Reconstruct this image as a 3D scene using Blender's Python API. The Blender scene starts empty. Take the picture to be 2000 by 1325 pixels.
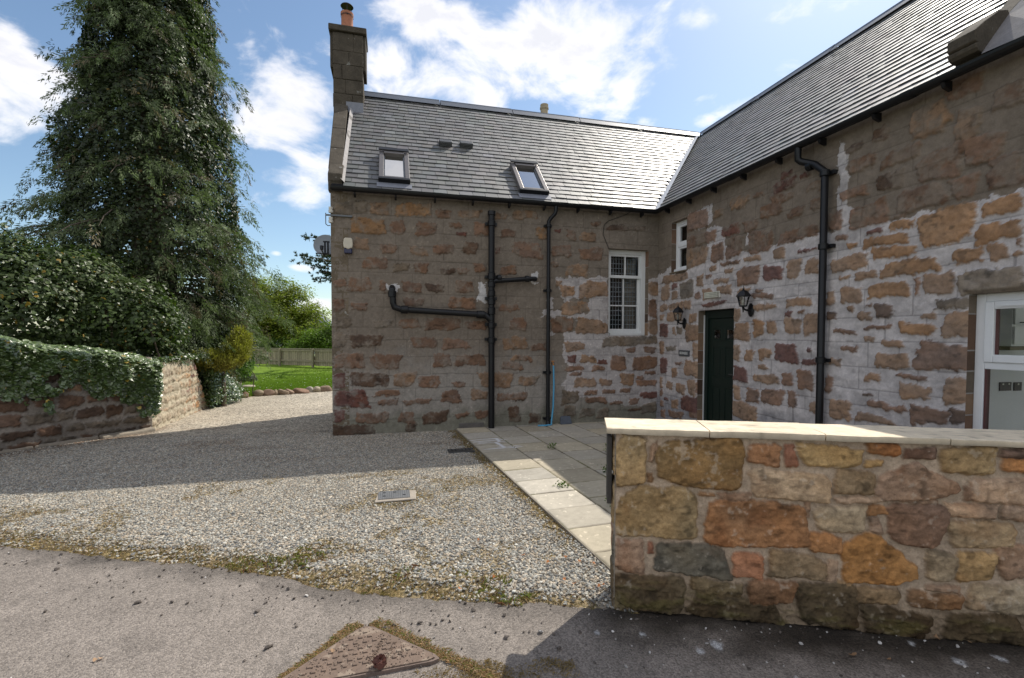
import bpy, bmesh, math, random
import numpy as np
from mathutils import Matrix, Vector
R = math.radians
rng = np.random.default_rng(7)
random.seed(7)
SC = bpy.context.scene
COL = SC.collection

# ------------------------------------------------------------------ camera
F, CX, CY, PITCH, ROLL, YAW, X0, Y0, H0 = 930, 1000, 685.6, .0326, .0022, .2507, .889, -7.98, 1.6
cam = bpy.data.cameras.new("camera")
cam.sensor_fit = 'HORIZONTAL'
cam.sensor_width = 36
cam.lens = F / 2000 * 36
cam.shift_y = (CY - 662.5) / 2000
cam.clip_start, cam.clip_end = .05, 3000
camo = bpy.data.objects.new("camera", cam)
COL.objects.link(camo)
_r0 = Vector((math.cos(YAW), -math.sin(YAW), 0))
_f0 = Vector((math.sin(YAW), math.cos(YAW), 0))
_fw = _f0 * math.cos(PITCH) - Vector((0, 0, 1)) * math.sin(PITCH)
_up = Vector((0, 0, 1)) * math.cos(PITCH) + _f0 * math.sin(PITCH)
_r = _r0 * math.cos(ROLL) + _up * math.sin(ROLL)
_u = _up * math.cos(ROLL) - _r0 * math.sin(ROLL)
camo.matrix_world = Matrix(((_r.x, _u.x, -_fw.x, X0), (_r.y, _u.y, -_fw.y, Y0), (_r.z, _u.z, -_fw.z, H0), (0, 0, 0, 1)))
SC.camera = camo

# ------------------------------------------------------------------ exposure
SC.view_settings.view_transform = 'Standard'
SC.view_settings.look = 'None'
SC.view_settings.exposure = 0.5
SC.view_settings.gamma = 1

# survey: a line of sight met with a plane of the place
O3 = np.array([X0, Y0, H0])
def ray(x, y):
    a, b = (x - CX) / F, (y - CY) / F
    a, b = a * math.cos(ROLL) + b * math.sin(ROLL), -a * math.sin(ROLL) + b * math.cos(ROLL)
    fw, up = 1., -b
    c, s = math.cos(PITCH), math.sin(PITCH)
    fw, up = fw * c + up * s, up * c - fw * s
    c, s = math.cos(YAW), math.sin(YAW)
    return np.array([a * c + fw * s, -a * s + fw * c, up])
def onz(x, y, z=0): d = ray(x, y); return O3 + d * (z - H0) / d[2]
def ony(x, y, yy=0): d = ray(x, y); return O3 + d * (yy - Y0) / d[1]
def onx(x, y, xx): d = ray(x, y); return O3 + d * (xx - X0) / d[0]
def onpl(x, y, P, N): d = ray(x, y); return O3 + d * (np.dot(np.array(P) - O3, N) / np.dot(d, N))
def atd(x, y, D): return O3 + ray(x, y) * D

# ------------------------------------------------------------------ sun and sky
SAZ, SEL = R(54.5), R(48.1)
sun = bpy.data.lights.new("sun", 'SUN')
sun.energy = 3.65
sun.angle = R(.53)
sun.color = (1, .94, .84)
suno = bpy.data.objects.new("sun", sun)
COL.objects.link(suno)
sd = Vector((math.sin(SAZ) * math.cos(SEL), math.cos(SAZ) * math.cos(SEL), math.sin(SEL)))
suno.rotation_euler = (-sd).to_track_quat('-Z', 'Y').to_euler()
suno.location = (20, 15, 30)

world = bpy.data.worlds.new("World")
SC.world = world
world.use_nodes = True
wt = world.node_tree
for n in list(wt.nodes): wt.nodes.remove(n)
def N_(t, k, **kw):
    n = t.nodes.new(k)
    for a, b in kw.items():
        if a.startswith('i_'):
            n.inputs[a[2:].replace('_', ' ')].default_value = b
        else: setattr(n, a, b)
    return n
def lk(t, a, b): t.links.new(a, b)
def mth(t, op, a, b=None, c=None, clamp=False):
    n = t.nodes.new('ShaderNodeMath'); n.operation = op; n.use_clamp = clamp
    for i, v in enumerate((a, b, c)):
        if v is None: continue
        if isinstance(v, (int, float)): n.inputs[i].default_value = v
        else: t.links.new(v, n.inputs[i])
    return n.outputs[0]
sky = N_(wt, 'ShaderNodeTexSky', sky_type='NISHITA', sun_disc=False, sun_elevation=SEL, sun_rotation=SAZ, air_density=1.0, dust_density=.6, ozone_density=1.5)
tc = N_(wt, 'ShaderNodeTexCoord')
sep = N_(wt, 'ShaderNodeSeparateXYZ'); lk(wt, tc.outputs['Generated'], sep.inputs[0])
az = mth(wt, 'ARCTAN2', sep.outputs[0], sep.outputs[1])
el = mth(wt, 'ARCSINE', sep.outputs[2])
# cumulus banks: bearing, height, half-widths (measured off the sky), strength
CLOUDS = [(1060, 90, 210, 100, .95), (880, 40, 190, 60, .8), (1180, 165, 120, 85, .9), (960, 165, 170, 70, .7), (740, 120, 90, 110, .55), (1130, 30, 120, 60, .5),
          (545, 210, 100, 130, .9), (500, 120, 60, 60, .55), (600, 330, 75, 70, .85), (40, 170, 130, 130, 1.0), (20, 260, 90, 60, .7), (1370, 35, 60, 30, .6), (1540, 35, 70, 28, .5), (1450, 205, 70, 28, .75),
          (1380, 235, 40, 18, .5), (590, 523, 30, 10, .8), (620, 592, 50, 16, .9), (540, 495, 14, 7, .7), (1380, 190, 40, 14, .45), (1260, 240, 50, 18, .5), (700, 40, 60, 50, .4)]
tot = None
for (cx_, cy_, rx_, ry_, w_) in CLOUDS:
    d = ray(cx_, cy_); d = d / np.linalg.norm(d)
    a0, e0 = math.atan2(d[0], d[1]), math.asin(d[2])
    d2 = ray(cx_ + rx_, cy_); a1 = math.atan2(d2[0], d2[1])
    d3 = ray(cx_, cy_ - ry_); d3 = d3 / np.linalg.norm(d3); e1 = math.asin(d3[2])
    u = mth(wt, 'DIVIDE', mth(wt, 'SUBTRACT', az, a0), max(.004, abs(a1 - a0)))
    v = mth(wt, 'DIVIDE', mth(wt, 'SUBTRACT', el, e0), max(.004, abs(e1 - e0)))
    q = mth(wt, 'ADD', mth(wt, 'MULTIPLY', u, u), mth(wt, 'MULTIPLY', v, v))
    g = mth(wt, 'MULTIPLY', mth(wt, 'EXPONENT', mth(wt, 'MULTIPLY', q, -.9)), w_)
    tot = g if tot is None else mth(wt, 'MAXIMUM', tot, g)
# unseen cloud added behind and overhead to lift ambient light and skylight reflections
back = mth(wt, 'MULTIPLY', mth(wt, 'SUBTRACT', 1.0, N_(wt, 'ShaderNodeClamp').outputs[0]), 1.0)
bk = wt.nodes.new('ShaderNodeMapRange'); bk.inputs[1].default_value = math.cos(1.25); bk.inputs[2].default_value = math.cos(1.6)
lk(wt, mth(wt, 'COSINE', mth(wt, 'SUBTRACT', az, YAW)), bk.inputs[0])
bk.inputs[3].default_value = 0; bk.inputs[4].default_value = .70
tot = mth(wt, 'MAXIMUM', tot, bk.outputs[0])
zn = wt.nodes.new('ShaderNodeMapRange'); zn.inputs[1].default_value = .95; zn.inputs[2].default_value = 1.25; zn.inputs[3].default_value = 0; zn.inputs[4].default_value = .6; lk(wt, el, zn.inputs[0]); tot = mth(wt, 'MAXIMUM', tot, zn.outputs[0])
mp = N_(wt, 'ShaderNodeMapping'); mp.inputs['Scale'].default_value = (1, 1, 1.7); lk(wt, tc.outputs['Generated'], mp.inputs[0])
nz = N_(wt, 'ShaderNodeTexNoise', noise_dimensions='3D'); lk(wt, mp.outputs[0], nz.inputs['Vector'])
nz.inputs['Scale'].default_value = 7.5; nz.inputs['Detail'].default_value = 9; nz.inputs['Roughness'].default_value = .58; nz.inputs['Distortion'].default_value = .35
den = mth(wt, 'ADD', tot, mth(wt, 'MULTIPLY', mth(wt, 'SUBTRACT', nz.outputs['Fac'], .5), 2.5))
rmp = wt.nodes.new('ShaderNodeMapRange'); rmp.interpolation_type = 'SMOOTHSTEP'
rmp.inputs[1].default_value = .30; rmp.inputs[2].default_value = .92; lk(wt, den, rmp.inputs[0])
# cloud body: denser cores are greyer
cr = wt.nodes.new('ShaderNodeValToRGB')
cr.color_ramp.elements[0].position = .45; cr.color_ramp.elements[0].color = (1.0, 1.0, 1.0, 1)
cr.color_ramp.elements[1].position = 1.15 / 1.3; cr.color_ramp.elements[1].color = (.66, .69, .75, 1)
nz2 = N_(wt, 'ShaderNodeTexNoise'); lk(wt, mp.outputs[0], nz2.inputs['Vector']); nz2.inputs['Scale'].default_value = 4.2; nz2.inputs['Detail'].default_value = 5
lk(wt, mth(wt, 'ADD', mth(wt, 'MULTIPLY', den, .62), mth(wt, 'MULTIPLY', nz2.outputs['Fac'], .45)), cr.inputs[0])
skb = N_(wt, 'ShaderNodeMix', data_type='RGBA', blend_type='MULTIPLY'); skb.inputs[0].default_value = 1
SKY_GAIN = .106
skb.inputs[7].default_value = (SKY_GAIN * 1.0, SKY_GAIN * 1.04, SKY_GAIN * 1.02, 1)
lk(wt, sky.outputs[0], skb.inputs[6])
clb = N_(wt, 'ShaderNodeMix', data_type='RGBA', blend_type='MULTIPLY'); clb.inputs[0].default_value = 1
clb.inputs[7].default_value = (.96, .93, .92, 1); lk(wt, cr.outputs[0], clb.inputs[6])
wm = N_(wt, 'ShaderNodeMix', data_type='RGBA'); lk(wt, rmp.outputs[0], wm.inputs[0]); lk(wt, skb.outputs[2], wm.inputs[6]); lk(wt, clb.outputs[2], wm.inputs[7])
bg = N_(wt, 'ShaderNodeBackground'); bg.inputs['Strength'].default_value = 1.0; lk(wt, wm.outputs[2], bg.inputs[0])
wo = N_(wt, 'ShaderNodeOutputWorld'); lk(wt, bg.outputs[0], wo.inputs[0])

# ------------------------------------------------------------------ helpers: noise
def _perm(seed):
    return np.random.default_rng(seed).random((256, 256)).astype(np.float32)
_tabs = {}
def vn(x, y, seed=0):
    if seed not in _tabs: _tabs[seed] = _perm(seed)
    t = _tabs[seed]
    xi = np.floor(x).astype(int); yi = np.floor(y).astype(int)
    fx = x - xi; fy = y - yi
    fx = fx * fx * (3 - 2 * fx); fy = fy * fy * (3 - 2 * fy)
    a = t[xi & 255, yi & 255]; b = t[(xi + 1) & 255, yi & 255]; c = t[xi & 255, (yi + 1) & 255]; d = t[(xi + 1) & 255, (yi + 1) & 255]
    return (a * (1 - fx) + b * fx) * (1 - fy) + (c * (1 - fx) + d * fx) * fy
def fbm(x, y, seed=0, oct=4, rough=.5):
    s = 0; a = 1; n = 0
    for i in range(oct):
        s = s + a * (vn(x * 2 ** i + 17.3 * i, y * 2 ** i + 5.1 * i, seed + i) - .5); n += a; a *= rough
    return s / n * 2          # about -1..1
def sst(a, b, x):
    t = np.clip((x - a) / (b - a), 0, 1); return t * t * (3 - 2 * t)
def inpoly(x, y, poly):
    r = np.zeros(x.shape, bool); n = len(poly); j = n - 1
    for i in range(n):
        xi, yi = poly[i]; xj, yj = poly[j]
        if yi != yj:
            c = ((yi > y) != (yj > y)) & (x < (xj - xi) * (y - yi) / (yj - yi) + xi)
            r ^= c
        j = i
    return r

# ------------------------------------------------------------------ helpers: objects
def tag(o, label=None, cat=None, group=None, kind=None):
    if label: o['label'] = label
    if cat: o['category'] = cat
    if group: o['group'] = group
    if kind: o['kind'] = kind
    return o
def empty(name, loc, rz=0, label=None, cat=None, group=None):
    o = bpy.data.objects.new(name, None); COL.objects.link(o)
    o.location = loc; o.rotation_euler = (0, 0, rz); o.empty_display_size = .1
    return tag(o, label, cat, group)
def child(o, p):
    """parent keeping the world place the mesh was built in"""
    if p is not None:
        o.parent = p
        if p.get('_w') is not None: return o
        m = Matrix.Translation(p.location) @ p.rotation_euler.to_matrix().to_4x4()
        q = p
        while q.parent is not None:
            q = q.parent
            m = (Matrix.Translation(q.location) @ q.rotation_euler.to_matrix().to_4x4()) @ m
        o.matrix_parent_inverse = m.inverted()
    return o
def mk(name, V, Fc, mat=None, parent=None, col=None, smooth=False, local=False):
    """V (n,3); Fc (m,k) array or list of such arrays; col (n,3) point colours"""
    me = bpy.data.meshes.new(name)
    V = np.ascontiguousarray(V, np.float32)
    fl = Fc if isinstance(Fc, list) else [Fc]
    fl = [np.asarray(f, np.int32) for f in fl if len(f)]
    lv = np.concatenate([f.ravel() for f in fl]); tot_ = np.concatenate([np.full(len(f), f.shape[1], np.int32) for f in fl])
    st = np.concatenate([[0], np.cumsum(tot_)[:-1]]).astype(np.int32)
    me.vertices.add(len(V)); me.vertices.foreach_set('co', V.ravel())
    me.loops.add(len(lv)); me.loops.foreach_set('vertex_index', lv)
    me.polygons.add(len(tot_)); me.polygons.foreach_set('loop_start', st); me.polygons.foreach_set('loop_total', tot_)
    me.polygons.foreach_set('use_smooth', np.full(len(tot_), bool(smooth)))
    if col is not None:
        at = me.attributes.new('col', 'FLOAT_COLOR', 'POINT')
        c = np.ones((len(V), 4), np.float32); c[:, :3] = np.clip(col, 0, 1); at.data.foreach_set('color', c.ravel())
    me.update(calc_edges=True)
    if mat: me.materials.append(mat)
    o = bpy.data.objects.new(name, me); COL.objects.link(o)
    if parent is not None:
        if local: o.parent = parent
        else: child(o, parent)
    return o
class MB:
    def __init__(s): s.v = []; s.f = []; s.c = []; s.cc = None
    def add(s, V, Fs, M=None):
        b = len(s.v)
        for p in V:
            p = Vector(p)
            if M is not None: p = M @ p
            s.v.append(tuple(p)); s.c.append(s.cc if s.cc is not None else (1, 1, 1))
        for f in Fs: s.f.append([i + b for i in f])
        return s
    def box(s, a, b, M=None):
        (x0, y0, z0), (x1, y1, z1) = a, b
        x0, x1 = min(x0, x1), max(x0, x1); y0, y1 = min(y0, y1), max(y0, y1); z0, z1 = min(z0, z1), max(z0, z1)
        V = [(x0, y0, z0), (x1, y0, z0), (x1, y1, z0), (x0, y1, z0), (x0, y0, z1), (x1, y0, z1), (x1, y1, z1), (x0, y1, z1)]
        return s.add(V, [(0, 3, 2, 1), (4, 5, 6, 7), (0, 1, 5, 4), (1, 2, 6, 5), (2, 3, 7, 6), (3, 0, 4, 7)], M)
    def tube(s, pts, r, n=10, cap=True, M=None):
        pts = [Vector(p) for p in pts]
        rs = r if isinstance(r, (list, tuple)) else [r] * len(pts)
        V = []; prev = None
        for i, p in enumerate(pts):
            if i == 0: t = pts[1] - p
            elif i == len(pts) - 1: t = p - pts[i - 1]
            else: t = (pts[i + 1] - p).normalized() + (p - pts[i - 1]).normalized()
            t = t.normalized() if t.length > 1e-9 else Vector((0, 0, 1))
            if prev is None:
                a = Vector((0, 0, 1)) if abs(t.z) < .9 else Vector((1, 0, 0))
                u = t.cross(a).normalized()
            else:
                u = (prev - t * prev.dot(t)).normalized()
            prev = u; w = t.cross(u)
            k = 1.0
            if 0 < i < len(pts) - 1:
                cs = (pts[i + 1] - p).normalized().dot((p - pts[i - 1]).normalized()); k = 1 / max(.5, math.sqrt(max(0, (1 + cs) / 2)))
                k = min(k, 1.3)
            for j in range(n):
                th = 2 * math.pi * j / n
                V.append(p + (u * math.cos(th) + w * math.sin(th)) * rs[i] * (k if False else 1))
        Fs = []
        for i in range(len(pts) - 1):
            for j in range(n):
                Fs.append((i * n + j, i * n + (j + 1) % n, (i + 1) * n + (j + 1) % n, (i + 1) * n + j))
        if cap: Fs.append(tuple(reversed(range(n)))); Fs.append(tuple((len(pts) - 1) * n + j for j in range(n)))
        return s.add(V, Fs, M)
    def lathe(s, prof, c=(0, 0, 0), n=16, M=None, caps=True):
        V = []; 
        for (r, z) in prof:
            for j in range(n):
                th = 2 * math.pi * j / n; V.append((c[0] + r * math.cos(th), c[1] + r * math.sin(th), c[2] + z))
        Fs = []
        for i in range(len(prof) - 1):
            for j in range(n): Fs.append((i * n + j, i * n + (j + 1) % n, (i + 1) * n + (j + 1) % n, (i + 1) * n + j))
        if caps: Fs.append(tuple(reversed(range(n)))); Fs.append(tuple((len(prof) - 1) * n + j for j in range(n)))
        return s.add(V, Fs, M)
    def prism(s, poly, ext, M=None):
        """poly: 3D points (planar), ext: extrusion vector"""
        n = len(poly); e = Vector(ext); V = [Vector(p) for p in poly] + [Vector(p) + e for p in poly]
        Fs = [tuple(reversed(range(n))), tuple(range(n, 2 * n))] + [(i, (i + 1) % n, n + (i + 1) % n, n + i) for i in range(n)]
        return s.add(V, Fs, M)
    def quad(s, *p): return s.add(p, [tuple(range(len(p)))])
    def build(s, name, mat, parent=None, bevel=0, smooth=False, local=False, col=False, fix=True):
        me = bpy.data.meshes.new(name); me.from_pydata(s.v, [], s.f); me.update()
        if fix:
            bm = bmesh.new(); bm.from_mesh(me); bmesh.ops.recalc_face_normals(bm, faces=bm.faces); bm.to_mesh(me); bm.free()
        if col:
            at = me.attributes.new('col', 'FLOAT_COLOR', 'POINT')
            at.data.foreach_set('color', np.array([tuple(c) + (1,) for c in s.c], np.float32).ravel())
        if mat: me.materials.append(mat)
        if smooth:
            me.polygons.foreach_set('use_smooth', [True] * len(me.polygons))
        o = bpy.data.objects.new(name, me); COL.objects.link(o)
        if smooth:
            try: me.set_sharp_from_angle(angle=R(40))
            except Exception: pass
        if bevel:
            m = o.modifiers.new('bevel', 'BEVEL'); m.width = bevel; m.segments = 2; m.limit_method = 'ANGLE'; m.angle_limit = R(40)
        if parent is not None:
            if local: o.parent = parent
            else: child(o, parent)
        return o
def copy_tree(o, parent=None):
    c = o.copy(); COL.objects.link(c)
    if parent is not None: c.parent = parent
    for ch in list(o.children): copy_tree(ch, c)
    return c

# ------------------------------------------------------------------ helpers: materials
def mat(name, color=(.5, .5, .5), rough=.6, attr=False, var=.25, vscale=8., fine=60., bump=.2, bdist=.003, spec=.5, metal=0., transl=0., tcol=None, coat=0., spots=None, aniso=(1, 1, 1)):
    m = bpy.data.materials.new(name); m.use_nodes = True; t = m.node_tree
    p = t.nodes['Principled BSDF']; out = t.nodes['Material Output']
    co = N_(t, 'ShaderNodeTexCoord')
    mpn = N_(t, 'ShaderNodeMapping'); mpn.inputs['Scale'].default_value = aniso; lk(t, co.outputs['Object'], mpn.inputs[0])
    n1 = N_(t, 'ShaderNodeTexNoise'); n1.inputs['Scale'].default_value = vscale; n1.inputs['Detail'].default_value = 6; n1.inputs['Roughness'].default_value = .6; lk(t, mpn.outputs[0], n1.inputs['Vector'])
    n2 = N_(t, 'ShaderNodeTexNoise'); n2.inputs['Scale'].default_value = fine; n2.inputs['Detail'].default_value = 4; n2.inputs['Roughness'].default_value = .65; lk(t, mpn.outputs[0], n2.inputs['Vector'])
    s_ = mth(t, 'ADD', mth(t, 'MULTIPLY', n1.outputs['Fac'], .55), mth(t, 'MULTIPLY', n2.outputs['Fac'], .45))
    mr = t.nodes.new('ShaderNodeMapRange'); mr.inputs[1].default_value = .32; mr.inputs[2].default_value = .68; mr.inputs[3].default_value = 1 - var; mr.inputs[4].default_value = 1 + var; lk(t, s_, mr.inputs[0])
    mx = N_(t, 'ShaderNodeMix', data_type='RGBA', blend_type='MULTIPLY'); mx.inputs[0].default_value = 1
    if attr:
        a = N_(t, 'ShaderNodeAttribute', attribute_name='col'); lk(t, a.outputs['Color'], mx.inputs[6])
    else: mx.inputs[6].default_value = (*color, 1)
    lk(t, mr.outputs[0], mx.inputs[7])
    res = mx.outputs[2]
    if spots:
        vz = N_(t, 'ShaderNodeTexNoise'); vz.inputs['Scale'].default_value = spots[1]; vz.inputs['Detail'].default_value = 3; lk(t, co.outputs['Object'], vz.inputs['Vector'])
        m2 = t.nodes.new('ShaderNodeMapRange'); m2.inputs[1].default_value = spots[2]; m2.inputs[2].default_value = spots[2] + .05; lk(t, vz.outputs['Fac'], m2.inputs[0])
        m3 = N_(t, 'ShaderNodeMix', data_type='RGBA'); lk(t, m2.outputs[0], m3.inputs[0]); lk(t, res, m3.inputs[6]); m3.inputs[7].default_value = (*spots[0], 1)
        res = m3.outputs[2]
    lk(t, res, p.inputs['Base Color'])
    p.inputs['Roughness'].default_value = rough; p.inputs['Metallic'].default_value = metal
    p.inputs['Specular IOR Level'].default_value = spec
    if coat: p.inputs['Coat Weight'].default_value = coat
    if bump:
        bn = N_(t, 'ShaderNodeBump'); bn.inputs['Strength'].default_value = bump; bn.inputs['Distance'].default_value = bdist
        lk(t, s_, bn.inputs['Height']); lk(t, bn.outputs[0], p.inputs['Normal'])
    if transl:
        tr = N_(t, 'ShaderNodeBsdfTranslucent')
        if tcol is not None:
            m4 = N_(t, 'ShaderNodeMix', data_type='RGBA', blend_type='MULTIPLY'); m4.inputs[0].default_value = 1; lk(t, res, m4.inputs[6]); m4.inputs[7].default_value = (*tcol, 1); lk(t, m4.outputs[2], tr.inputs[0])
        else: lk(t, res, tr.inputs[0])
        ms = N_(t, 'ShaderNodeMixShader'); ms.inputs[0].default_value = transl; lk(t, p.outputs[0], ms.inputs[1]); lk(t, tr.outputs[0], ms.inputs[2]); lk(t, ms.outputs[0], out.inputs[0])
    return m
def glass_mat(name, tint=(.75, .8, .8), rough=.02, refl=.12):
    m = bpy.data.materials.new(name); m.use_nodes = True; t = m.node_tree
    for n in list(t.nodes):
        if n.type != 'OUTPUT_MATERIAL': t.nodes.remove(n)
    out = t.nodes['Material Output']
    g = N_(t, 'ShaderNodeBsdfGlossy'); g.inputs['Roughness'].default_value = rough
    tr = N_(t, 'ShaderNodeBsdfTransparent'); tr.inputs[0].default_value = (*tint, 1)
    fr = N_(t, 'ShaderNodeFresnel'); fr.inputs[0].default_value = 1.5
    co = N_(t, 'ShaderNodeTexCoord'); nn = N_(t, 'ShaderNodeTexNoise'); nn.inputs['Scale'].default_value = 3; lk(t, co.outputs['Object'], nn.inputs['Vector'])
    bn = N_(t, 'ShaderNodeBump'); bn.inputs['Strength'].default_value = .03; bn.inputs['Distance'].default_value = .02; lk(t, nn.outputs['Fac'], bn.inputs['Height']); lk(t, bn.outputs[0], g.inputs['Normal'])
    ms = N_(t, 'ShaderNodeMixShader'); lk(t, mth(t, 'ADD', mth(t, 'MULTIPLY', fr.outputs[0], 1.0), refl), ms.inputs[0])
    lk(t, tr.outputs[0], ms.inputs[1]); lk(t, g.outputs[0], ms.inputs[2]); lk(t, ms.outputs[0], out.inputs[0])
    return m
M = {}
M['masonry'] = mat('rubble masonry', attr=True, rough=.9, var=.22, vscale=14, fine=90, bump=.55, bdist=.006, spec=.2)
M['frontstone'] = mat('garden wall stone', attr=True, rough=.88, var=.32, vscale=26, fine=110, bump=1.0, bdist=.009, spec=.25)
M['sandstone'] = mat('weathered sandstone', (.15, .12, .085), .92, var=.4, vscale=6, fine=45, bump=.6, bdist=.012, spec=.2, spots=((.30, .29, .26), 11, .66))
M['slate'] = mat('slate', attr=True, rough=.56, var=.16, vscale=9, fine=50, bump=.3, bdist=.002, spec=.85)
_p = M['slate'].node_tree.nodes['Principled BSDF']; _p.inputs['Coat Weight'].default_value = .35; _p.inputs['Coat Roughness'].default_value = .62; _p.inputs['Coat IOR'].default_value = 1.7
M['underlay'] = mat('roof underlay', (.02, .02, .022), .95, bump=0, spec=.1)
M['gablestone'] = mat('dark gable stone', (.085, .072, .056), .93, var=.42, vscale=6, fine=45, bump=.6, bdist=.012, spec=.15, spots=((.26, .25, .23), 9, .68))
M['lead'] = mat('lead flashing', (.20, .21, .245), .5, var=.15, vscale=4, fine=20, bump=.25, bdist=.006)
M['leadridge'] = mat('lead ridge', (.09, .105, .135), .5, var=.15, vscale=4, fine=20, bump=.25, bdist=.006)
M['mortarfillet'] = mat('mortar fillet', (.36, .34, .33), .9, var=.2, vscale=9, fine=60, bump=.5, bdist=.006, spots=((.16, .15, .14), 5, .6))
M['blackpipe'] = mat('black painted iron', (.007, .0075, .009), .40, var=.3, vscale=12, fine=60, bump=.12, spec=.35)
M['pvcwhite'] = mat('white upvc', (.78, .79, .80), .35, var=.04, vscale=3, fine=20, bump=.02)
M['whitepaint'] = mat('white painted wood', (.70, .71, .70), .5, var=.07, vscale=6, fine=50, bump=.1, aniso=(1, 1, .2))
M['doorgreen'] = mat('dark green paint', (.005, .015, .011), .38, var=.2, vscale=5, fine=40, bump=.1)
M['glass'] = glass_mat('window glass', (.92, .94, .94), .02, .05)
M['roofglass'] = glass_mat('roof glass', (.35, .42, .5), .03, .62)
M['velux'] = mat('roof window cladding', (.17, .155, .15), .42, var=.1, vscale=5, fine=40, bump=.05, metal=.5)
M['terracotta'] = mat('terracotta', (.42, .17, .10), .8, var=.22, vscale=10, fine=60, bump=.3)
M['buffpot'] = mat('buff pot', (.40, .33, .22), .85, var=.25, vscale=10, fine=60, bump=.3)
M['plaster'] = mat('interior plaster', (.80, .81, .80), .9, var=.03, vscale=2, fine=20, bump=.05)
M['darkroom'] = mat('dim room', (.06, .06, .06), .9, var=.1, bump=0)
M['curtain'] = mat('curtain cloth', (.42, .38, .32), .9, var=.1, vscale=10, fine=90, bump=.3)
M['steel'] = mat('dull metal', (.13, .135, .14), .4, metal=.8, var=.1, bump=.05)
M['grille'] = mat('security mesh', (.38, .42, .46), .5, var=.1, bump=.05)

def palette(k):
    return {'o': (.32, .185, .095), 't': (.285, .185, .118), 'b': (.21, .128, .086), 'r': (.15, .072, .058), 'g': (.20, .16, .12), 'd': (.12, .078, .055), 'w': (.5, .47, .44)}[k]

# ------------------------------------------------------------------ masonry: a relief surface with every stone cut into it
CORN = {.0301: [(1, 1, .98), (-1, 1, 1.35), (1, -1, 1.6)], .0302: [(1, 1, .85), (-1, 1, 1.15), (1, -1, 1.7)]}
def stone_field(U, Z, stones, jag=1.0, edge=.008, ragged=1.0):
    """returns mask, colour and per-stone height over the grid U,Z (2D arrays)"""
    smr = fbm(U * 11, Z * 19, 33, 4); smr2 = fbm(U * 38, Z * 46, 37, 3)
    mask = np.zeros(U.shape, np.float32); colr = np.zeros(U.shape + (3,), np.float32); hgt = np.zeros(U.shape, np.float32)
    wu = U + jag * (.030 * fbm(U * 6, Z * 6, 11, 3) + .020 * fbm(U * 22, Z * 22, 15, 3) + .012 * fbm(U * 60, Z * 60, 17, 2))
    wz = Z + jag * (.022 * fbm(U * 6, Z * 6, 21, 3) + .018 * fbm(U * 22, Z * 22, 25, 3) + .012 * fbm(U * 60, Z * 60, 27, 2))
    kr = random.Random(len(stones))
    u1d, z1d = U[:, 0], Z[0, :]
    for k, (a0, b0, a1, b1, c, pr) in enumerate(stones):
        i0, i1 = np.searchsorted(u1d, [min(a0, a1) - .06, max(a0, a1) + .06]); j0, j1 = np.searchsorted(z1d, [min(b0, b1) - .06, max(b0, b1) + .06])
        if i1 <= i0 or j1 <= j0: continue
        sl = (slice(i0, i1), slice(j0, j1))
        hu, hz = abs(a1 - a0) / 2, abs(b1 - b0) / 2
        r = .42 * min(hu, hz)
        r *= kr.uniform(.5, 1.2); sh1, sh2, tp1, tp2 = kr.uniform(-.12, .12), kr.uniform(-.07, .07), kr.uniform(-.16, .16), kr.uniform(-.16, .16)
        du, dz_ = wu[sl] - (a0 + a1) / 2, wz[sl] - (b0 + b1) / 2; du2 = (du + sh1 * dz_) * (1 + tp1 * dz_ / hz); dz2 = (dz_ + sh2 * du) * (1 + tp2 * du / hu)
        px = np.abs(du2) - hu + r; pz = np.abs(dz2) - hz + r
        sdf = np.hypot(np.maximum(px, 0), np.maximum(pz, 0)) + np.minimum(np.maximum(px, pz), 0) - r
        for cu_, cz_, kc in CORN.get(pr, [(kr.choice((-1, 1)), kr.choice((-1, 1)), kr.uniform(1.45, 1.95))]):
            sdf = np.maximum(sdf, (cu_ * du2 / hu + cz_ * dz2 / hz - kc) * min(hu, hz) * .8)
        sdf = sdf + ragged * (.020 * np.clip(smr[sl] + .25, -.3, 1) + .011 * smr2[sl])
        m = sst(edge, -edge, sdf)
        rel = sst(.0, -.016, sdf)
        base = np.array(c)
        uu, zz = U[sl], Z[sl]
        tone = 1 + .34 * fbm(uu * 6 + k * 3.1, zz * 9 + k, 31, 4) + .24 * fbm(uu * 34, zz * 44 + k, 41, 3)
        hue = fbm(uu * 4 + k * 7.7, zz * 5, 51, 3)
        tone = tone * (1 - .42 * sst(.28, .5, fbm(uu * 13 + k * 2.3, zz * 21, 55, 3)))
        cc = base * tone[..., None] * np.stack([1 + .10 * hue, 1 - .02 * hue, 1 - .18 * hue], -1)
        better = m > mask[sl]
        mask[sl] = np.where(better, m, mask[sl]); colr[sl] = np.where(better[..., None], cc, colr[sl])
        h = pr * (.45 * m + .55 * rel) * (1 + .5 * fbm(uu * 9 + k, zz * 9, 61, 3)) + pr * .3 * fbm(uu * 22, zz * 22 + k, 65, 3)
        hgt[sl] = np.where(better, h, hgt[sl])
    return mask, colr, hgt
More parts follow.
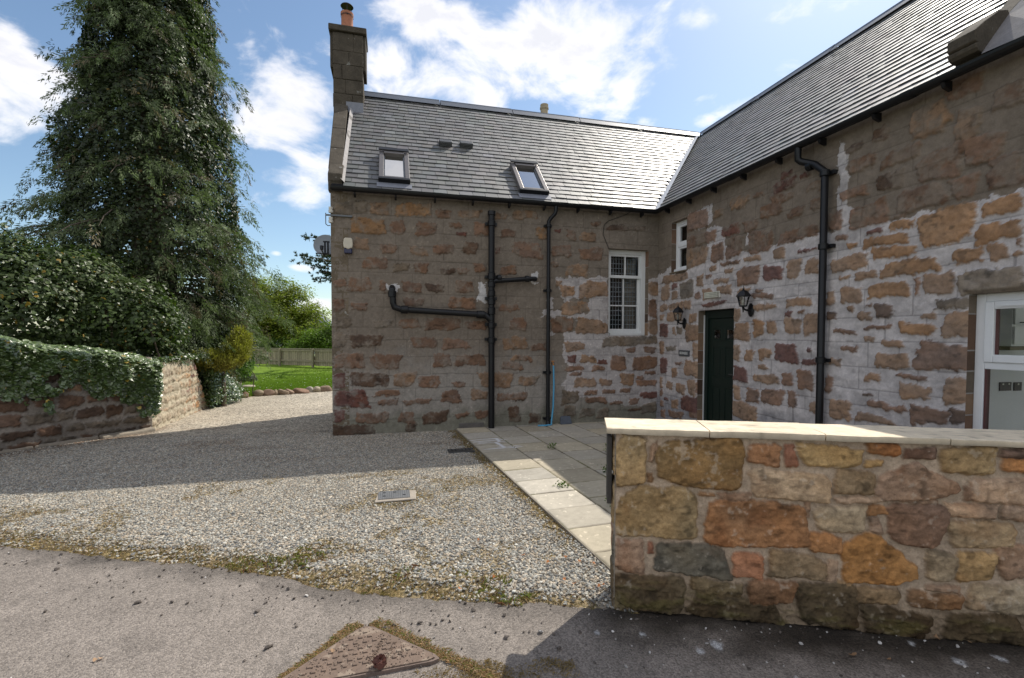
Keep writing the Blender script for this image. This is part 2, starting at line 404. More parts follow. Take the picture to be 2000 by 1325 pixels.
def relief(name, O, Ud, Nd, us, zs, colr, hgt, openings, material, parent):
    O, Ud, Nd = np.array(O, float), np.array(Ud, float), np.array(Nd, float)
    U, Z = np.meshgrid(us, zs, indexing='ij')
    k = np.ones(U.shape)
    for (a, b, c, d) in openings:
        dd = np.maximum(np.maximum(a - U, U - c), np.maximum(b - Z, Z - d)); k = np.minimum(k, sst(0.002, .03, np.abs(dd)))
    H = hgt * k
    V = O + U[..., None] * Ud + Z[..., None] * np.array([0, 0, 1.]) + H[..., None] * Nd
    nu, nz_ = U.shape
    idx = np.arange(nu * nz_).reshape(nu, nz_)
    Fq = np.stack([idx[:-1, :-1], idx[1:, :-1], idx[1:, 1:], idx[:-1, 1:]], -1)
    cu, cz = (us[:-1] + us[1:]) / 2, (zs[:-1] + zs[1:]) / 2
    CU, CZ = np.meshgrid(cu, cz, indexing='ij'); keep = np.ones(CU.shape, bool)
    for (a, b, c, d) in openings: keep &= ~((CU > a) & (CU < c) & (CZ > b) & (CZ < d))
    Fq = Fq[keep].reshape(-1, 4)
    if np.dot(np.cross(Ud, [0, 0, 1]), Nd) < 0: Fq = Fq[:, ::-1]
    return mk(name, V.reshape(-1, 3), Fq, material, parent, colr.reshape(-1, 3), smooth=True)
def cuts(a, b, step, extra):
    g = np.linspace(a, b, int(round((b - a) / step)) + 1)
    for e in extra:
        g = g[np.abs(g - e) > step * .45] if True else g
        g = np.append(g, e)
    return np.unique(g)
def reveal(name, O, Ud, Nd, op, depth, parent, z_bottom=True, seed=0, tint=1.0):
    """stone jambs, soffit and sill of an opening, block by block"""
    O, Ud, Nd = np.array(O, float), np.array(Ud, float), np.array(Nd, float); r = random.Random(seed)
    a, b, c, d = op; mb = MB()
    P = lambda u, z, n: tuple(O + Ud * u + np.array([0, 0, 1.]) * z + Nd * n)
    for u in (a, c):
        z = b
        while z < d - 1e-4:
            z2 = min(d, z + r.uniform(.16, .32))
            if d - z2 < .1: z2 = d
            cc = np.array(palette(r.choice('tbggd'))) * r.uniform(.7, 1.0) * tint; mb.cc = tuple(cc)
            mb.quad(P(u, z, 0), P(u, z2 - .012, 0), P(u, z2 - .012, -depth), P(u, z, -depth))
            mb.cc = (.3, .28, .26); mb.quad(P(u, z2 - .012, 0), P(u, z2, 0), P(u, z2, -depth), P(u, z2 - .012, -depth)); z = z2
    mb.cc = (.22 * tint, .18 * tint, .14 * tint)
    mb.quad(P(a, d, 0), P(c, d, 0), P(c, d, -depth), P(a, d, -depth))
    if z_bottom: mb.quad(P(a, b, 0), P(c, b, 0), P(c, b, -depth), P(a, b, -depth))
    return mb.build(name, M['masonry'], parent, col=True, fix=False)

L, HE, W, HR, W2 = 5.747, 3.90, 2.766, 6.708, 2.847
KA = (HR - HE) / (W + .1); KB = (HR - HE) / (W2 + .1)
YB = 2.98              # rear wall
def gz(x, y):
    return -.02 * np.clip(y, 0, 7) - 0 * np.asarray(x)

# ------------------------------------------------------------------ the house
house = empty('stone_house', (0, 0, 0), 0, 'L-shaped old sandstone house with grey slate roofs and black pipes', 'house')
# views the stones were measured from: (offset x, offset y, scale)
Z4, Z5, Z6, Z7 = (600, 380, 2.65), (1000, 380, 2.65), (1400, 0, 2.945), (1400, 380, 2.65)
S4 = """245 35 310 95 g;325 40 425 105 t;460 45 640 110 o;668 80 740 120 b;780 85 890 120 t;975 95 1035 125 t;1070 82 1190 128 t;135 40 235 100 g;
232 125 400 200 o;430 135 500 210 b;562 145 670 210 b;735 145 800 170 b;775 193 825 210 r;865 150 940 210 b;1005 185 1080 220 b;1185 170 1240 225 o;245 225 315 290 t;380 260 460 300 b;530 272 625 312 t;650 260 760 310 b;805 248 880 310 d;975 275 1000 310 r;1060 250 1210 328 b;
290 330 410 385 b;440 355 520 400 g;550 355 625 405 b;690 385 765 412 d;775 385 840 412 b;865 355 920 400 b;1000 370 1085 415 b;135 440 200 480 b;215 430 330 500 b;375 440 405 500 b;490 455 590 505 b;620 465 705 502 d;770 450 860 505 b;
135 540 190 600 b;225 565 310 600 b;500 540 600 575 b;730 535 870 590 b;1000 570 1090 600 b;150 640 230 690 g;350 650 440 690 g;480 645 580 690 b;610 640 790 700 b;820 660 920 700 b;1050 640 1125 700 b;
140 715 200 790 g;225 730 390 785 d;540 745 680 790 b;700 750 840 800 b;1015 745 1135 805 t;1160 770 1235 805 b;140 820 300 900 b;330 830 480 900 b;655 825 745 890 b;770 830 920 885 b;1010 870 1110 905 b;1085 835 1160 860 b;
140 925 200 1000 r;225 925 420 992 d;450 925 560 990 t;580 940 680 1000 b;755 975 810 995 b;890 920 1060 1000 t;1090 945 1180 990 t;140 1015 310 1100 r;345 1015 475 1040 b;360 1060 470 1090 b;495 1060 640 1085 b;700 1015 790 1075 b;850 1015 930 1060 t;985 1030 1140 1070 b;
140 1120 190 1175 r;255 1130 420 1185 b;475 1125 555 1185 b;595 1125 730 1185 d;770 1135 835 1155 b;870 1120 935 1160 b;1040 1100 1095 1175 d;1150 1140 1200 1180 d;130 1195 345 1245 d;505 1190 560 1225 d"""
S5a = """15 85 130 125 t;220 185 255 200 r;355 195 430 240 t;405 145 455 165 b;285 185 330 235 b;125 170 180 230 t;490 160 690 190 d;205 350 240 375 b;285 365 390 425 t;210 265 310 320 b;350 280 470 340 b;
225 445 255 470 t;250 475 320 525 t;350 450 495 530 t;260 555 395 620 t;205 640 315 710 b;335 645 495 720 t;465 735 750 780 g;275 765 375 810 t;285 835 330 868 r;358 835 430 872 t;510 835 588 908 b;585 795 640 815 b;680 790 745 820 b;625 840 750 905 b;445 855 490 878 r;275 885 370 910 b;415 885 475 912 b;325 950 430 995 t;455 958 512 990 t;565 925 630 988 t;645 935 680 955 b;260 1015 345 1085 g;370 1012 440 1035 b;465 1012 530 1032 b;560 1005 615 1022 b;645 960 750 990 b;655 1025 750 1055 r;380 1048 485 1078 b;510 1070 570 1088 b;605 1058 655 1085 b;
265 1095 330 1150 g;350 1105 430 1150 g;440 1110 500 1160 g;670 1080 750 1130 g;600 1105 665 1120 d;702 455 757 520 t;705 548 745 635 b;702 645 752 725 t;
0 640 70 690 b;95 780 160 805 b;0 735 80 800 t;0 835 90 860 t;30 945 130 985 g;0 1035 75 1070 d;90 1130 140 1180 d;560 930 600 950 b;300 920 360 935 b;690 915 740 930 b"""
S5b = """905 90 1015 180 b;1090 160 1180 215 r;905 200 1060 260 b;905 275 1015 370 t;1035 250 1100 345 b;1118 225 1195 320 b;1230 190 1325 280 b;1045 75 1095 120 t;1140 20 1220 60 t;785 415 910 450 t;1085 345 1190 365 b;1170 370 1280 465 b;1205 320 1290 345 t;1030 370 1060 395 t;1107 387 1145 410 t;960 420 992 475 t;1010 415 1035 430 b;1050 435 1125 460 t;830 462 860 485 r;775 472 820 550 t;833 500 858 545 t;873 450 943 535 g;1060 470 1140 515 t;990 485 1040 540 t;955 505 975 540 b;1170 485 1240 505 t;1250 510 1320 535 b;1265 490 1310 505 b;
770 570 808 603 t;815 560 888 600 t;895 550 930 595 t;770 620 790 655 t;805 610 880 655 t;922 615 960 660 t;985 560 1100 578 r;770 672 812 735 r;835 685 850 725 t;858 685 885 725 g;900 672 980 760 t;1150 665 1230 755 t;1250 655 1305 735 o;1150 590 1185 655 t;1250 570 1320 600 t;770 755 792 825 t;800 785 850 805 g;937 770 980 850 t;897 860 980 940 t;770 848 808 925 r;830 895 858 945 t;845 868 890 880 b;1150 780 1185 865 t;1208 810 1250 860 t;1285 800 1320 855 t;
770 940 785 1000 t;805 965 835 1010 t;850 980 898 1028 t;912 960 955 1035 t;955 950 982 1035 b;1150 890 1225 970 r;1250 935 1320 965 t;768 1010 785 1045 b;770 1065 790 1095 b;828 1062 862 1105 t;790 1050 810 1065 r;875 1045 980 1125 r;775 1115 795 1155 b;812 1122 890 1158 b;920 1130 975 1158 b;1148 990 1185 1060 t;1220 1005 1280 1072 b;1145 1080 1270 1165 t"""
S7 = """30 170 120 210 r;145 130 205 190 b;60 225 135 320 b;175 210 290 300 b;325 180 535 235 b;700 60 885 165 b;580 130 655 185 b;295 275 360 330 t;425 280 515 300 r;245 368 342 445 r;362 340 440 432 t;465 335 535 410 t;600 318 780 390 t;860 335 1155 415 o;770 215 990 265 o;900 135 1030 180 o;795 180 870 205 r;605 215 680 240 b;680 255 730 280 o;805 270 1025 325 o;1050 75 1335 260 o;1385 20 1570 95 o;1360 140 1580 235 o;1235 275 1380 350 o;1410 255 1515 340 t;1545 290 1590 320 t;1560 220 1590 265 b;720 395 825 440 t;640 420 690 445 t;1085 405 1235 515 t;1035 430 1065 520 b;800 450 1000 530 o;648 478 765 560 t;570 500 612 570 t;1265 385 1600 518 G;1130 535 1330 590 g;360 540 490 580 t;185 515 300 535 b;190 565 310 595 t;355 605 390 635 r;420 600 455 620 b;580 608 628 652 d;680 585 705 610 t;735 612 808 652 t;830 568 915 638 d;775 572 815 585 b;1060 612 1130 638 t;1180 610 1330 730 t;945 665 1140 722 o;610 692 720 715 b;360 640 440 720 t;458 615 530 725 t;262 652 310 718 t;765 680 905 700 b;770 738 820 765 t;875 760 970 785 t;645 793 735 812 b;1040 765 1318 908 b;830 825 1000 905 t;310 770 422 872 r;225 800 288 850 t;150 812 195 860 t;445 845 520 880 r;585 850 650 890 t;920 932 1100 955 b;945 985 1110 1060 t;1180 945 1312 1085 t;195 935 325 975 t;345 925 395 985 b;420 910 500 1005 b;565 935 600 1015 b;770 935 850 970 t;155 1005 220 1075 b;235 1010 345 1090 b;370 1020 420 1105 b;480 1075 520 1125 t;585 1065 700 1165 t;790 1075 980 1110 b;725 1140 920 1180 t;1000 1105 1200 1190 b;220 885 275 905 t;470 785 490 805 r;760 1020 820 1040 d;1205 1110 1312 1190 d"""
S6 = """905 730 1000 800 d;755 825 845 870 d;1110 600 1330 745 t;1120 705 1320 785 t;1370 635 1520 795 t;775 900 915 980 b;965 850 1165 930 b;1160 860 1410 1035 b;1430 765 1670 930 b;930 985 1080 1090 d;715 1075 870 1135 b;785 1170 970 1300 b;1040 1075 1300 1215 b;1340 1025 1500 1145 b;1560 895 1760 1090 b;1590 480 1760 620 b;1330 390 1530 555 b;375 985 440 1020 r;330 1035 460 1095 r;485 1000 540 1030 r;85 1130 185 1190 t;210 1110 270 1135 b;520 1050 600 1100 t;250 1175 380 1245 b;320 1115 440 1165 b;410 1205 500 1255 b;540 1145 600 1205 b;160 1270 220 1320 b;645 1225 720 1295 b"""
def stones_of(txt, view, plane, axis):
    out = []
    for tkn in txt.replace('\n', '').split(';'):
        x0, y0, x1, y1, c = tkn.split(); x0, y0, x1, y1 = [float(v) for v in (x0, y0, x1, y1)]
        ox, oy, s = view; xm, ym = (x0 + x1) / 2, (y0 + y1) / 2
        T = lambda x, y: (ox + x / s, oy + y / s)
        if axis == 'A': f = lambda x, y: ony(*T(x, y), 0)[[0, 2]]
        else: f = lambda x, y: onx(*T(x, y), plane)[[1, 2]] * np.array([-1, 1])
        u0, u1 = f(x0, ym)[0], f(x1, ym)[0]; z1, z0 = f(xm, y0)[1], f(xm, y1)[1]
        cc = np.array(palette('g')) * 1.05 if c == 'G' else np.array(palette(c))
        cc = cc * random.uniform(.88, 1.14)
        out.append((u0, z0, u1, z1, tuple(cc), (.016 if axis == 'A' else .021) if c != 'G' else .035))
    return out
OP_SASH = (4.74, 1.60, 5.545, 3.18)      # u,z,u,z on the long wall
OP_SMALL = (.43, 2.72, .875, 3.60)        # on the wing (u = distance from the inner corner)
OP_DOOR = (1.22, -.02, 2.05, 2.005)
OP_BIG = (4.955, .45, 6.65, 1.965)
# --- long wall facing the drive
us = cuts(0, L, .0105, [OP_SASH[0], OP_SASH[2]]); zs = cuts(-.05, 3.98, .0105, [OP_SASH[1], OP_SASH[3]])
U, Z = np.meshgrid(us, zs, indexing='ij')
grow = lambda L_, g_: [(a_ - g_, b_ - g_, c_ + g_, d_ + g_, e_, f_) for a_, b_, c_, d_, e_, f_ in L_]
stA = grow(stones_of(S4, Z4, 0, 'A') + stones_of(S5a, Z5, 0, 'A'), .008)
mA, cA, hA = stone_field(U, Z, stA)
nlow = fbm(U * 2.2, Z * 2.2, 71, 4); nmid = fbm(U * 9, Z * 9, 75, 4); nfin = fbm(U * 45, Z * 45, 79, 3)
up_c = np.array([.192, .160, .128]); lo_c = np.array([.275, .25, .22]); pale_c = np.array([.43, .395, .38])
tlo = sst(1.55, .75, Z + .35 * nmid + .25 * nlow)
base = up_c * (1 - tlo[..., None]) + lo_c * tlo[..., None]
def poly_px(pts, fn): return [tuple(fn(x, y)) for x, y in pts]
wuA, wzA = U + .07 * nmid + .035 * fbm(U * 24, Z * 24, 83, 3), Z + .07 * fbm(U * 9, Z * 9, 87, 4) + .035 * fbm(U * 24, Z * 24, 91, 3)
z5 = lambda x, y: (1000 + x / 2.65, 380 + y / 2.65)
fA = lambda x, y: ony(x, y, 0)[[0, 2]]
pal = [z5(*p) for p in [(228, 428), (498, 430), (500, 720), (700, 720), (700, 440), (775, 430), (775, 1090), (600, 1095), (290, 1040), (262, 990), (300, 900), (262, 850), (268, 720), (330, 710), (330, 640), (200, 640), (215, 600), (400, 610), (400, 540), (260, 540), (235, 480)]]
pm = inpoly(wuA, wzA, poly_px(pal, fA))
for q in ([(160, 600), (235, 605), (225, 640), (160, 640)], [(262, 528), (310, 525), (300, 555), (262, 555)], [(400, 600), (500, 590), (500, 650), (320, 650)], [(190, 530), (212, 530), (212, 590), (195, 600)], [(180, 705), (212, 705), (212, 735), (185, 735)]):
    pm |= inpoly(wuA, wzA, poly_px([z5(*p) for p in q], fA))
z4 = lambda x, y: (600 + x / 2.65, 380 + y / 2.65)
pw = np.zeros(U.shape, bool)
for q in ([(885, 460), (930, 462), (925, 500), (915, 555), (880, 555)], [(405, 462), (470, 458), (470, 505), (410, 500)], [(1165, 418), (1195, 412), (1192, 455), (1165, 455)]):
    pw |= inpoly(wuA, wzA, poly_px([z4(*p) for p in q], fA))
base = np.where(pm[..., None], pale_c * (1 - .12 * (nmid[..., None] < -.25)), base)
base = np.where(pw[..., None], np.array([.55, .53, .52]), base)
gcol = np.array([.25, .225, .2])
k_ = sst(.5, .12, Z + .12 * nmid); base = base * (1 - .35 * k_[..., None] * np.array([.9, .8, 1.0]))
# ruled pointing lines
line = np.zeros(U.shape)
zz_ = .22; rr = random.Random(5)
while zz_ < 3.9:
    line = np.maximum(line, np.where(np.abs(Z + .012 * fbm(U * 1.5, Z, 95, 2) - zz_) < .006, 1., 0.)); nxt = zz_ + rr.uniform(.2, .34); u_ = rr.uniform(0, .5)
    while u_ < L:
        line = np.maximum(line, np.where((np.abs(U - u_) < .006) & (Z > zz_) & (Z < nxt), 1., 0.)); u_ += rr.uniform(.35, .8)
    zz_ = nxt
base = base * (1 + .16 * nmid[..., None] + .16 * nfin[..., None] + .10 * nlow[..., None]) * (1 - .28 * line[..., None])
fl = sst(.52, .6, fbm(U * 30, Z * 30, 99, 3)); base = base * (1 + .35 * fl[..., None])
upper_stone = .12 + (1 - pm) * .62 * (1 - .5 * tlo)
msk = (mA * (1 - upper_stone * sst(-.2, .5, nmid + .4 * nfin)))[..., None]
colA = base * (1 - msk) + cA * np.where(pm, 1.0, .82)[..., None] * msk
hgtA = .004 * nmid + .0025 * nfin + np.where(pm, .005, 0) - .004 * line * (1 - mA) + hA * mA
relief('wall', (0, 0, 0), (1, 0, 0), (0, -1, 0), us, zs, colA, hgtA, [OP_SASH], M['masonry'], house)
reveal('window_reveal', (0, 0, 0), (1, 0, 0), (0, -1, 0), OP_SASH, .16, house, seed=3)
# --- wing wall, at right angles
us = cuts(0, 7.0, .0105, [OP_SMALL[0], OP_SMALL[2], OP_DOOR[0], OP_DOOR[2], OP_BIG[0], OP_BIG[2]]); zs = cuts(-.05, 3.98, .0105, [OP_SMALL[1], OP_SMALL[3], OP_DOOR[3], OP_BIG[1], OP_BIG[3]])
U, Z = np.meshgrid(us, zs, indexing='ij')
stB = stones_of(S5b, Z5, L, 'B') + stones_of(S7, Z7, L, 'B') + stones_of(S6, Z6, L, 'B')
stB = [(a_ - .007, b_ - .007, c_ + .007, d_ + .007, e_, f_) for a_, b_, c_, d_, e_, f_ in stB]
mB, cB, hB = stone_field(U, Z, stB)
nlow = fbm(U * 2.2, Z * 2.2, 171, 4); nmid = fbm(U * 9, Z * 9, 175, 4); nfin = fbm(U * 45, Z * 45, 179, 3)
fB = lambda x, y: onx(x, y, L)[[1, 2]] * np.array([-1, 1])
wu, wz = U + .06 * nmid + .03 * fbm(U * 24, Z * 24, 183, 3), Z + .06 * fbm(U * 9, Z * 9, 187, 4) + .03 * fbm(U * 24, Z * 24, 191, 3)
pal = [(1270, 538), (1340, 535), (1395, 468), (1425, 488), (1466, 493), (1602, 457), (1672, 445), (1732, 430), (1792, 418), (1913, 391), (2030, 362), (2200, 320), (2200, 1400), (1270, 900)]
pm = inpoly(wu, wz, poly_px(pal, fB))
for q in ([(1637, 280), (1652, 278), (1658, 330), (1655, 400), (1675, 420), (1665, 450), (1625, 470), (1622, 450), (1636, 430), (1630, 390), (1637, 350)], [(1345, 418), (1390, 400), (1396, 430), (1378, 445), (1345, 450)], [(1380, 450), (1412, 440), (1420, 500), (1385, 520)], [(1455, 482), (1462, 455), (1470, 485)], [(1280, 545), (1310, 520), (1330, 545)]):
    pm |= inpoly(wu, wz, poly_px(q, fB))
up_c = np.array([.198, .162, .128]); pale_c = np.array([.49, .455, .445])
base = np.where(pm[..., None], pale_c, up_c)
k_ = sst(.75, .25, Z + .16 * nmid + .15 * nlow); base = base * (1 - .42 * k_[..., None] * np.array([1, .95, .85]))
line = np.zeros(U.shape); zz_ = .15; rr = random.Random(9)
while zz_ < 3.9:
    line = np.maximum(line, np.where(np.abs(Z + .014 * fbm(U * 1.5, Z, 195, 2) - zz_) < .0055, 1., 0.)); nxt = zz_ + rr.uniform(.14, .3); u_ = rr.uniform(0, .5)
    while u_ < 7:
        line = np.maximum(line, np.where((np.abs(U - u_) < .0055) & (Z > zz_) & (Z < nxt), 1., 0.)); u_ += rr.uniform(.3, .8)
    zz_ = nxt
base = base * (1 + .17 * nmid[..., None] + .13 * nfin[..., None] + .12 * nlow[..., None]) * (1 - np.where(pm, .38, .25)[..., None] * line[..., None])
smear = sst(.05, .45, fbm(U * 5, Z * 13, 199, 4)); base = np.where(pm[..., None], base * (1 - .22 * sst(.1, .5, -fbm(U * 4, Z * 9, 197, 4))[..., None]) * (1 + .14 * smear[..., None]), base)
msk = (mB * .93 * (1 - np.where(pm, 0, .75) * sst(-.35, .35, nmid + .4 * nfin)))[..., None]
colB = base * (1 - msk) + cB * np.where(pm, 1.0, .85)[..., None] * msk
hgtB = .004 * nmid + .0025 * nfin + np.where(pm, .006, 0) + np.where(pm, .003 * smear, 0) - .004 * line * (1 - mB) + hB * mB
relief('wall', (L, 0, 0), (0, -1, 0), (-1, 0, 0), us, zs, colB, hgtB, [OP_SMALL, OP_DOOR, OP_BIG], M['masonry'], house)
for i, (op, dp) in enumerate(((OP_SMALL, .14), (OP_DOOR, .17), (OP_BIG, .15))):
    reveal('door_reveal' if op is OP_DOOR else 'window_reveal', (L, 0, 0), (0, -1, 0), (-1, 0, 0), op, dp, house, z_bottom=op is not OP_DOOR, seed=11 + i)
# --- the walls no one sees from the drive
mb = MB()
mb.prism([(.003, 0.0, -.3), (.003, YB, -.3), (.003, YB, 6.35), (.003, W, HR - .12), (.003, .0, HE - .06)], (.25, 0, 0))
mb.build('gable_wall', M['sandstone'], house)
mb = MB(); mb.box((.26, YB - .25, -.3), (L + 2 * W2, YB, 3.9)); mb.box((.26, YB - .25, 3.91), (L + W2, YB, 6.3)); mb.build('rear_wall', M['sandstone'], house)
mb = MB(); mb.box((L + .003, -9.6, -.1), (L + .3, -7.003, 3.9)); mb.box((L + .31, -9.6, -.1), (L + .8, -9.3, 3.9)); mb.box((L + 4.3, -9.6, -.1), (L + 2 * W2 - .3, -9.3, 3.9)); mb.box((L + .81, -9.6, -.1), (L + 4.29, -9.3, .5)); mb.box((L + .81, -9.6, 2.5), (L + 4.29, -9.3, 3.9)); mb.build('end_wall', M['sandstone'], house)  # unseen end-wall opening added to brighten the kitchen
mb = MB(); xr = L + 2 * W2
mb.box((xr - .3, -9.59, -.1), (xr, -8.3, 3.9)); mb.box((xr - .3, -5.0, -.1), (xr, YB - .26, 3.9)); mb.box((xr - .3, -8.29, -.1), (xr, -5.01, .55)); mb.box((xr - .3, -8.29, 2.55), (xr, -5.01, 3.9)); mb.build('rear_wall', M['sandstone'], house)  # unseen rear opening, widened to let more daylight into the kitchen
# --- kitchen behind the big window
kit = MB()
kit.box((L + .31, -4.2, 0), (xr - .31, -4.08, 2.7)); kit.box((L + .31, -9.19, 2.61), (xr - .31, -4.21, 2.7)); kit.box((L + .31, -9.19, .0), (xr - .31, -4.21, .05))
kit.build('room_wall', M['plaster'], house)
# --- rooms behind sash, small window and door, their dimness put into near-black paint
def room(x0, y0, z0, x1, y1, z1, skip):
    b = MB(); c = [(x0, y0, z0), (x1, y0, z0), (x1, y1, z0), (x0, y1, z0), (x0, y0, z1), (x1, y0, z1), (x1, y1, z1), (x0, y1, z1)]
    fs = {'z-': (0, 1, 2, 3), 'z+': (4, 5, 6, 7), 'y-': (0, 1, 5, 4), 'x+': (1, 2, 6, 5), 'y+': (2, 3, 7, 6), 'x-': (3, 0, 4, 7)}
    b.add(c, [f for k, f in fs.items() if k != skip]); return b.build('room_wall', M['darkroom'], house, fix=False)
room(4.3, .17, 1.2, 5.72, 2.6, 3.7, 'y-')
room(L + .15, -1.1, 2.3, L + 2.2, -.1, 3.85, 'x-')

# --- slate roofs, slate by slate
def slates(name, P, par, top, expo, wid, xlo, xhi, skipf=None, seed=1, shade=1.0):
    """P(a, s, n): along the eave, up the slope, off the surface"""
    r = np.random.default_rng(seed); V = []; Fs = []; C = []
    nrow = int(top / expo)
    for j in range(nrow + 1):
        s0 = j * expo; s1 = min(top, s0 + expo * 1.08 + .02)
        if s1 - s0 < .03: continue
        lo, hi = xlo(s0), xhi(s0); off = (j % 2) * wid / 2 + r.uniform(-.02, .02)
        a = lo - wid + off % wid
        while a < hi:
            w = wid * r.uniform(.9, 1.1); a2 = a + w - .005
            if skipf is None or not skipf((a + a2) / 2, s0 + expo / 2):
                b0, b1 = max(a, lo), min(a2, hi); t0, t1 = max(a, xlo(s1)), min(a2, xhi(s1))
                if b1 - b0 > .01 and t1 - t0 > -.001:
                    e = len(V); dz = r.uniform(-.002, .003); jy = r.uniform(-.006, .006); tl = r.uniform(-.002, .002)
                    t1 = max(t1, t0 + .002)
                    V += [P(b0, s0 + jy, .001), P(b1, s0 + jy, .001), P(b1, s0 + jy, .016 + dz + tl), P(b0, s0 + jy, .016 + dz - tl), P(t0, s1, .001 + tl), P(t1, s1, .001 - tl)]
                    Fs += [(0 + e, 1 + e, 2 + e, 3 + e), (3 + e, 2 + e, 5 + e, 4 + e), (0 + e, 3 + e, 4 + e, 4 + e)[:3], (1 + e, 5 + e, 2 + e)]
                    c = np.array([.078, .077, .073]) * shade * r.uniform(.62, 1.35) * (1 + .06 * r.normal(size=3) * np.array([1, .4, 1]))
                    if r.random() < .03: c = c * 1.35
                    C += [c] * 6
            a += w
    q = [f for f in Fs if len(f) == 4]; t = [f for f in Fs if len(f) == 3]
    return mk(name, np.array(V), [np.array(q), np.array(t)], M['slate'], par, np.array(C))
ua = math.sqrt(1 + KA * KA); ub = math.sqrt(1 + KB * KB)
def PA(a, s, n):
    y = -.1 + s / ua; return (a, y - n * KA / ua, HE + s * KA / ua + n / ua)
def PB(a, s, n):       # a = distance towards the camera from the inner corner
    x = L - .1 + s / ub; return (x - n * KB / ub, -a, HE + s * KB / ub + n / ub)
TA, TB = (W + .1) * ua, (W2 + .1) * ub
slates('roof', PA, house, TA, .152, .205, lambda s: .20 if s / ua - .1 < 1.97 or s / ua - .1 > 2.8 else .20, lambda s: L - .1 + s / ua - .05, seed=3)
SK0, SK1 = 4.85, 5.03          # the stone skew across the wing roof
slates('roof', PB, house, TB, .152, .205, lambda s: .1 - s / ub + .05, lambda s: SK0 + .02, seed=5, shade=.95)
slates('roof', PB, house, TB, .152, .205, lambda s: SK1 + .16, lambda s: 9.7, seed=6, shade=.9)
deck = MB()
deck.add([PA(.02, 0, -.004), PA(L - .1, 0, -.004), PA(L - .1 + W + .1, TA, -.004), PA(.02, TA, -.004)], [(0, 1, 2, 3)])
deck.add([PB(.1, 0, -.004), PB(9.7, 0, -.004), PB(9.7, TB, -.004), PB(-W2, TB, -.004)], [(0, 1, 2, 3)])
deck.add([(.02, W, HR - .03), (L + W2, W, HR - .03), (L + W2, YB + .05, 6.42), (.02, YB + .05, 6.42)], [(0, 1, 2, 3)])
deck.add([(L + W2, -9.7, HR - .01), (L + W2, YB + .1, HR - .01), (L + 2 * W2 + .1, YB + .1, 3.85), (L + 2 * W2 + .1, -9.7, 3.85)], [(0, 1, 2, 3)])
deck.add([(L + .2, -9.6, 3.9), (L + 2 * W2 - .2, -9.6, 3.9), (L + W2, -9.6, HR - .05)], [(0, 1, 2)])
deck.add([(L + W2, W, HR - .02), (L + W2, YB + .1, HR - .02), (L + W2 - .25, YB + .05, HR - .28)], [(0, 1, 2)])
deck.build('roof_deck', M['underlay'], house, fix=False)
# ridges and valley
def ridge(a, b, name='ridge'):
    a, b = Vector(a), Vector(b); t = (b - a).normalized(); sd_ = t.cross(Vector((0, 0, 1))); m = MB()
    prof = [(-.16, -.135), (-.045, -.005), (-.025, .03), (.025, .03), (.045, -.005), (.16, -.135)]
    n = max(2, int((b - a).length / 1.6)); 
    for i in range(n):
        p, q = a + (b - a) * (i / n), a + (b - a) * ((i + 1) / n - .002)
        V = [p + sd_ * u + Vector((0, 0, z)) for u, z in prof] + [q + sd_ * u + Vector((0, 0, z + .004)) for u, z in prof]
        m.add(V, [(k, k + 1, k + 7, k + 6) for k in range(5)])
    return m.build(name, M['leadridge'], house, fix=False)
ridge((.35, W, HR + .035), (L + W2 - .05, W, HR + .035)); ridge((L + W2, W - .02, HR + .04), (L + W2, -SK0, HR + .04)); ridge((L + W2, -SK1 - .1, HR + .04), (L + W2, -9.7, HR + .04))
va = MB()
p0, p1 = Vector((L - .09, -.09, HE + .012)), Vector((L + W - .03, W - .03, HR - .02))
for q0, q1 in ((p0, p1),):
    va.add([q0 + Vector((-.07, .0, .0)), q0 + Vector((0, -.07, .0)), q1 + Vector((0, -.07, .0)), q1 + Vector((-.07, 0, 0))], [(0, 1, 2, 3)])
va.build('valley', mat('valley lead', (.55, .55, .55), .35, var=.15, bump=.2, metal=.4), house, fix=False)

# --- gable skew of the long wing, with its putt
sk = MB()
def skew_run(x0, x1, segs, up, low=.02):
    for s0, s1 in segs:
        xl, xr_ = lambda s_: x0 - .035 * s_, lambda s_: x1 - .02 * s_
        a = [PA(xl(s0), s0, up), PA(xr_(s0), s0, up), PA(xr_(s1), s1, up), PA(xl(s1), s1, up)]; b = [PA(xl(s0), s0, -low), PA(xr_(s0), s0, -low), PA(xr_(s1), s1, -low), PA(xl(s1), s1, -low)]
        sk.add(b + a, [(0, 3, 2, 1), (4, 5, 6, 7), (0, 1, 5, 4), (1, 2, 6, 5), (2, 3, 7, 6), (3, 0, 4, 7)])
skew_run(-.03, .175, [(.42, 1.15), (1.156, 1.95), (1.956, 3.2)], .085, .12)
sk.build('skew', M['gablestone'], house, bevel=.012)
pt = MB(); pt.prism([(-.03, -.025, 3.84), (-.03, .10, 3.84), (-.03, .34, 4.0), (-.03, .32, 4.36), (-.03, .22, 4.34), (-.03, -.05, 4.12), (-.03, -.065, 4.10), (-.03, -.065, 4.0), (-.03, -.04, 3.97), (-.03, -.03, 3.90)], (.21, 0, 0)); pt.build('skewputt', M['gablestone'], house, bevel=.012)
# pale mortar strip, its tone giving the upstand a sunlit edge
fl = MB(); fl.prism([PA(.163, .1, .08), PA(.163, 3.0, .08), PA(.215, 3.0, .016), PA(.215, .1, .016)], (-.002, 0, 0)); fl.build('lit_edge_fillet', M['mortarfillet'], house)
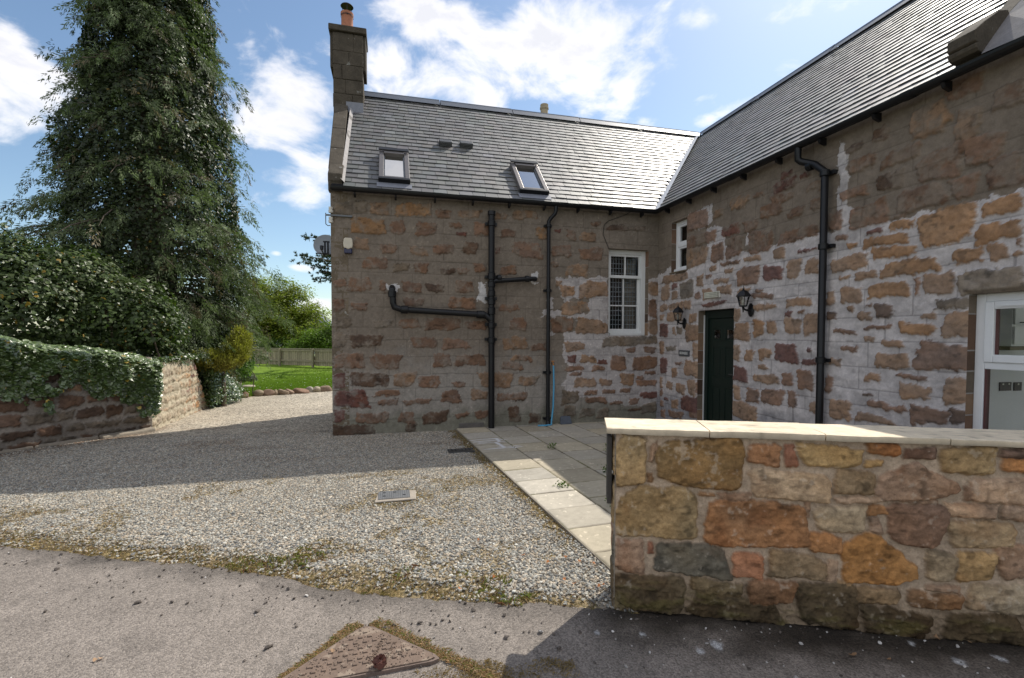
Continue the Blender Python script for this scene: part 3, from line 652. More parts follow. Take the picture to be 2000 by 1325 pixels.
# --- skew across the wing roof
sk = MB()
for s0, s1 in [(.42, 1.3), (1.306, 2.2), (2.206, 3.1), (3.106, TB)]:
    a = [PB(SK0, s0, .085), PB(SK1, s0, .085), PB(SK1, s1, .085), PB(SK0, s1, .085)]; b = [PB(SK0, s0, -.05), PB(SK1, s0, -.05), PB(SK1, s1, -.05), PB(SK0, s1, -.05)]
    sk.add(b + a, [(0, 3, 2, 1), (4, 5, 6, 7), (0, 1, 5, 4), (1, 2, 6, 5), (2, 3, 7, 6), (3, 0, 4, 7)])
sk.build('skew', M['gablestone'], house, bevel=.012)
pt = MB()
xe = L - .16
_q = [(.12, 3.90), (.10, 3.95), (.03, 3.965), (.005, 3.99), (-.005, 4.02), (.02, 4.03), (-.01, 4.045), (-.01, 4.13), (.10, 4.22), (.26, 4.33), (.36, 4.35), (.42, 4.25), (.2, 3.90)]
pt.prism([(xe + x_, -SK0 + .015, z_) for x_, z_ in _q], (0, -(SK1 - SK0) - .03, 0))
pt.build('skewputt', M['gablestone'], house, bevel=.012)
ff = MB()
a = [PB(SK1 + .02, .02, .03), PB(SK1 + .46, -.01, .02), PB(SK1 + .30, .8, .02), PB(SK1 + .24, TB, .02), PB(SK1 + .003, TB, .088), PB(SK1 + .003, .5, .088)]
ff.add(a, [(0, 1, 2, 3, 4, 5)]); ff.build('flashing', mat('old mortar skim', (.20, .19, .195), .9, var=.25, vscale=7, fine=50, bump=.5, bdist=.006), house, fix=False)

# --- chimney on the gable
ch = MB()
cy0, cy1 = 2.06, 2.60
zc_ = 5.3; rc_ = random.Random(6)
while zc_ < 7.51:
    zd = min(7.52, zc_ + rc_.uniform(.20, .30)); o1, o2 = rc_.uniform(-.006, .006), rc_.uniform(-.006, .006); xm_ = rc_.uniform(-.02, .25); zd = 7.52 if 7.52 - zd < .1 else zd
    ch.box((-.16 + o1, cy0 + o2, zc_), (xm_ - .004, cy1 + o1, zd - .006)); ch.box((xm_ + .004, cy0 + o2 + rc_.uniform(-.006, .006), zc_), (.40 + o2, cy1 + o1, zd - .006)); zc_ = zd
ch.box((-.145, cy0 + .015, 5.3), (.385, cy1 - .015, 7.51))

chim = ch.build('chimney', M['gablestone'], house, bevel=.012)
q = MB(); q.box((-.215, cy0 + .05, 6.85), (.455, cy1 + .04, 7.52)); q.build('chimney_band', M['gablestone'], chim, bevel=.01)
q = MB(); q.box((-.235, cy0 - .045, 7.523), (.475, cy1 + .06, 7.64)); q.build('chimney_cap', M['gablestone'], chim, bevel=.015)
q = MB(); q.box((.08, cy0 - .035, 5.95), (.405, cy0 - .002, 6.18)); q.build('flashing', M['lead'], chim)
pot = MB(); pc = (.09, 2.34, 7.64)
pot.lathe([(.12, 0), (.125, .02), (.115, .06), (.112, .36), (.125, .38), (.125, .42), (.10, .42), (.095, .2)], pc, 20)
pot.build('chimney_pot', M['terracotta'], chim, smooth=True)
cw = MB(); cw.lathe([(.03, .60), (.115, .57), (.125, .555), (.03, .56)], pc, 20)
cw.lathe([(.126, .35), (.126, .365)], pc, 20, caps=False)
for k in range(3):
    th = k * 2.1 + .6; cw.tube([(pc[0] + .118 * math.cos(th), pc[1] + .118 * math.sin(th), pc[2] + .34), (pc[0] + .10 * math.cos(th), pc[1] + .10 * math.sin(th), pc[2] + .58)], .006, 6)
cw.build('cowl', M['blackpipe'], chim, smooth=True)
# second stack, peeping over the far side of the ridge
pb = ony(1063, 222, 3.5); ch2 = MB(); ch2.box((pb[0] - .3, 3.1, -.1), (pb[0] + .3, 3.8, pb[2] - .30)); chim2 = ch2.build('chimney', M['gablestone'], house)
pot = MB(); pot.lathe([(.10, -.30), (.092, .10), (.11, .12), (.11, .16), (.095, .17), (.10, .20), (.10, .23), (.06, .23)], (pb[0], 3.5, pb[2] - .02), 18); pot.build('chimney_pot', M['buffpot'], chim2, smooth=True)

# --- roof windows and vents
def onroofA(x, y):
    d = ray(x, y); t = (HE + (Y0 + .1) * KA - H0) / (d[2] - KA * d[1]); P = O3 + d * t; return P[0], (P[1] + .1) * ua
def roof_window(px, blind):
    a0, s1 = onroofA(*px[0]); a1 = onroofA(*px[1])[0]; s0 = onroofA(*px[2])[1]
    def bx(m, a, b, c, d, n0, n1):
        V = [PA(a, c, n0), PA(b, c, n0), PA(b, d, n0), PA(a, d, n0), PA(a, c, n1), PA(b, c, n1), PA(b, d, n1), PA(a, d, n1)]
        m.add(V, [(0, 3, 2, 1), (4, 5, 6, 7), (0, 1, 5, 4), (1, 2, 6, 5), (2, 3, 7, 6), (3, 0, 4, 7)])
    f = MB(); w = .075
    bx(f, a0, a0 + w, s0, s1, 0, .095); bx(f, a1 - w, a1, s0, s1, 0, .095); bx(f, a0 + w, a1 - w, s1 - .13, s1, 0, .115); bx(f, a0 + w, a1 - w, s0, s0 + .075, 0, .085)
    fo = f.build('roof_window', M['velux'], house, bevel=.006)
    e = MB(); bx(e, a0 - .01, a1 + .01, s1 - .06, s1 + .03, .116, .135); e.build('hood', M['blackpipe'], fo, bevel=.004); e = MB(); bx(e, a0 - .005, a1 + .005, s0 - .03, s0 + .03, .02, .096); e.build('bottom_cladding', M['blackpipe'], fo, bevel=.004)
    s_ = MB(); bx(s_, a0 + w, a0 + w + .022, s0 + .075, s1 - .13, .03, .075); bx(s_, a1 - w - .022, a1 - w, s0 + .075, s1 - .13, .03, .075); bx(s_, a0 + w + .022, a1 - w - .022, s0 + .075, s0 + .10, .03, .075); s_.build('sash', M['steel'], fo)
    g = MB(); g.add([PA(a0 + w, s0 + .07, .05), PA(a1 - w, s0 + .07, .05), PA(a1 - w, s1 - .12, .05), PA(a0 + w, s1 - .12, .05)], [(0, 1, 2, 3)]); g.build('pane', M['roofglass'], fo, fix=False)
    b = MB(); k = .55 if blind else 0
    b.add([PA(a0 + w, s0 + .07, .03), PA(a1 - w, s0 + .07, .03), PA(a1 - w, s1 - .12 - k * .3, .03), PA(a0 + w, s1 - .12 - k * .3, .03)], [(0, 1, 2, 3)]); b.build('blind', M['curtain'] if not blind else M['plaster'], fo, fix=False)
    ap = MB(); bx(ap, a0 - .03, a1 + .03, s0 - .17, s0 - .03, .017, .022); ap.build('apron', M['lead'], fo)
roof_window([(741, 303), (797, 307), (746, 357)], False)
roof_window([(995, 326), (1047, 331), (1013, 378)], True)
for (xa, xb, yt, yb) in ((857, 881, 280, 291), (897, 921, 283, 294)):
    a0, s1 = onroofA(xa, yt); a1 = onroofA(xb, yt)[0]
    m = MB(); V = [PA(a0, s1 - .13, .0), PA(a1, s1 - .13, .0), PA(a1, s1, 0), PA(a0, s1, 0), PA(a0, s1 - .14, .10), PA(a1, s1 - .14, .10), PA(a1, s1, .085), PA(a0, s1, .085)]
    m.add(V, [(0, 3, 2, 1), (4, 5, 6, 7), (0, 1, 5, 4), (1, 2, 6, 5), (2, 3, 7, 6), (3, 0, 4, 7)])
    for k in range(3):
        V = [PA(a0 + .012, s1 - .152, .02 + k * .028), PA(a1 - .012, s1 - .152, .02 + k * .028), PA(a1 - .012, s1 - .141, .036 + k * .028), PA(a0 + .012, s1 - .141, .036 + k * .028)]; m.add(V, [(0, 1, 2, 3)])
    m.build('roof_vent', mat('slate grey vent', (.05, .052, .055), .5, var=.15), house, bevel=.006)

# --- gutters with their brackets
def gutter(p0, p1, out):
    p0, p1, out = Vector(p0), Vector(p1), Vector(out); m = MB(); n = 9
    V = []
    for p in (p0, p1):
        for rr_ in (.058, .050):
            for k in range(n):
                th = math.pi * k / (n - 1); V.append(p + out * (-math.cos(th) * rr_) + Vector((0, 0, -math.sin(th) * rr_)))
    Fs = []
    for k in range(n - 1):
        Fs += [(k, k + 1, 2 * n + k + 1, 2 * n + k), (n + k, 3 * n + k, 3 * n + k + 1, n + k + 1)]
    Fs += [(0, 2 * n, 3 * n, n), (n - 1, 2 * n - 1, 4 * n - 1, 3 * n - 1)]
    m.add(V, Fs); 
    t = (p1 - p0); ln = t.length; t.normalize()
    for k in range(1, int(ln / 2.4) + 1):
        c = p0 + t * (k * 2.4 - .4)
        V = []
        for e in (-.045, .045):
            for kk in range(n):
                th = math.pi * kk / (n - 1); V.append(c + t * e + out * (-math.cos(th) * .065) + Vector((0, 0, -math.sin(th) * .065)))
        m.add(V, [(kk, kk + 1, n + kk + 1, n + kk) for kk in range(n - 1)])
    m.add([p0 + out * (-math.cos(math.pi * k / (n - 1)) * .058) + Vector((0, 0, -math.sin(math.pi * k / (n - 1)) * .058)) for k in range(n)], [tuple(range(n))])
    o = m.build('gutter', M['blackpipe'], house, fix=False)
    k = .35
    while k < ln - .2:
        c = p0 + t * k; b = MB(); w = t * .016
        prof = [c - out * .07 + Vector((0, 0, -.04)), c + out * .03 + Vector((0, 0, -.062)), c + out * .01 + Vector((0, 0, -.10)), c - out * .07 + Vector((0, 0, -.125))]
        b.prism([p - w for p in prof], w * 2); b.build('bracket', M['blackpipe'], o); k += .62
    return o
gutter((.02, -.145, 3.875), (L - .14, -.145, 3.875), (0, -1, 0))
gutter((L - .145, -.12, 3.875), (L - .145, -9.6, 3.875), (-1, 0, 0))

# --- rainwater and soil pipes
def clip(m, c, r, axis='z', w=.05):
    if axis == 'z': m.lathe([(r, -.035), (r + .012, -.03), (r + .012, .03), (r, .035)], c, 14)
def pipe_A(u, z): return (u, -.085, z)
dp = MB(); x1 = ony(1071, 600, -.085)[0]; xt = ony(1085, 410, -.12)[0]
dp.tube([(xt, -.14, 3.86), (xt, -.14, 3.74), (xt - .01, -.13, 3.70), (x1 + .03, -.09, 3.62), (x1, -.085, 3.57), (x1, -.085, 0.03)], .034, 12)
for z in (3.50, 2.38, .95, .14): dp.lathe([(.036, -.03), (.047, -.025), (.047, .025), (.036, .03)], (x1, -.085, z), 14); dp.box((x1 - .07, -.06, z - .02), (x1 + .07, -.0, z + .02))
dp.tube([(x1, -.085, .1), (x1, -.12, .02)], .036, 12)
dp.build('downpipe', M['blackpipe'], house, smooth=True)
sp = MB(); xs = ony(960, 620, -.1)[0]; yy = -.1
zt = ony(960, 413, yy)[2]
sp.tube([(xs, yy, zt), (xs, yy, .02)], .052, 14)
sp.lathe([(.056, -.07), (.066, -.06), (.066, .0), (.05, .0)], (xs, yy, zt), 14)
for yp, hh in ((437, .05), (540, .06), (556, .05), (574, .05), (590, .05), (608, .06), (636, .05), (665, .05)):
    zc = ony(960, yp, yy)[2]; sp.lathe([(.053, -hh), (.066, -hh + .01), (.066, hh - .01), (.053, hh)], (xs, yy, zc), 14)
for yp in (437, 541, 583, 634, 663): zc = ony(960, yp, yy)[2]; sp.box((xs - .10, -.07, zc - .025), (xs + .10, 0, zc + .025))
# the long branch to the left
a = ony(766, 562, -.10); b = ony(768, 592, -.10); c = ony(785, 605, -.10); d = ony(950, 615, -.10)
sp.tube([(a[0], .04, a[2]), (a[0], -.06, a[2]), (a[0], -.098, a[2] - .03), (b[0], -.10, b[2]), (b[0] + .02, -.10, b[2] - .07), (c[0], -.10, c[2]), (d[0] - .03, -.10, d[2]), (xs, -.10, d[2] - .10)], .050, 14)
sp.lathe([(.052, -.05), (.064, -.045), (.064, .045), (.052, .05)], (a[0], -.10, (a[2] + b[2]) / 2 + .02), 14)
MX = Matrix.Translation((c[0] + .04, -.10, c[2])) @ Matrix.Rotation(R(90), 4, 'Y'); sp.lathe([(.052, -.06), (.065, -.05), (.065, .05), (.052, .06)], (0, 0, 0), 14, MX)
MX = Matrix.Translation((d[0] - .10, -.10, d[2])) @ Matrix.Rotation(R(90), 4, 'Y'); sp.lathe([(.052, -.07), (.065, -.06), (.065, .06), (.052, .07)], (0, 0, 0), 14, MX)
# the short branch to the right
a = ony(1047, 545, -.10); d = ony(968, 549, -.10)
sp.tube([(xs, -.10, d[2] - .02), (d[0], -.10, d[2]), (a[0] - .06, -.10, a[2]), (a[0] - .01, -.09, a[2]), (a[0], -.04, a[2]), (a[0], .04, a[2])], .040, 14)
for xq in (d[0] + .06, a[0] - .16): 
    MX = Matrix.Translation((xq, -.10, a[2] - .005)) @ Matrix.Rotation(R(90), 4, 'Y'); sp.lathe([(.042, -.04), (.054, -.03), (.054, .03), (.042, .04)], (0, 0, 0), 14, MX)
sp.build('soil_pipe', M['blackpipe'], house, smooth=True)
dp = MB(); w1 = onx(1606, 560, L - .09); yw = w1[1]; t0 = onx(1562, 300, L - .12); t1 = onx(1568, 316, L - .1); t2 = onx(1600, 318, L - .09); t3 = onx(1612, 330, L - .09)
dp.tube([(L - .145, t0[1], 3.86), (L - .145, t0[1], t1[2] + .03), (L - .12, t0[1] - .02, t1[2]), (L - .09, t2[1] + .06, t2[2]), (L - .09, yw, t3[2] - .03), (L - .09, yw, .03)], .040, 12)
for yp in (340, 482, 704): 
    z = onx(1608, yp, L - .09)[2]; dp.lathe([(.042, -.035), (.052, -.03), (.052, .03), (.042, .035)], (L - .09, yw, z), 14); dp.box((L - .06, yw - .085, z - .02), (L, yw + .085, z + .02))
MX = Matrix.Translation((L - .09, t2[1] + .12, t2[2])) @ Matrix.Rotation(R(90), 4, 'X'); dp.lathe([(.042, -.035), (.052, -.03), (.052, .03), (.042, .035)], (0, 0, 0), 14, MX)
dp.build('downpipe', M['blackpipe'], house, smooth=True)
# vent grille low on the wall
vg = MB(); g0, g1 = ony(896, 832), ony(945, 832); vz0, vz1 = .03, .11
vg.box((g0[0], -.012, vz0), (g1[0], .0, vz1)); 
for k in range(5):
    z = vz0 + .010 + k * .014; vg.box((g0[0] + .012, -.017, z), ((g0[0] + g1[0]) / 2 - .012, -.011, z + .006)); vg.box(((g0[0] + g1[0]) / 2 + .012, -.017, z), (g1[0] - .012, -.011, z + .006))
vg.build('vent_grille', mat('vent plastic', (.13, .12, .11), .7), house)

# --- sash window with lattice
fr = MB(); a, b, c, d = OP_SASH; yf = .11
fr.box((a, yf, b), (a + .07, yf + .10, d)); fr.box((c - .085, yf, b), (c, yf + .10, d)); fr.box((a + .07, yf, d - .075), (c - .085, yf + .10, d)); fr.box((a + .07, yf - .035, b), (c - .085, yf + .10, b + .045)); 
win = fr.build('window', M['whitepaint'], house, bevel=.004)
zm = ony(1220, 541, yf)[2]; a2, c2 = a + .07, c - .085; xm = (a2 + c2) / 2 - .02
up = MB(); up.box((a2, yf + .02, zm - .025), (c2, yf + .055, zm + .03)); up.box((c2 - .045, yf + .02, zm + .03), (c2, yf + .055, d - .075)); up.box((a2, yf + .02, zm + .03), (a2 + .04, yf + .055, d - .075)); up.box((a2 + .04, yf + .02, d - .115), (c2 - .045, yf + .055, d - .075)); up.box((xm + .01, yf + .024, zm + .03), (xm + .038, yf + .05, d - .115)); up.build('upper_sash', M['whitepaint'], win, bevel=.003)
lo = MB(); z1 = zm - .026; lo.box((a2, yf + .062, b + .045), (c2, yf + .097, b + .125)); lo.box((c2 - .05, yf + .062, b + .125), (c2, yf + .097, z1)); lo.box((a2, yf + .062, b + .125), (a2 + .045, yf + .097, z1)); lo.box((xm, yf + .066, b + .125), (xm + .026, yf + .092, z1))
zq = ony(1220, 597, yf)[2]; lo.box((a2 + .045, yf + .067, zq - .012), (xm, yf + .091, zq + .012)); lo.box((xm + .026, yf + .067, zq - .012), (c2 - .05, yf + .091, zq + .012)); lo.build('lower_sash', M['whitepaint'], win, bevel=.003)
gl = MB(); gl.quad((a2, yf + .037, zm), (c2, yf + .037, zm), (c2, yf + .037, d - .08), (a2, yf + .037, d - .08)); gl.quad((a2, yf + .078, b + .05), (c2, yf + .078, b + .05), (c2, yf + .078, zm), (a2, yf + .078, zm)); gl.build('pane', M['glass'], win, fix=False)
gr = MB(); yg = yf + .15
for k in range(11):
    x = a2 + .03 + k * (c2 - a2 - .06) / 10; gr.box((x - .006, yg, b + .09), (x + .006, yg + .006, d - .10))
for k in range(16):
    z = b + .12 + k * (d - b - .26) / 15; gr.box((a2 + .02, yg + .007, z - .006), (c2 - .02, yg + .013, z + .006))
gr.build('security_grille', M['grille'], win)
cu = MB()
def curtain(pts, z0, z1, base, par=None, label=None):
    m = MB(); V = []; n = len(pts)
    for z in (z0, z1): V += [(p[0], p[1], z) for p in pts]
    m.add(V, [(i, i + 1, n + i + 1, n + i) for i in range(n - 1)]); o = m.build('curtain', M['curtain'], None, fix=False, smooth=True)
    s = o.modifiers.new('thick', 'SOLIDIFY'); s.thickness = .006
    return tag(o, label, 'curtain')
curtain([(c - .34 + .26 * k / 30, .33 + .03 * math.sin(k * .95), 0) for k in range(31)], b - .1, d, None, None, 'pale curtain drawn to the right behind the latticed sash window')
# --- small window on the wing
a, b, c, d = OP_SMALL; xf = L + .09
def wbox(m, u0, z0, u1, z1, n0, n1): m.box((L + n0, -u0, z0), (L + n1, -u1, z1))
fr = MB(); wbox(fr, a, b + .055, a + .06, d, .09, .16); wbox(fr, c - .06, b + .055, c, d, .09, .16); wbox(fr, a + .06, d - .06, c - .06, d, .09, .16); wbox(fr, a, b, c, b + .055, .05, .16); zmid = b + (d - b) * .53
wbox(fr, a + .06, zmid - .03, c - .06, zmid + .03, .085, .16); win = fr.build('window', M['pvcwhite'], house, bevel=.005)
s_ = MB()
for (z0, z1) in ((b + .055, zmid - .03), (zmid + .03, d - .06)):
    wbox(s_, a + .06, z0, a + .095, z1, .10, .15); wbox(s_, c - .095, z0, c - .06, z1, .10, .15); wbox(s_, a + .095, z0, c - .095, z0 + .035, .10, .15); wbox(s_, a + .095, z1 - .035, c - .095, z1, .10, .15)
s_.build('sash', M['pvcwhite'], win, bevel=.004)
gl = MB(); gl.quad((L + .125, -a - .07, b + .06), (L + .125, -c + .07, b + .06), (L + .125, -c + .07, d - .07), (L + .125, -a - .07, d - .07)); gl.build('pane', M['glass'], win, fix=False)
sl = MB(); wbox(sl, a - .02, b - .03, c + .02, b - .002, -.03, .13); sl.build('sill', M['sandstone'], win, bevel=.006)
curtain([(L + .3 + .02 * math.sin(k * .9), -a - .05 - .18 * k / 24, 0) for k in range(25)], b - .1, d, None, None, 'beige curtain hanging inside the small white window high in the corner')
# --- front door
a, b, c, d = OP_DOOR
f = MB(); wbox(f, a + .002, 0, a + .075, d, .12, .20); wbox(f, c - .06, 0, c - .002, d, .12, .20); wbox(f, a + .075, d - .13, c - .06, d - .002, .12, .20); 
f.build('door_frame', M['doorgreen'], house, bevel=.006)
w = MB(); wbox(w, a + .001, 0, a + .012, d - .07, .10, .118); w.build('frame_bead', M['whitepaint'], house)
dr = MB(); u0, u1 = a + .078, c - .063; wbox(dr, u0, .03, u1, d - .134, .155, .195)
door = dr.build('door', M['doorgreen'], house)
wdt = u1 - u0; rails = [(.03, .03 + .2), (.80, .95), (1.42, 1.53), (d - .134 - .15, d - .134)]
st = MB()
for z0, z1 in rails: wbox(st, u0 + .10, z0, u1 - .10, z1, .147, .1545)
for uu in ((u0, u0 + .10), ((u0 + u1) / 2 - .05, (u0 + u1) / 2 + .05), (u1 - .10, u1)):
    if uu[0] > u0 + .05 and uu[1] < u1 - .05:
        for q in range(3): wbox(st, uu[0], rails[q][1], uu[1], rails[q + 1][0], .147, .1545)
    else: wbox(st, uu[0], .03, uu[1], d - .134, .147, .1545)
st.build('door_rails', M['doorgreen'], door, bevel=.004)
for i in range(3):
    for (p, q) in ((u0 + .13, (u0 + u1) / 2 - .08), ((u0 + u1) / 2 + .08, u1 - .13)):
        m = MB(); wbox(m, p, rails[i][1] + .03, q, rails[i + 1][0] - .03, .148, .1545); m.build('door_panel', M['doorgreen'] if i < 2 else M['glass'], door, bevel=.005)
hn = MB(); hn.box((L + .105, -u1 + .05, 1.0), (L + .147, -u1 + .075, 1.03)); hn.tube([(L + .11, -u1 + .06, 1.015), (L + .11, -u1 + .17, 1.015)], .009, 8); hn.build('handle', M['steel'], door)
rm = MB(); wbox(rm, a - .01, -.01, c + .01, 2.1, .215, .235); rm.build('door_backing', M['darkroom'], house)
sp_ = MB(); sp_.box((L - .35, -2.1, .0), (L + .11, -1.2, .07)); sp_.build('door_step', M['sandstone'], house, bevel=.012)
# --- large kitchen window
a, b, c, d = OP_BIG
fr = MB(); wbox(fr, a, b, a + .07, d, .09, .16); wbox(fr, c - .07, b, c, d, .09, .16); wbox(fr, a + .07, d - .07, c - .07, d, .09, .16); wbox(fr, a + .07, b, c - .07, b + .07, .09, .16)
zt_ = onx(1960, 709, L + .1)[2]; wbox(fr, a + .07, zt_ - .06, c - .07, zt_, .09, .16); wbox(fr, 5.85, b + .07, 5.92, zt_ - .06, .09, .16); wbox(fr, 5.85, zt_, 5.92, d - .07, .09, .16)
win = fr.build('window', M['pvcwhite'], house, bevel=.006)
s_ = MB()
for (p, q) in ((a + .07, 5.85), (5.92, c - .07)):
    wbox(s_, p, zt_, p + .065, d - .07, .075, .14); wbox(s_, q - .065, zt_, q, d - .07, .075, .14); wbox(s_, p + .065, zt_, q - .065, zt_ + .065, .075, .14); wbox(s_, p + .065, d - .135, q - .065, d - .07, .075, .14)
s_.build('top_light', M['pvcwhite'], win, bevel=.006)
tv = MB(); wbox(tv, a + .16, d - .118, a + .75, d - .092, .062, .0745); wbox(tv, a + .19, d - .112, a + .72, d - .106, .058, .061); tv.build('trickle_vent', M['pvcwhite'], win, bevel=.003)
gs = MB(); wbox(gs, a + .072, b + .07, a + .082, zt_ - .06, .10, .15); wbox(gs, a + .137, zt_ + .067, a + .145, d - .137, .10, .135); gs.build('gasket', mat('red brown gasket', (.10, .03, .03), .6, bump=0), win)
gl = MB(); gl.quad((L + .125, -a - .06, b + .06), (L + .125, -c + .06, b + .06), (L + .125, -c + .06, d - .06), (L + .125, -a - .06, d - .06)); gl.build('pane', M['glass'], win, fix=False)
sl = MB(); wbox(sl, a - .05, b - .10, c + .05, b - .003, -.05, .15); sl.build('sill', M['sandstone'], win, bevel=.008)

# ------------------------------------------------------------------ ground
def gridmesh(name, X, Y, Zz, material, colr=None, kind='structure', keep=None):
    nu, nv = X.shape; idx = np.arange(nu * nv).reshape(nu, nv)
    Fq = np.stack([idx[:-1, :-1], idx[1:, :-1], idx[1:, 1:], idx[:-1, 1:]], -1)
    if keep is not None: Fq = Fq[keep]
    Fq = Fq.reshape(-1, 4)
    # face up
    v = np.stack([X, Y, Zz], -1).reshape(-1, 3); n0 = np.cross(v[Fq[0, 1]] - v[Fq[0, 0]], v[Fq[0, 3]] - v[Fq[0, 0]])
    if n0[2] < 0: Fq = Fq[:, ::-1]
    return tag(mk(name, v, Fq, material, None, None if colr is None else colr.reshape(-1, 3), smooth=True), kind=kind)
gy = np.array([-600, -60, -15, 0, 7, 60, 600.]); gx = np.array([-600, -60, -15, 0, 15, 60, 600.])
GX, GY = np.meshgrid(gx, gy, indexing='ij')
gridmesh('ground', GX, GY, gz(GX, GY) - .05, mat('field earth', (.10, .12, .045), .95, var=.3, vscale=.6, fine=8, bump=.4, bdist=.03))
BND = np.array([(-14, 1.3), (-9, -.75), (-6, -1.95), (-4, -2.75), (-1.95, -3.62), (-1.14, -3.95), (-.36, -4.3), (.53, -4.87), (1.58, -5.31), (2.15, -5.47), (2.6, -5.66), (4, -6.27), (7, -7.55), (12, -9.7)])
def ybnd(x): return np.interp(x, BND[:, 0], BND[:, 1]) + .05 * fbm(np.asarray(x) * 2.2, np.asarray(x) * 0, 201, 3) + .040 * fbm(np.asarray(x) * 13, np.asarray(x) * 0 + 3, 205, 4)
def xpave(y): return 1.955 + .0725 * (-np.asarray(y))
EDGE = [tuple(onz(x, y, -.13)[:2]) for x, y in [(440, 784), (470, 779), (503, 773), (540, 771), (570, 769), (590, 767), (612, 765), (635, 764)]]
EX, EYY = np.array([-9.0, -3.9] + [p[0] for p in EDGE] + [1.5, 12]), np.array([5.2, 5.6] + [p[1] for p in EDGE] + [8.4, 9.0])
def moss(x, y):
    d = y - ybnd(x)
    n = fbm(x * 2.1, y * 2.1, 211, 4); n2 = fbm(x * 8, y * 8, 215, 3)
    wd = np.interp(x, [-3, -.5, .3, .9, 1.6, 2.1], [.42, .30, .30, .52, .16, .03])
    m = sst(wd * 1.15, wd * .35, d + .16 * n2 + .14 * n) * (.78 + .22 * sst(-.3, .2, n2 + .4 * n))
    e = xpave(y) - x
    m = np.maximum(m, sst(.20, .05, e + .10 * n2) * sst(-5.0, -4.2, y) * .95)
    m = np.maximum(m, sst(.42, .15, np.hypot((x - .98) / 1.3, y + 3.22) + .10 * n2) * .8)
    m = np.maximum(m, sst(.18, .42, n + .35 * n2) * .65 * sst(-1.9, -2.7, y))
    return np.clip(m, 0, 1)
gravm = bpy.data.materials.new('gravel bed'); gravm.use_nodes = True
def gravel_nodes(m):
    t = m.node_tree; p = t.nodes['Principled BSDF']
    co = N_(t, 'ShaderNodeTexCoord'); v = N_(t, 'ShaderNodeTexVoronoi'); v.inputs['Scale'].default_value = 48; v.inputs['Randomness'].default_value = 1; lk(t, co.outputs['Object'], v.inputs['Vector'])
    sp = N_(t, 'ShaderNodeSeparateColor'); lk(t, v.outputs['Color'], sp.inputs[0])
    cr = t.nodes.new('ShaderNodeValToRGB'); e = cr.color_ramp
    e.elements[0].color = (.30, .30, .32, 1); e.elements[1].color = (1.7, 1.66, 1.6, 1); e.elements[0].position = 0; e.elements[1].position = 1
    for pos, c in ((.25, (.62, .60, .58, 1)), (.5, (.95, .90, .84, 1)), (.75, (1.2, 1.12, 1.05, 1))):
        q = e.elements.new(pos); q.color = c
    lk(t, sp.outputs[0], cr.inputs[0])
    a = N_(t, 'ShaderNodeAttribute', attribute_name='col')
    mx = N_(t, 'ShaderNodeMix', data_type='RGBA', blend_type='MULTIPLY'); mx.inputs[0].default_value = 1; lk(t, cr.outputs[0], mx.inputs[6]); lk(t, a.outputs['Color'], mx.inputs[7])
    lk(t, mx.outputs[2], p.inputs['Base Color']); p.inputs['Roughness'].default_value = .9; p.inputs['Specular IOR Level'].default_value = .2
    b = N_(t, 'ShaderNodeBump'); b.inputs['Strength'].default_value = .9; b.inputs['Distance'].default_value = .012; b.invert = True
    lk(t, v.outputs['Distance'], b.inputs['Height']); lk(t, b.outputs[0], p.inputs['Normal'])
gravel_nodes(gravm)
xs_ = np.arange(-11, 2.45, .035); ys_ = np.arange(-6.0, 9.2, .035)
GX, GY = np.meshgrid(xs_, ys_, indexing='ij')
mo = moss(GX, GY)
GZ = gz(GX, GY) + .012 * fbm(GX * 1.3, GY * 1.3, 221, 3) + .006 * fbm(GX * 6, GY * 6, 225, 3)
dB = GY - ybnd(GX); GZ = np.where(dB < .25, gz(GX, GY) + (GZ - gz(GX, GY)) * sst(.02, .25, dB) - .006, GZ)
ex_ = xpave(GY) - GX; GZ = np.where(ex_ < .2, gz(GX, GY) + (GZ - gz(GX, GY)) * sst(0, .2, ex_) - .003, GZ)
n1 = fbm(GX * .9, GY * .9, 231, 4); n2 = fbm(GX * 7, GY * 7, 235, 4)
gc = np.array([.37, .34, .285]) * (1 + .16 * n1[..., None] + .12 * n2[..., None])
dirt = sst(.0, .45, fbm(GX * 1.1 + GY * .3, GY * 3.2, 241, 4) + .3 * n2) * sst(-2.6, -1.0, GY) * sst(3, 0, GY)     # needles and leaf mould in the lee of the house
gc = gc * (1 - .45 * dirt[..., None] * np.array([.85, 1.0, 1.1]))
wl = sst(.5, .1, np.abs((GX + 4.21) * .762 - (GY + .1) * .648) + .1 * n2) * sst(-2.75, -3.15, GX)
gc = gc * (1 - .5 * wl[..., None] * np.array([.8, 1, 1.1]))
far_warm = sst(1, 5, GY)[..., None]; gc = gc * (1 + .12 * far_warm)
mc = np.stack([.185 + .06 * n2, .145 + .05 * n2, .07 + .03 * n2], -1)
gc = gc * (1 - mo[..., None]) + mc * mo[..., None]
ce = (GX[:-1, :-1] + .0175, GY[:-1, :-1] + .0175)
kp = (ce[1] > ybnd(ce[0]) - .12) & (ce[0] < xpave(ce[1]) + .03) & ~((ce[1] > 0.05) & (ce[0] > .1)) & (ce[1] < np.interp(ce[0], EX, EYY) + .25)
gridmesh('gravel_drive', GX, GY, GZ, gravm, gc, keep=kp)
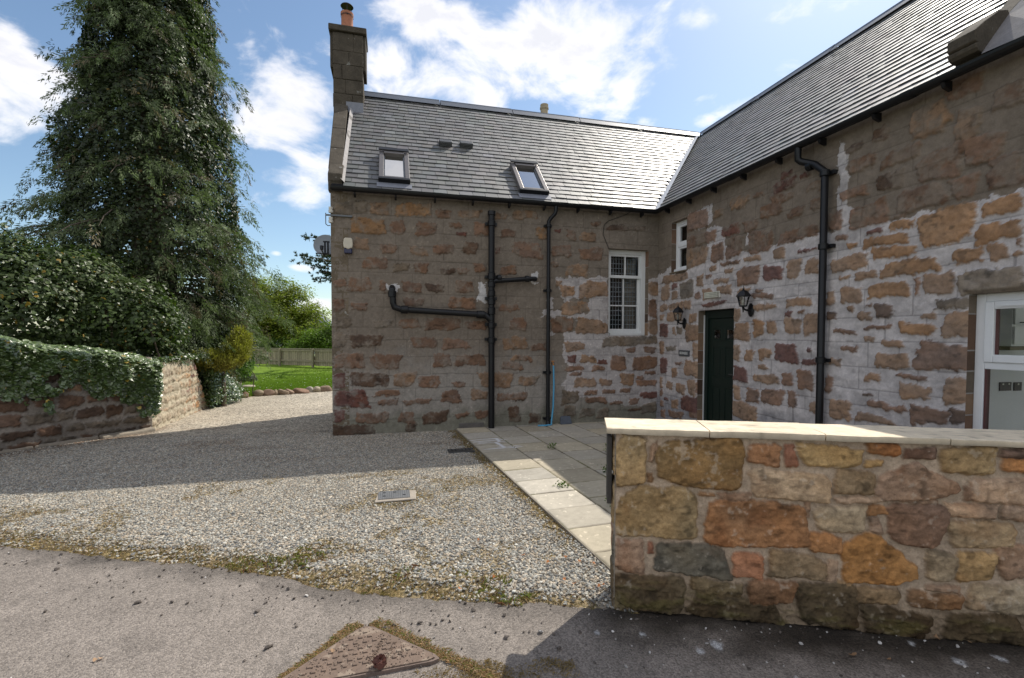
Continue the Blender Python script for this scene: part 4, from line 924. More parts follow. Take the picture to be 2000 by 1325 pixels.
# tarmac lane
TX = np.linspace(-9, 9, 1400); tt = np.concatenate([np.linspace(0, .05, 16), np.linspace(.055, 1, 110)]); 
BX, TT = np.meshgrid(TX, tt, indexing='ij'); YB_ = ybnd(BX); TY = YB_ + (-13 - YB_) * TT
n1 = fbm(BX * .8, TY * .8, 251, 4); n2 = fbm(BX * 6, TY * 6, 255, 4); n3 = fbm(BX * 30, TY * 30, 259, 3)
TZ = .006 + .004 * n1 * sst(0, .1, TT) + .0015 * n3 - .004 * sst(.008, 0, TT)
tcx = np.array([.215, .188, .165]) * (1 + .12 * n1[..., None] + .14 * n2[..., None] + .16 * n3[..., None])
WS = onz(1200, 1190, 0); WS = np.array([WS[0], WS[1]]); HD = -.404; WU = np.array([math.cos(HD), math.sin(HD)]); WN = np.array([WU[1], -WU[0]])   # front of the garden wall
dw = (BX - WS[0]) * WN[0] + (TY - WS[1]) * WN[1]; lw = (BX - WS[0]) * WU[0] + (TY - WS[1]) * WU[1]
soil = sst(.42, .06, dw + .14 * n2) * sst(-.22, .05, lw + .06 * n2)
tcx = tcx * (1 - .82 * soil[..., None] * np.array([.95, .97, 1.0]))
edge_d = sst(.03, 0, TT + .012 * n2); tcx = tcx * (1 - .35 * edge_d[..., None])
spt = np.zeros(BX.shape)
for (sx_, sy_, sr_) in ((1400, 1258, .030), (1404, 1266, .024), (1366, 1270, .022), (1335, 1290, .014), (1872, 1292, .03), (1955, 1288, .035), (1255, 1240, .018), (1166, 1236, .016), (1780, 1256, .02)):
    q_ = onz(sx_, sy_, .008); spt = np.maximum(spt, sst(1.1, .7, np.hypot((BX - q_[0]) / sr_, (TY - q_[1]) / (sr_ * .8)) + .5 * n3))
tcx = tcx * (1 - spt[..., None]) + np.array([.45, .46, .47]) * spt[..., None]
bl = sst(.25, .5, fbm(BX * 2.5, TY * 2.5, 263, 4)) ; tcx = tcx * (1 - .22 * bl[..., None])
tarm = bpy.data.materials.new('tarmac'); tarm.use_nodes = True
t = tarm.node_tree; p = t.nodes['Principled BSDF']; co = N_(t, 'ShaderNodeTexCoord'); v = N_(t, 'ShaderNodeTexVoronoi'); v.inputs['Scale'].default_value = 130; lk(t, co.outputs['Object'], v.inputs['Vector'])
sp_c = N_(t, 'ShaderNodeSeparateColor'); lk(t, v.outputs['Color'], sp_c.inputs[0]); a = N_(t, 'ShaderNodeAttribute', attribute_name='col')
mr = t.nodes.new('ShaderNodeMapRange'); mr.inputs[3].default_value = .62; mr.inputs[4].default_value = 1.35; lk(t, sp_c.outputs[0], mr.inputs[0])
mx = N_(t, 'ShaderNodeMix', data_type='RGBA', blend_type='MULTIPLY'); mx.inputs[0].default_value = 1; lk(t, a.outputs['Color'], mx.inputs[6]); lk(t, mr.outputs[0], mx.inputs[7]); lk(t, mx.outputs[2], p.inputs['Base Color'])
p.inputs['Roughness'].default_value = .88; p.inputs['Specular IOR Level'].default_value = .3
nn = N_(t, 'ShaderNodeTexNoise'); nn.inputs['Scale'].default_value = 45; nn.inputs['Detail'].default_value = 6; lk(t, co.outputs['Object'], nn.inputs['Vector'])
b = N_(t, 'ShaderNodeBump'); b.inputs['Strength'].default_value = .8; b.inputs['Distance'].default_value = .005; lk(t, mth(t, 'ADD', mth(t, 'MULTIPLY', v.outputs['Distance'], -1.0), mth(t, 'MULTIPLY', nn.outputs['Fac'], 1.4)), b.inputs['Height']); lk(t, b.outputs[0], p.inputs['Normal'])
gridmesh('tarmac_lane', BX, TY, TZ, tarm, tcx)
# paving flags
PU = np.array([1.0, -.0]); vdir = np.array([.0725, -1.0]); vdir /= np.linalg.norm(vdir); udir = np.array([-vdir[1], vdir[0]])
ug = np.arange(0, 3.95, .0125); vg_ = np.arange(-.3, 6.8, .0125); PUg, PVg = np.meshgrid(ug, vg_, indexing='ij')
colw = .515; ci = np.floor(PUg / colw).astype(int); rr = np.random.default_rng(4); offs = rr.uniform(0, .3, 20); offs[:2] = (.0, .04)
lens_ = .43 + .05 * rr.random(20); lens_[0] = .44
fu = PUg - ci * colw; rv = (PVg + offs[ci]) / lens_[ci]; ri = np.floor(rv).astype(int); fv = (rv - ri) * lens_[ci]
wob = .006 * fbm(PUg * 9, PVg * 9, 271, 3)
dj = np.minimum(np.minimum(fu, colw - fu), np.minimum(fv, lens_[ci] - fv)) + wob
joint = sst(.013, .005, dj)
tab = rr.random((30, 30)); tone = .85 + .3 * tab[ci % 30, ri % 30]; hue = tab[(ci + 7) % 30, (ri + 3) % 30] - .5
n2 = fbm(PUg * 5, PVg * 5, 275, 4); n3 = fbm(PUg * 30, PVg * 30, 279, 3)
pcx = np.array([.40, .36, .285]) * (tone * (1 + .12 * n2 + .08 * n3))[..., None] * np.stack([1 + .06 * hue, 1 + 0 * hue, 1 - .16 * hue], -1)
spk = sst(.62, .68, fbm(PUg * 26, PVg * 26, 281, 2)); pcx = pcx * (1 + .5 * spk[..., None])
jm = sst(-.1, .3, fbm(PUg * 3, PVg * 3, 285, 3)); jc = np.array([.07, .055, .035]) * (1 - jm[..., None]) + np.array([.09, .085, .02]) * jm[..., None]
pcx = pcx * (1 - joint[..., None]) + jc * joint[..., None]
# white paint dragged across two flags
W_X = xpave(0) + udir[0] * PUg + vdir[0] * PVg; W_Y = udir[1] * PUg + vdir[1] * PVg
spl = np.zeros(PUg.shape)
for (ua_, ub_, vv, th_) in ((.02, .46, .96, .035), (.03, .55, 1.08, .03), (.08, .5, 1.20, .035), (.10, .3, 1.14, .02), (.06, .62, 1.58, .03), (.3, .62, 1.50, .022)):
    spl = np.maximum(spl, sst(th_, th_ * .3, np.abs(PVg - vv - .1 * (PUg - ua_) * 0 + .03 * fbm(PUg * 4, PVg * 2, 287, 2)) + .03 * np.abs(n2)) * sst(ua_ - .03, ua_ + .03, PUg) * sst(ub_ + .05, ub_ - .05, PUg))
for (uc, va_, vb_) in ((.36, 1.2, 1.56), (.42, .95, 1.2)):
    spl = np.maximum(spl, sst(.04, .01, np.abs(PUg - uc - .03 * n2)) * sst(va_ - .02, va_ + .02, PVg) * sst(vb_ + .02, vb_ - .02, PVg))
spl = np.maximum(spl, sst(.06, .02, PVg - .02 + .05 * np.abs(n2)) * sst(1.15, 1.3, PUg) * sst(2.5, 2.3, PUg) * .8)
spl = spl * sst(-.75, -.2, n3 + .5)
pcx = pcx * (1 - spl[..., None]) + np.array([.62, .62, .64]) * spl[..., None]
PZ = .026 + .004 * (tab[(ci + 3) % 30, ri % 30] - .5) - .012 * joint + .0015 * n2 + .0008 * n3
kp = (W_X[:-1, :-1] < L) & (W_Y[:-1, :-1] < .02) & (((W_X[:-1, :-1] - WS[0]) * WN[0] + (W_Y[:-1, :-1] - WS[1]) * WN[1]) < -.10)
gridmesh('paving', W_X, W_Y, PZ, mat('paving flags', attr=True, rough=.85, var=.14, vscale=14, fine=90, bump=.4, bdist=.003, spec=.25), pcx, keep=kp)
k = MB(); k.prism([(xpave(.0) - .0, .0, -.06), (xpave(-5.35), -5.35, -.06), (xpave(-5.35), -5.35, .020), (xpave(0), 0, .020)], (.02, 0, 0)); tag(k.build('paving_edge', mat('paving edge', (.22, .19, .15), .9)), kind='structure')
# lawn
lx = np.linspace(-9, 12, 300); lt = np.linspace(0, 1, 160); LX, LT = np.meshgrid(lx, lt, indexing='ij'); y0_ = np.interp(LX, EX, EYY) + .04 * fbm(LX * 3, LX * 0, 291, 3); LY = y0_ + (26 - y0_) * LT ** 1.3
LZ = gz(LX, LY) + .035 * sst(0, .012, LT) + .03 * fbm(LX * .7, LY * .7, 293, 3)
lc = np.array([.125, .195, .022]) * (1 + .22 * fbm(LX * 1.2, LY * 1.2, 295, 4) + .12 * fbm(LX * 8, LY * 8, 297, 3))[..., None]
worn = sst(.35, 0, LY - y0_ - .1) * sst(-2.2, -3.4, LX); lc = lc * (1 - worn[..., None]) + np.array([.20, .15, .07]) * worn[..., None]
gridmesh('lawn', LX, LY, LZ, mat('turf', attr=True, rough=.9, var=.3, vscale=9, fine=50, bump=.8, bdist=.03, spec=.1), lc)

# ------------------------------------------------------------------ scatter builders (one mesh each)
def basis(nrm, rr_):
    n = nrm / np.linalg.norm(nrm, axis=1, keepdims=True); a = rr_.normal(size=n.shape); t = a - (a * n).sum(1, keepdims=True) * n
    t /= np.linalg.norm(t, axis=1, keepdims=True); return t, np.cross(n, t), n
TEMPL = {'ivy': np.array([(-.5, 0, 0), (-.25, .42, .05), (.1, .30, .02), (.55, 0, -.05), (.1, -.30, .02), (-.25, -.42, .05)]),
         'leaf': np.array([(-.5, 0, 0), (0, .24, .06), (.5, 0, -.04), (0, -.24, .06)]),
         'strip': np.array([(-.5, -.07, 0), (-.1, -.11, .02), (.5, 0, -.03), (-.1, .11, .02)])}
def leaves(name, P, T, B, Nn, size, templ, material, parent, colr, local=False):
    tp = TEMPL[templ]; k = len(tp); n = len(P)
    s = np.asarray(size).reshape(-1, 1, 1)
    V = P[:, None, :] + s * (tp[None, :, 0, None] * T[:, None, :] + tp[None, :, 1, None] * B[:, None, :] + tp[None, :, 2, None] * Nn[:, None, :])
    Fs = np.arange(n * k).reshape(n, k)
    return mk(name, V.reshape(-1, 3), Fs, material, parent, np.repeat(colr, k, 0), local=local)
ICO = None
def ico():
    bm = bmesh.new(); bmesh.ops.create_icosphere(bm, subdivisions=1, radius=1); V = np.array([v.co[:] for v in bm.verts]); Fs = np.array([[v.index for v in f.verts] for f in bm.faces]); bm.free(); return V, Fs
ICO = ico()
def pebbles(name, P, rad, colr, material, seed=0, flat=.62, kind='stuff'):
    r = np.random.default_rng(seed); V0, F0 = ICO; n = len(P); m = len(V0)
    sc = np.stack([r.uniform(.75, 1.35, n), r.uniform(.7, 1.1, n), r.uniform(.8, 1.1, n) * flat], -1)
    th = r.uniform(0, 6.283, n); tx = r.normal(0, .35, n); ty = r.normal(0, .35, n)
    V = V0[None] * sc[:, None, :] * (1 + .18 * r.normal(size=(n, m, 1)))
    c, s = np.cos(tx), np.sin(tx); V = np.stack([V[..., 0], V[..., 1] * c[:, None] - V[..., 2] * s[:, None], V[..., 1] * s[:, None] + V[..., 2] * c[:, None]], -1)
    c, s = np.cos(ty), np.sin(ty); V = np.stack([V[..., 0] * c[:, None] + V[..., 2] * s[:, None], V[..., 1], -V[..., 0] * s[:, None] + V[..., 2] * c[:, None]], -1)
    c, s = np.cos(th), np.sin(th); V = np.stack([V[..., 0] * c[:, None] - V[..., 1] * s[:, None], V[..., 0] * s[:, None] + V[..., 1] * c[:, None], V[..., 2]], -1)
    V = V * rad[:, None, None] + P[:, None, :]
    Fs = (F0[None] + (np.arange(n) * m)[:, None, None]).reshape(-1, 3)
    return tag(mk(name, V.reshape(-1, 3), Fs, material, None, np.repeat(colr, m, 0)), kind=kind)
r = np.random.default_rng(21)
pebm = mat('gravel stone', attr=True, rough=.85, var=.16, vscale=60, fine=200, bump=.2, bdist=.002, spec=.25)
n = 210000; px_ = r.uniform(-4.6, 2.4, n); py_ = r.uniform(-5.6, .6, n)
# larger, clearer stones towards the lane corner
d = py_ - ybnd(px_); near = sst(-2.2, -4.2, py_)
ok = (d > .01) & (px_ < xpave(py_) - .015 + .03 * (py_ < -4.6)) & ~((py_ > -.03) & (px_ > -.02)) & (r.random(n) > moss(px_, py_) * .88) & (r.random(n) < .35 + .65 * sst(.2, -2.2, py_))
ok &= ~((np.abs(px_ - .935) < .20) & (np.abs(py_ + 3.19) < .16)) & ~((np.abs(px_ - 1.82) < .18) & (np.abs(py_ + 1.53) < .06))
px_, py_, near = px_[ok], py_[ok], near[ok]; n = len(px_)
rad = r.uniform(.0048, .0092, n) * (1 + .75 * near * r.random(n))
base_ = np.array([.97, 1, 1]) * np.array([(.31, .295, .265), (.46, .425, .37), (.17, .165, .16), (.42, .345, .27), (.56, .53, .475), (.28, .23, .175)])[r.choice(6, n, p=[.30, .22, .16, .16, .05, .11])] * r.uniform(.72, 1.15, (n, 1))
zz = gz(px_, py_) + .012 * fbm(px_ * 1.3, py_ * 1.3, 221, 3) + .006 * fbm(px_ * 6, py_ * 6, 225, 3)
pebbles('gravel_stones', np.stack([px_, py_, zz + rad * .25], -1), rad, base_, pebm, 31)
# clods and pebbles strayed on to the tarmac
n = 900; px_ = r.uniform(-4, 4.5, n); py_ = ybnd(px_) - r.exponential(.38, n) - .02
dw = (px_ - WS[0]) * WN[0] + (py_ - WS[1]) * WN[1]; lw = (px_ - WS[0]) * WU[0] + (py_ - WS[1]) * WU[1]
ok = (py_ > -8.2) & ~((lw > -.02) & (dw < .03)); px_, py_, lw = px_[ok], py_[ok], lw[ok]; n = len(px_)
rad = np.clip(r.exponential(.0028, n) + .0025, 0, .015); pale = (r.random(n) < np.where(lw > -.1, .4, .12))
cc = np.where(pale[:, None], np.array([.46, .44, .42]), np.array([.10, .085, .075])) * r.uniform(.7, 1.25, (n, 1))
pebbles('loose_grit', np.stack([px_, py_, .008 + rad * .4], -1), rad, cc, pebm, 33)
# bands of moss and short grass
grassm = mat('grass blade', attr=True, rough=.6, var=.1, vscale=20, fine=60, bump=0, transl=.35, spec=.25)
def blades(name, X, Y, Zb, h, colr, seed, width=.16, kind='stuff', lean=.55):
    r_ = np.random.default_rng(seed); n_ = len(X); th = r_.uniform(0, 6.283, n_); ln = np.abs(r_.normal(0, lean, n_))
    dx, dy = np.cos(th), np.sin(th); w = h * width * .5
    b0 = np.stack([X - dy * w, Y + dx * w, Zb], -1); b1 = np.stack([X + dy * w, Y - dx * w, Zb], -1)
    md = np.stack([X + dx * h * ln * .35, Y + dy * h * ln * .35, Zb + h * .62], -1); tp = np.stack([X + dx * h * ln, Y + dy * h * ln, Zb + h * np.clip(1 - ln * .35, .25, 1)], -1)
    o = np.stack([dy * w * .6, -dx * w * .6, 0 * w], -1)
    V = np.stack([b0, b1, md + o, tp, md - o], 1).reshape(-1, 3); Fs = np.arange(n_ * 5).reshape(n_, 5)
    return tag(mk(name, V, Fs, grassm, None, np.repeat(colr, 5, 0)), kind=kind)
n = 260000; px_ = r.uniform(-4.5, 2.35, n); py_ = r.uniform(-5.6, -.3, n); mm = moss(px_, py_); ok = (r.random(n) < mm * .8) & (py_ > ybnd(px_) - .015) & (px_ < xpave(py_) - .005)
px_, py_ = px_[ok], py_[ok]; n = len(px_); tuft = sst(.0, .45, fbm(px_ * 3.2, py_ * 3.2, 301, 3)) * sst(.8, .15, py_ - ybnd(px_)) * sst(-.8, .4, px_)
gcol = np.array([(.32, .235, .11), (.27, .215, .07), (.21, .20, .055), (.40, .31, .18), (.26, .14, .07)])[r.choice(5, n, p=[.30, .24, .14, .20, .12])] * r.uniform(.7, 1.2, (n, 1))
gcol = np.where((r.random(n) < tuft * .55)[:, None], np.array([.21, .24, .06]) * r.uniform(.7, 1.3, (n, 1)), gcol)
hh = r.uniform(.007, .020, n) * (1 + 1.4 * tuft)
blades('moss_and_grass', px_, py_, gz(px_, py_) + .002, hh, gcol, 35, width=.22, lean=.9)
# turf blades at the near half of the lawn
n = 90000; px_ = r.uniform(-4.5, 1.5, n); py_ = np.interp(px_, EX, EYY) + r.exponential(3.2, n); ok = (py_ < 20); px_, py_ = px_[ok], py_[ok]; n = len(px_)
gcol = np.array([.16, .29, .03]) * r.uniform(.65, 1.35, (n, 1)) * np.array([1, 1, 1]) + np.array([.05, .02, 0]) * r.random((n, 1))
blades('lawn_grass', px_, py_, gz(px_, py_) + .02 + .03 * fbm(px_ * .7, py_ * .7, 293, 3), r.uniform(.03, .07, n), gcol, 37, width=.20)
n = 160; px_ = r.uniform(-4, 0, n); py_ = np.interp(px_, EX, EYY) + r.uniform(.3, 8, n)
pebbles('daisies', np.stack([px_, py_, gz(px_, py_) + .07], -1), r.uniform(.008, .016, n), np.tile(np.array([[.8, .8, .74]]), (n, 1)), pebm, 39, flat=.4)

# ------------------------------------------------------------------ the garden wall in front
gw = empty('garden_wall', (WS[0], WS[1], 0), HD, 'low rubble stone garden wall topped with sunlit flat flagstones in the foreground', 'stone wall')
Z3 = (1150, 780, 2.353)
S3 = """125 165 265 390 T1;285 195 305 290 t;275 335 298 378 o;315 185 710 405 T2;735 205 875 300 P1;900 210 955 310 R1;975 215 1245 308 T3;1275 210 1425 258 O1;1445 225 1590 270 b;745 335 1110 460 L1;1130 325 1318 430 V1;1335 285 1690 460 P2;1615 225 1865 340 T1;1885 230 2040 270 b;1895 275 2060 335 O1;1750 365 2010 475 P3;130 400 498 635 V2;505 428 580 445 o;590 430 740 455 t;540 465 1000 675 O2;1040 490 1270 605 L2;1290 490 1365 535 O1;1290 548 1335 612 t;1370 478 1640 670 R2;1650 480 1870 545 P3;1905 490 2060 555 P3;1660 565 1950 675 L2;1725 410 1760 465 t;985 470 1012 540 t;1140 445 1360 475 P3;125 645 245 790 P2;265 655 290 705 R1;300 665 640 805 D1;665 705 802 818 O3;832 705 1080 822 V1;1015 610 1155 700 O1;1160 630 1510 850 O4;1550 695 1690 825 L2;1695 700 1860 835 T1;1875 665 2050 820 P2;1085 735 1135 835 P3;120 810 435 970 M1;465 830 708 900 M2;738 835 940 935 B1;960 845 1230 1040 M1;1235 865 1425 940 V1;1470 885 1715 960 B2;1745 850 2060 980 L2;1550 850 1700 875 t;470 905 870 1010 M1;1260 965 1560 1080 M1;1640 985 1990 1110 M1;1270 285 1350 308 T3;640 845 650 850 t;1140 840 1215 870 V1;1960 690 2080 800 P3;1455 465 1600 478 t"""
PAL3 = {'T1': (.38, .255, .125), 'T2': (.27, .165, .07), 'T3': (.40, .265, .12), 'P1': (.37, .195, .10), 'R1': (.27, .125, .075), 'O1': (.40, .20, .085), 'L1': (.47, .335, .21), 'V1': (.28, .19, .105), 'P2': (.35, .225, .145), 'P3': (.43, .305, .21), 'V2': (.32, .22, .11), 'O2': (.33, .165, .075), 'L2': (.38, .285, .18), 'R2': (.21, .125, .08), 'D1': (.14, .125, .095), 'O3': (.37, .175, .095), 'O4': (.42, .215, .078), 'M1': (.13, .095, .055), 'M2': (.20, .145, .08), 'B1': (.22, .125, .07), 'B2': (.27, .155, .08)}
WN3 = np.array([WN[0], WN[1], 0]); 
def fW(X, Y):
    p_ = onpl(X, Y, (WS[0], WS[1], 0), WN3); return (p_[0] - WS[0]) * WU[0] + (p_[1] - WS[1]) * WU[1], p_[2]
HT = 1.035
us = np.arange(0, 3.95, .0052); zs = np.linspace(-.06, HT, 212); U, Z = np.meshgrid(us, zs, indexing='ij')
st3 = []
for tkn in S3.replace('\n', '').split(';'):
    x0, y0, x1, y1, c = tkn.split(); x0, y0, x1, y1 = [float(v) for v in (x0, y0, x1, y1)]; xm, ym = (x0 + x1) / 2, (y0 + y1) / 2; T = lambda x, y: (1150 + x / 2.353, 780 + y / 2.353)
    st3.append((fW(*T(x0, ym))[0], fW(*T(xm, y1))[1], fW(*T(x1, ym))[0], fW(*T(xm, y0))[1], PAL3.get(c) or palette(c), .0301 if c == 'O4' else .0302 if (c == 'P2' and x0 == 1335) else .030 if (x1 - x0) > 120 else .018))
umax = max(s[2] for s in st3); rr = random.Random(3); zr = 0.02
while zr < .98:                                            # the courses run on beyond the picture in the same manner
    h = rr.uniform(.12, .22); u_ = umax + .03
    while u_ < 3.9:
        w = rr.uniform(.15, .42); st3.append((u_, zr, u_ + w, min(1.0, zr + h - .03), PAL3[rr.choice(list(PAL3))], .025)); u_ += w + .035
    zr += h
st3 = [(a_ - .006, b_ - .006, c_ + .006, d_ + .006, e_, f_) for a_, b_, c_, d_, e_, f_ in st3]
m3, c3, h3 = stone_field(U, Z, st3, jag=.5, edge=.005, ragged=.35)
nlow = fbm(U * 2.2, Z * 2.2, 371, 4); nmid = fbm(U * 11, Z * 11, 375, 4); nfin = fbm(U * 55, Z * 55, 379, 4); nx = fbm(U * 4, Z * 26, 381, 4)
mort = np.array([.43, .335, .245]) * (1 + .18 * nmid + .16 * nfin)[..., None]
lich = sst(.30, .52, nmid * .6 + nfin * .55 + .25 * nlow); stain = sst(.15, .6, fbm(U * 5, Z * 5, 383, 4))
c3 = c3 * (1 - .30 * stain[..., None] * np.array([.7, 1, 1.2])) * (1 + .22 * nfin[..., None] + .12 * nx[..., None])
c3 = c3 * (1 - .34 * lich[..., None]) + np.array([.50, .44, .36]) * .34 * lich[..., None]
col3 = mort * (1 - m3[..., None]) + c3 * m3[..., None]
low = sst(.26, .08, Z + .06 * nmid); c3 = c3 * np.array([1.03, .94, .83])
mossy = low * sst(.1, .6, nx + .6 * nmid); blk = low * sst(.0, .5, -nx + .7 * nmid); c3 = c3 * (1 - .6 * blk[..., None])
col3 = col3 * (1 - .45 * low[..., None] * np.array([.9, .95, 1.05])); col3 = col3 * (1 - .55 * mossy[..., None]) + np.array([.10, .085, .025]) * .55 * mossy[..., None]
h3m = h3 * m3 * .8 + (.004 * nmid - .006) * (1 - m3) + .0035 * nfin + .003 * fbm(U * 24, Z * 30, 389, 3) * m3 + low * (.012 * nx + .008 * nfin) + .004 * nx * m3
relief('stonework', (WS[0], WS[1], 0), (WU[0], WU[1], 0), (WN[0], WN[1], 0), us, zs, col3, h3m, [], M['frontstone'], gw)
# left end and back, a little rougher than flat
TH = .27
us2 = np.arange(0, TH + .001, .006); U, Z = np.meshgrid(us2, zs, indexing='ij')
ste = [(.02, .78, .24, 1.0, PAL3['T1'], .012), (.03, .46, .25, .75, PAL3['V2'], .012), (.02, .26, .13, .43, PAL3['P2'], .012), (.15, .25, .25, .43, PAL3['D1'], .012), (.01, .0, .24, .23, PAL3['M1'], .012)]
me_, ce_, he_ = stone_field(U, Z, ste); cole = np.array([.33, .285, .235]) * (1 - me_[..., None]) + ce_ * me_[..., None]
relief('stonework', (WS[0] - WN[0] * TH, WS[1] - WN[1] * TH, 0), (WN[0], WN[1], 0), (-WU[0], -WU[1], 0), us2, zs, cole, he_ * me_, [], M['frontstone'], gw)
def W3(u, n, z): return (WS[0] + WU[0] * u + WN[0] * n, WS[1] + WU[1] * u + WN[1] * n, z)
bk_ = MB(); bk_.add([W3(.0, -TH, -.06), W3(3.94, -TH, -.06), W3(3.94, -TH, HT), W3(0, -TH, HT), W3(3.94, 0, -.06), W3(3.94, 0, HT)], [(0, 1, 2, 3), (1, 4, 5, 2)]); bk_.build('wall_back', M['sandstone'], gw, fix=False)
# coping flags
cope_m = mat('coping flag', attr=True, rough=.85, var=.16, vscale=12, fine=110, bump=.5, bdist=.003, spec=.25, aniso=(1, 1, 3))
ucut = [fW(1187, 842)[0] - .01] + [fW(*p)[0] for p in ((1383, 846), (1607, 856), (1848, 867))] + [2.55, 3.2, 3.95]
for i in range(len(ucut) - 1):
    ra = np.random.default_rng(50 + i); u0, u1 = ucut[i] + .003, ucut[i + 1] - .003; nu, nn_ = max(8, int((u1 - u0) / .018)), 22
    g1, g2 = np.meshgrid(np.linspace(u0, u1, nu), np.linspace(-.312, .035, nn_), indexing='ij')
    top = HT + .037 + .0025 * fbm(g1 * 7 + i * 9, g2 * 7, 391, 3) + ra.uniform(-.002, .003)
    ed = .007 * fbm(g1 * 16 + i * 5, g2 * 0, 395, 3); g2b = g2 + np.where(np.abs(g2 - .035) < 1e-6, ed, 0) + np.where(np.abs(g2 + .312) < 1e-6, -ed, 0)
    k1 = (g2 > .03) | (g2 < -.305); top = top - .004 * k1
    tX, tY = WS[0] + WU[0] * g1 + WN[0] * g2b, WS[1] + WU[1] * g1 + WN[1] * g2b
    n2 = fbm(g1 * 6, g2 * 9, 397, 4); n3 = fbm(g1 * 40, g2 * 40, 399, 3)
    cc = np.array([.70, .60, .45]) * ra.uniform(.92, 1.06) * (1 + .14 * n2 + .16 * n3 - .35 * sst(.3, .5, fbm(g1 * 5 + i, g2 * 34, 403, 4)) - .4 * sst(.52, .6, fbm(g1 * 18, g2 * 18, 405, 3)))[..., None] * np.array([1, 1, 1])
    Vt = np.stack([tX, tY, top], -1); Vb = np.stack([tX + WN[0] * (-.004) * np.sign(g2 + .13), tY + WN[1] * (-.004) * np.sign(g2 + .13), np.full(tX.shape, HT + .002) + .003 * fbm(g1 * 9, g2 * 9 + 4, 401, 2)], -1)
    idx = np.arange(nu * nn_).reshape(nu, nn_); T_ = np.stack([idx[:-1, :-1], idx[:-1, 1:], idx[1:, 1:], idx[1:, :-1]], -1).reshape(-1, 4); o_ = nu * nn_
    B_ = T_[:, ::-1] + o_; ring = list(idx[:, -1]) + list(idx[-1, ::-1][1:]) + list(idx[::-1, 0][1:]) + list(idx[0, :][1:-1]); S_ = [(ring[q], ring[(q + 1) % len(ring)], ring[(q + 1) % len(ring)] + o_, ring[q] + o_) for q in range(len(ring))]
    mk('coping', np.concatenate([Vt.reshape(-1, 3), Vb.reshape(-1, 3)]), np.concatenate([T_, B_, np.array(S_)[:, ::-1] if False else np.array(S_)]), cope_m, gw, np.concatenate([cc.reshape(-1, 3), cc.reshape(-1, 3) * .55]))
hb = MB(); hb.add([W3(-.045, -.20, .60), W3(-.018, -.20, .60), W3(-.018, -.06, .60), W3(-.045, -.06, .60), W3(-.045, -.20, 1.0), W3(-.018, -.20, 1.0), W3(-.018, -.06, 1.0), W3(-.045, -.06, 1.0)], [(0, 3, 2, 1), (4, 5, 6, 7), (0, 1, 5, 4), (1, 2, 6, 5), (2, 3, 7, 6), (3, 0, 4, 7)])
hb.tube([W3(-.04, -.165, .95), W3(.01, -.165, .95)], .012, 8); hb.tube([W3(-.04, -.165, .68), W3(.01, -.165, .68)], .012, 8); hb.build('gate_stop', mat('weathered post', (.05, .045, .04), .8), gw, bevel=.003)

# ------------------------------------------------------------------ ivy-clad boundary wall on the left
C1 = np.array([-3.02, 1.30]); A1 = np.array([-7.4, -3.84]); SU = (C1 - A1) / np.linalg.norm(C1 - A1); SN = np.array([SU[1], -SU[0]]); L1 = np.linalg.norm(C1 - A1)
def rand_courses(u0, u1, z0, z1, seed, pals, hr=(.13, .24), wr=(.16, .42), gap=.03, pr=.02):
    q = random.Random(seed); out = []; z = z0
    while z < z1 - .05:
        h = q.uniform(*hr); u = u0 - q.uniform(0, .2)
        while u < u1:
            w = q.uniform(*wr); c = np.array(palette(q.choice(pals))) * q.uniform(.8, 1.15)
            a, b = max(u, u0 + .005), min(u + w, u1 - .005)
            if b - a > .07: out.append((a, z + q.uniform(0, .03), b, min(z1, z + h - gap + q.uniform(-.03, .01)), tuple(c), pr))
            u += w + gap
        z += h
    return out
bw = empty('boundary_wall', (A1[0], A1[1], 0), 0, 'old rubble boundary wall half buried under hanging ivy, left of the drive', 'stone wall')
us = np.arange(0, L1 + .005, .016); zs = np.linspace(-.15, 1.22, 92); U, Z = np.meshgrid(us, zs, indexing='ij')
st = rand_courses(0, L1, -.02, 1.2, 8, 'btggdb'); mk_, ck_, hk_ = stone_field(U, Z, st, jag=1.2)
nm = fbm(U * 8, Z * 8, 411, 4); nf = fbm(U * 40, Z * 40, 415, 3); mo_ = np.array([.27, .235, .20]) * (1 + .2 * nm + .12 * nf)[..., None]
cw_ = mo_ * (1 - mk_[..., None]) + ck_ * .85 * mk_[..., None]; cw_ = cw_ * (1 - .35 * sst(.35, .05, Z + .1 * nm))[..., None]
relief('stonework', (A1[0], A1[1], 0), (SU[0], SU[1], 0), (SN[0], SN[1], 0), us, zs, cw_, hk_ * mk_ * 1.3 + .008 * nm + .004 * nf, [], M['frontstone'], bw)
b = MB(); f2 = lambda u, n, z: (A1[0] + SU[0] * u + SN[0] * n, A1[1] + SU[1] * u + SN[1] * n, z)
b.prism([f2(0, -.012, -.2), f2(0, -.5, -.2), f2(0, -.5, 1.22), f2(0, -.012, 1.22)], Vector((SU[0], SU[1], 0)) * L1); b.build('wall_core', M['sandstone'], bw)
# concrete footing showing along its foot
b = MB(); 
for k in range(9):
    u0, u1 = L1 * k / 9, L1 * (k + 1) / 9 - .01; w = .10 + .06 * math.sin(k * 1.7)
    b.prism([f2(u0, -.02, -.1), f2(u0, w, -.1), f2(u0, w - .02, .030), f2(u0, -.02, .045)], Vector((SU[0], SU[1], 0)) * (u1 - u0))
b.build('footing', mat('old footing', (.25, .215, .17), .95, var=.3, vscale=5, fine=30, bump=.6, bdist=.02), bw, bevel=.02)
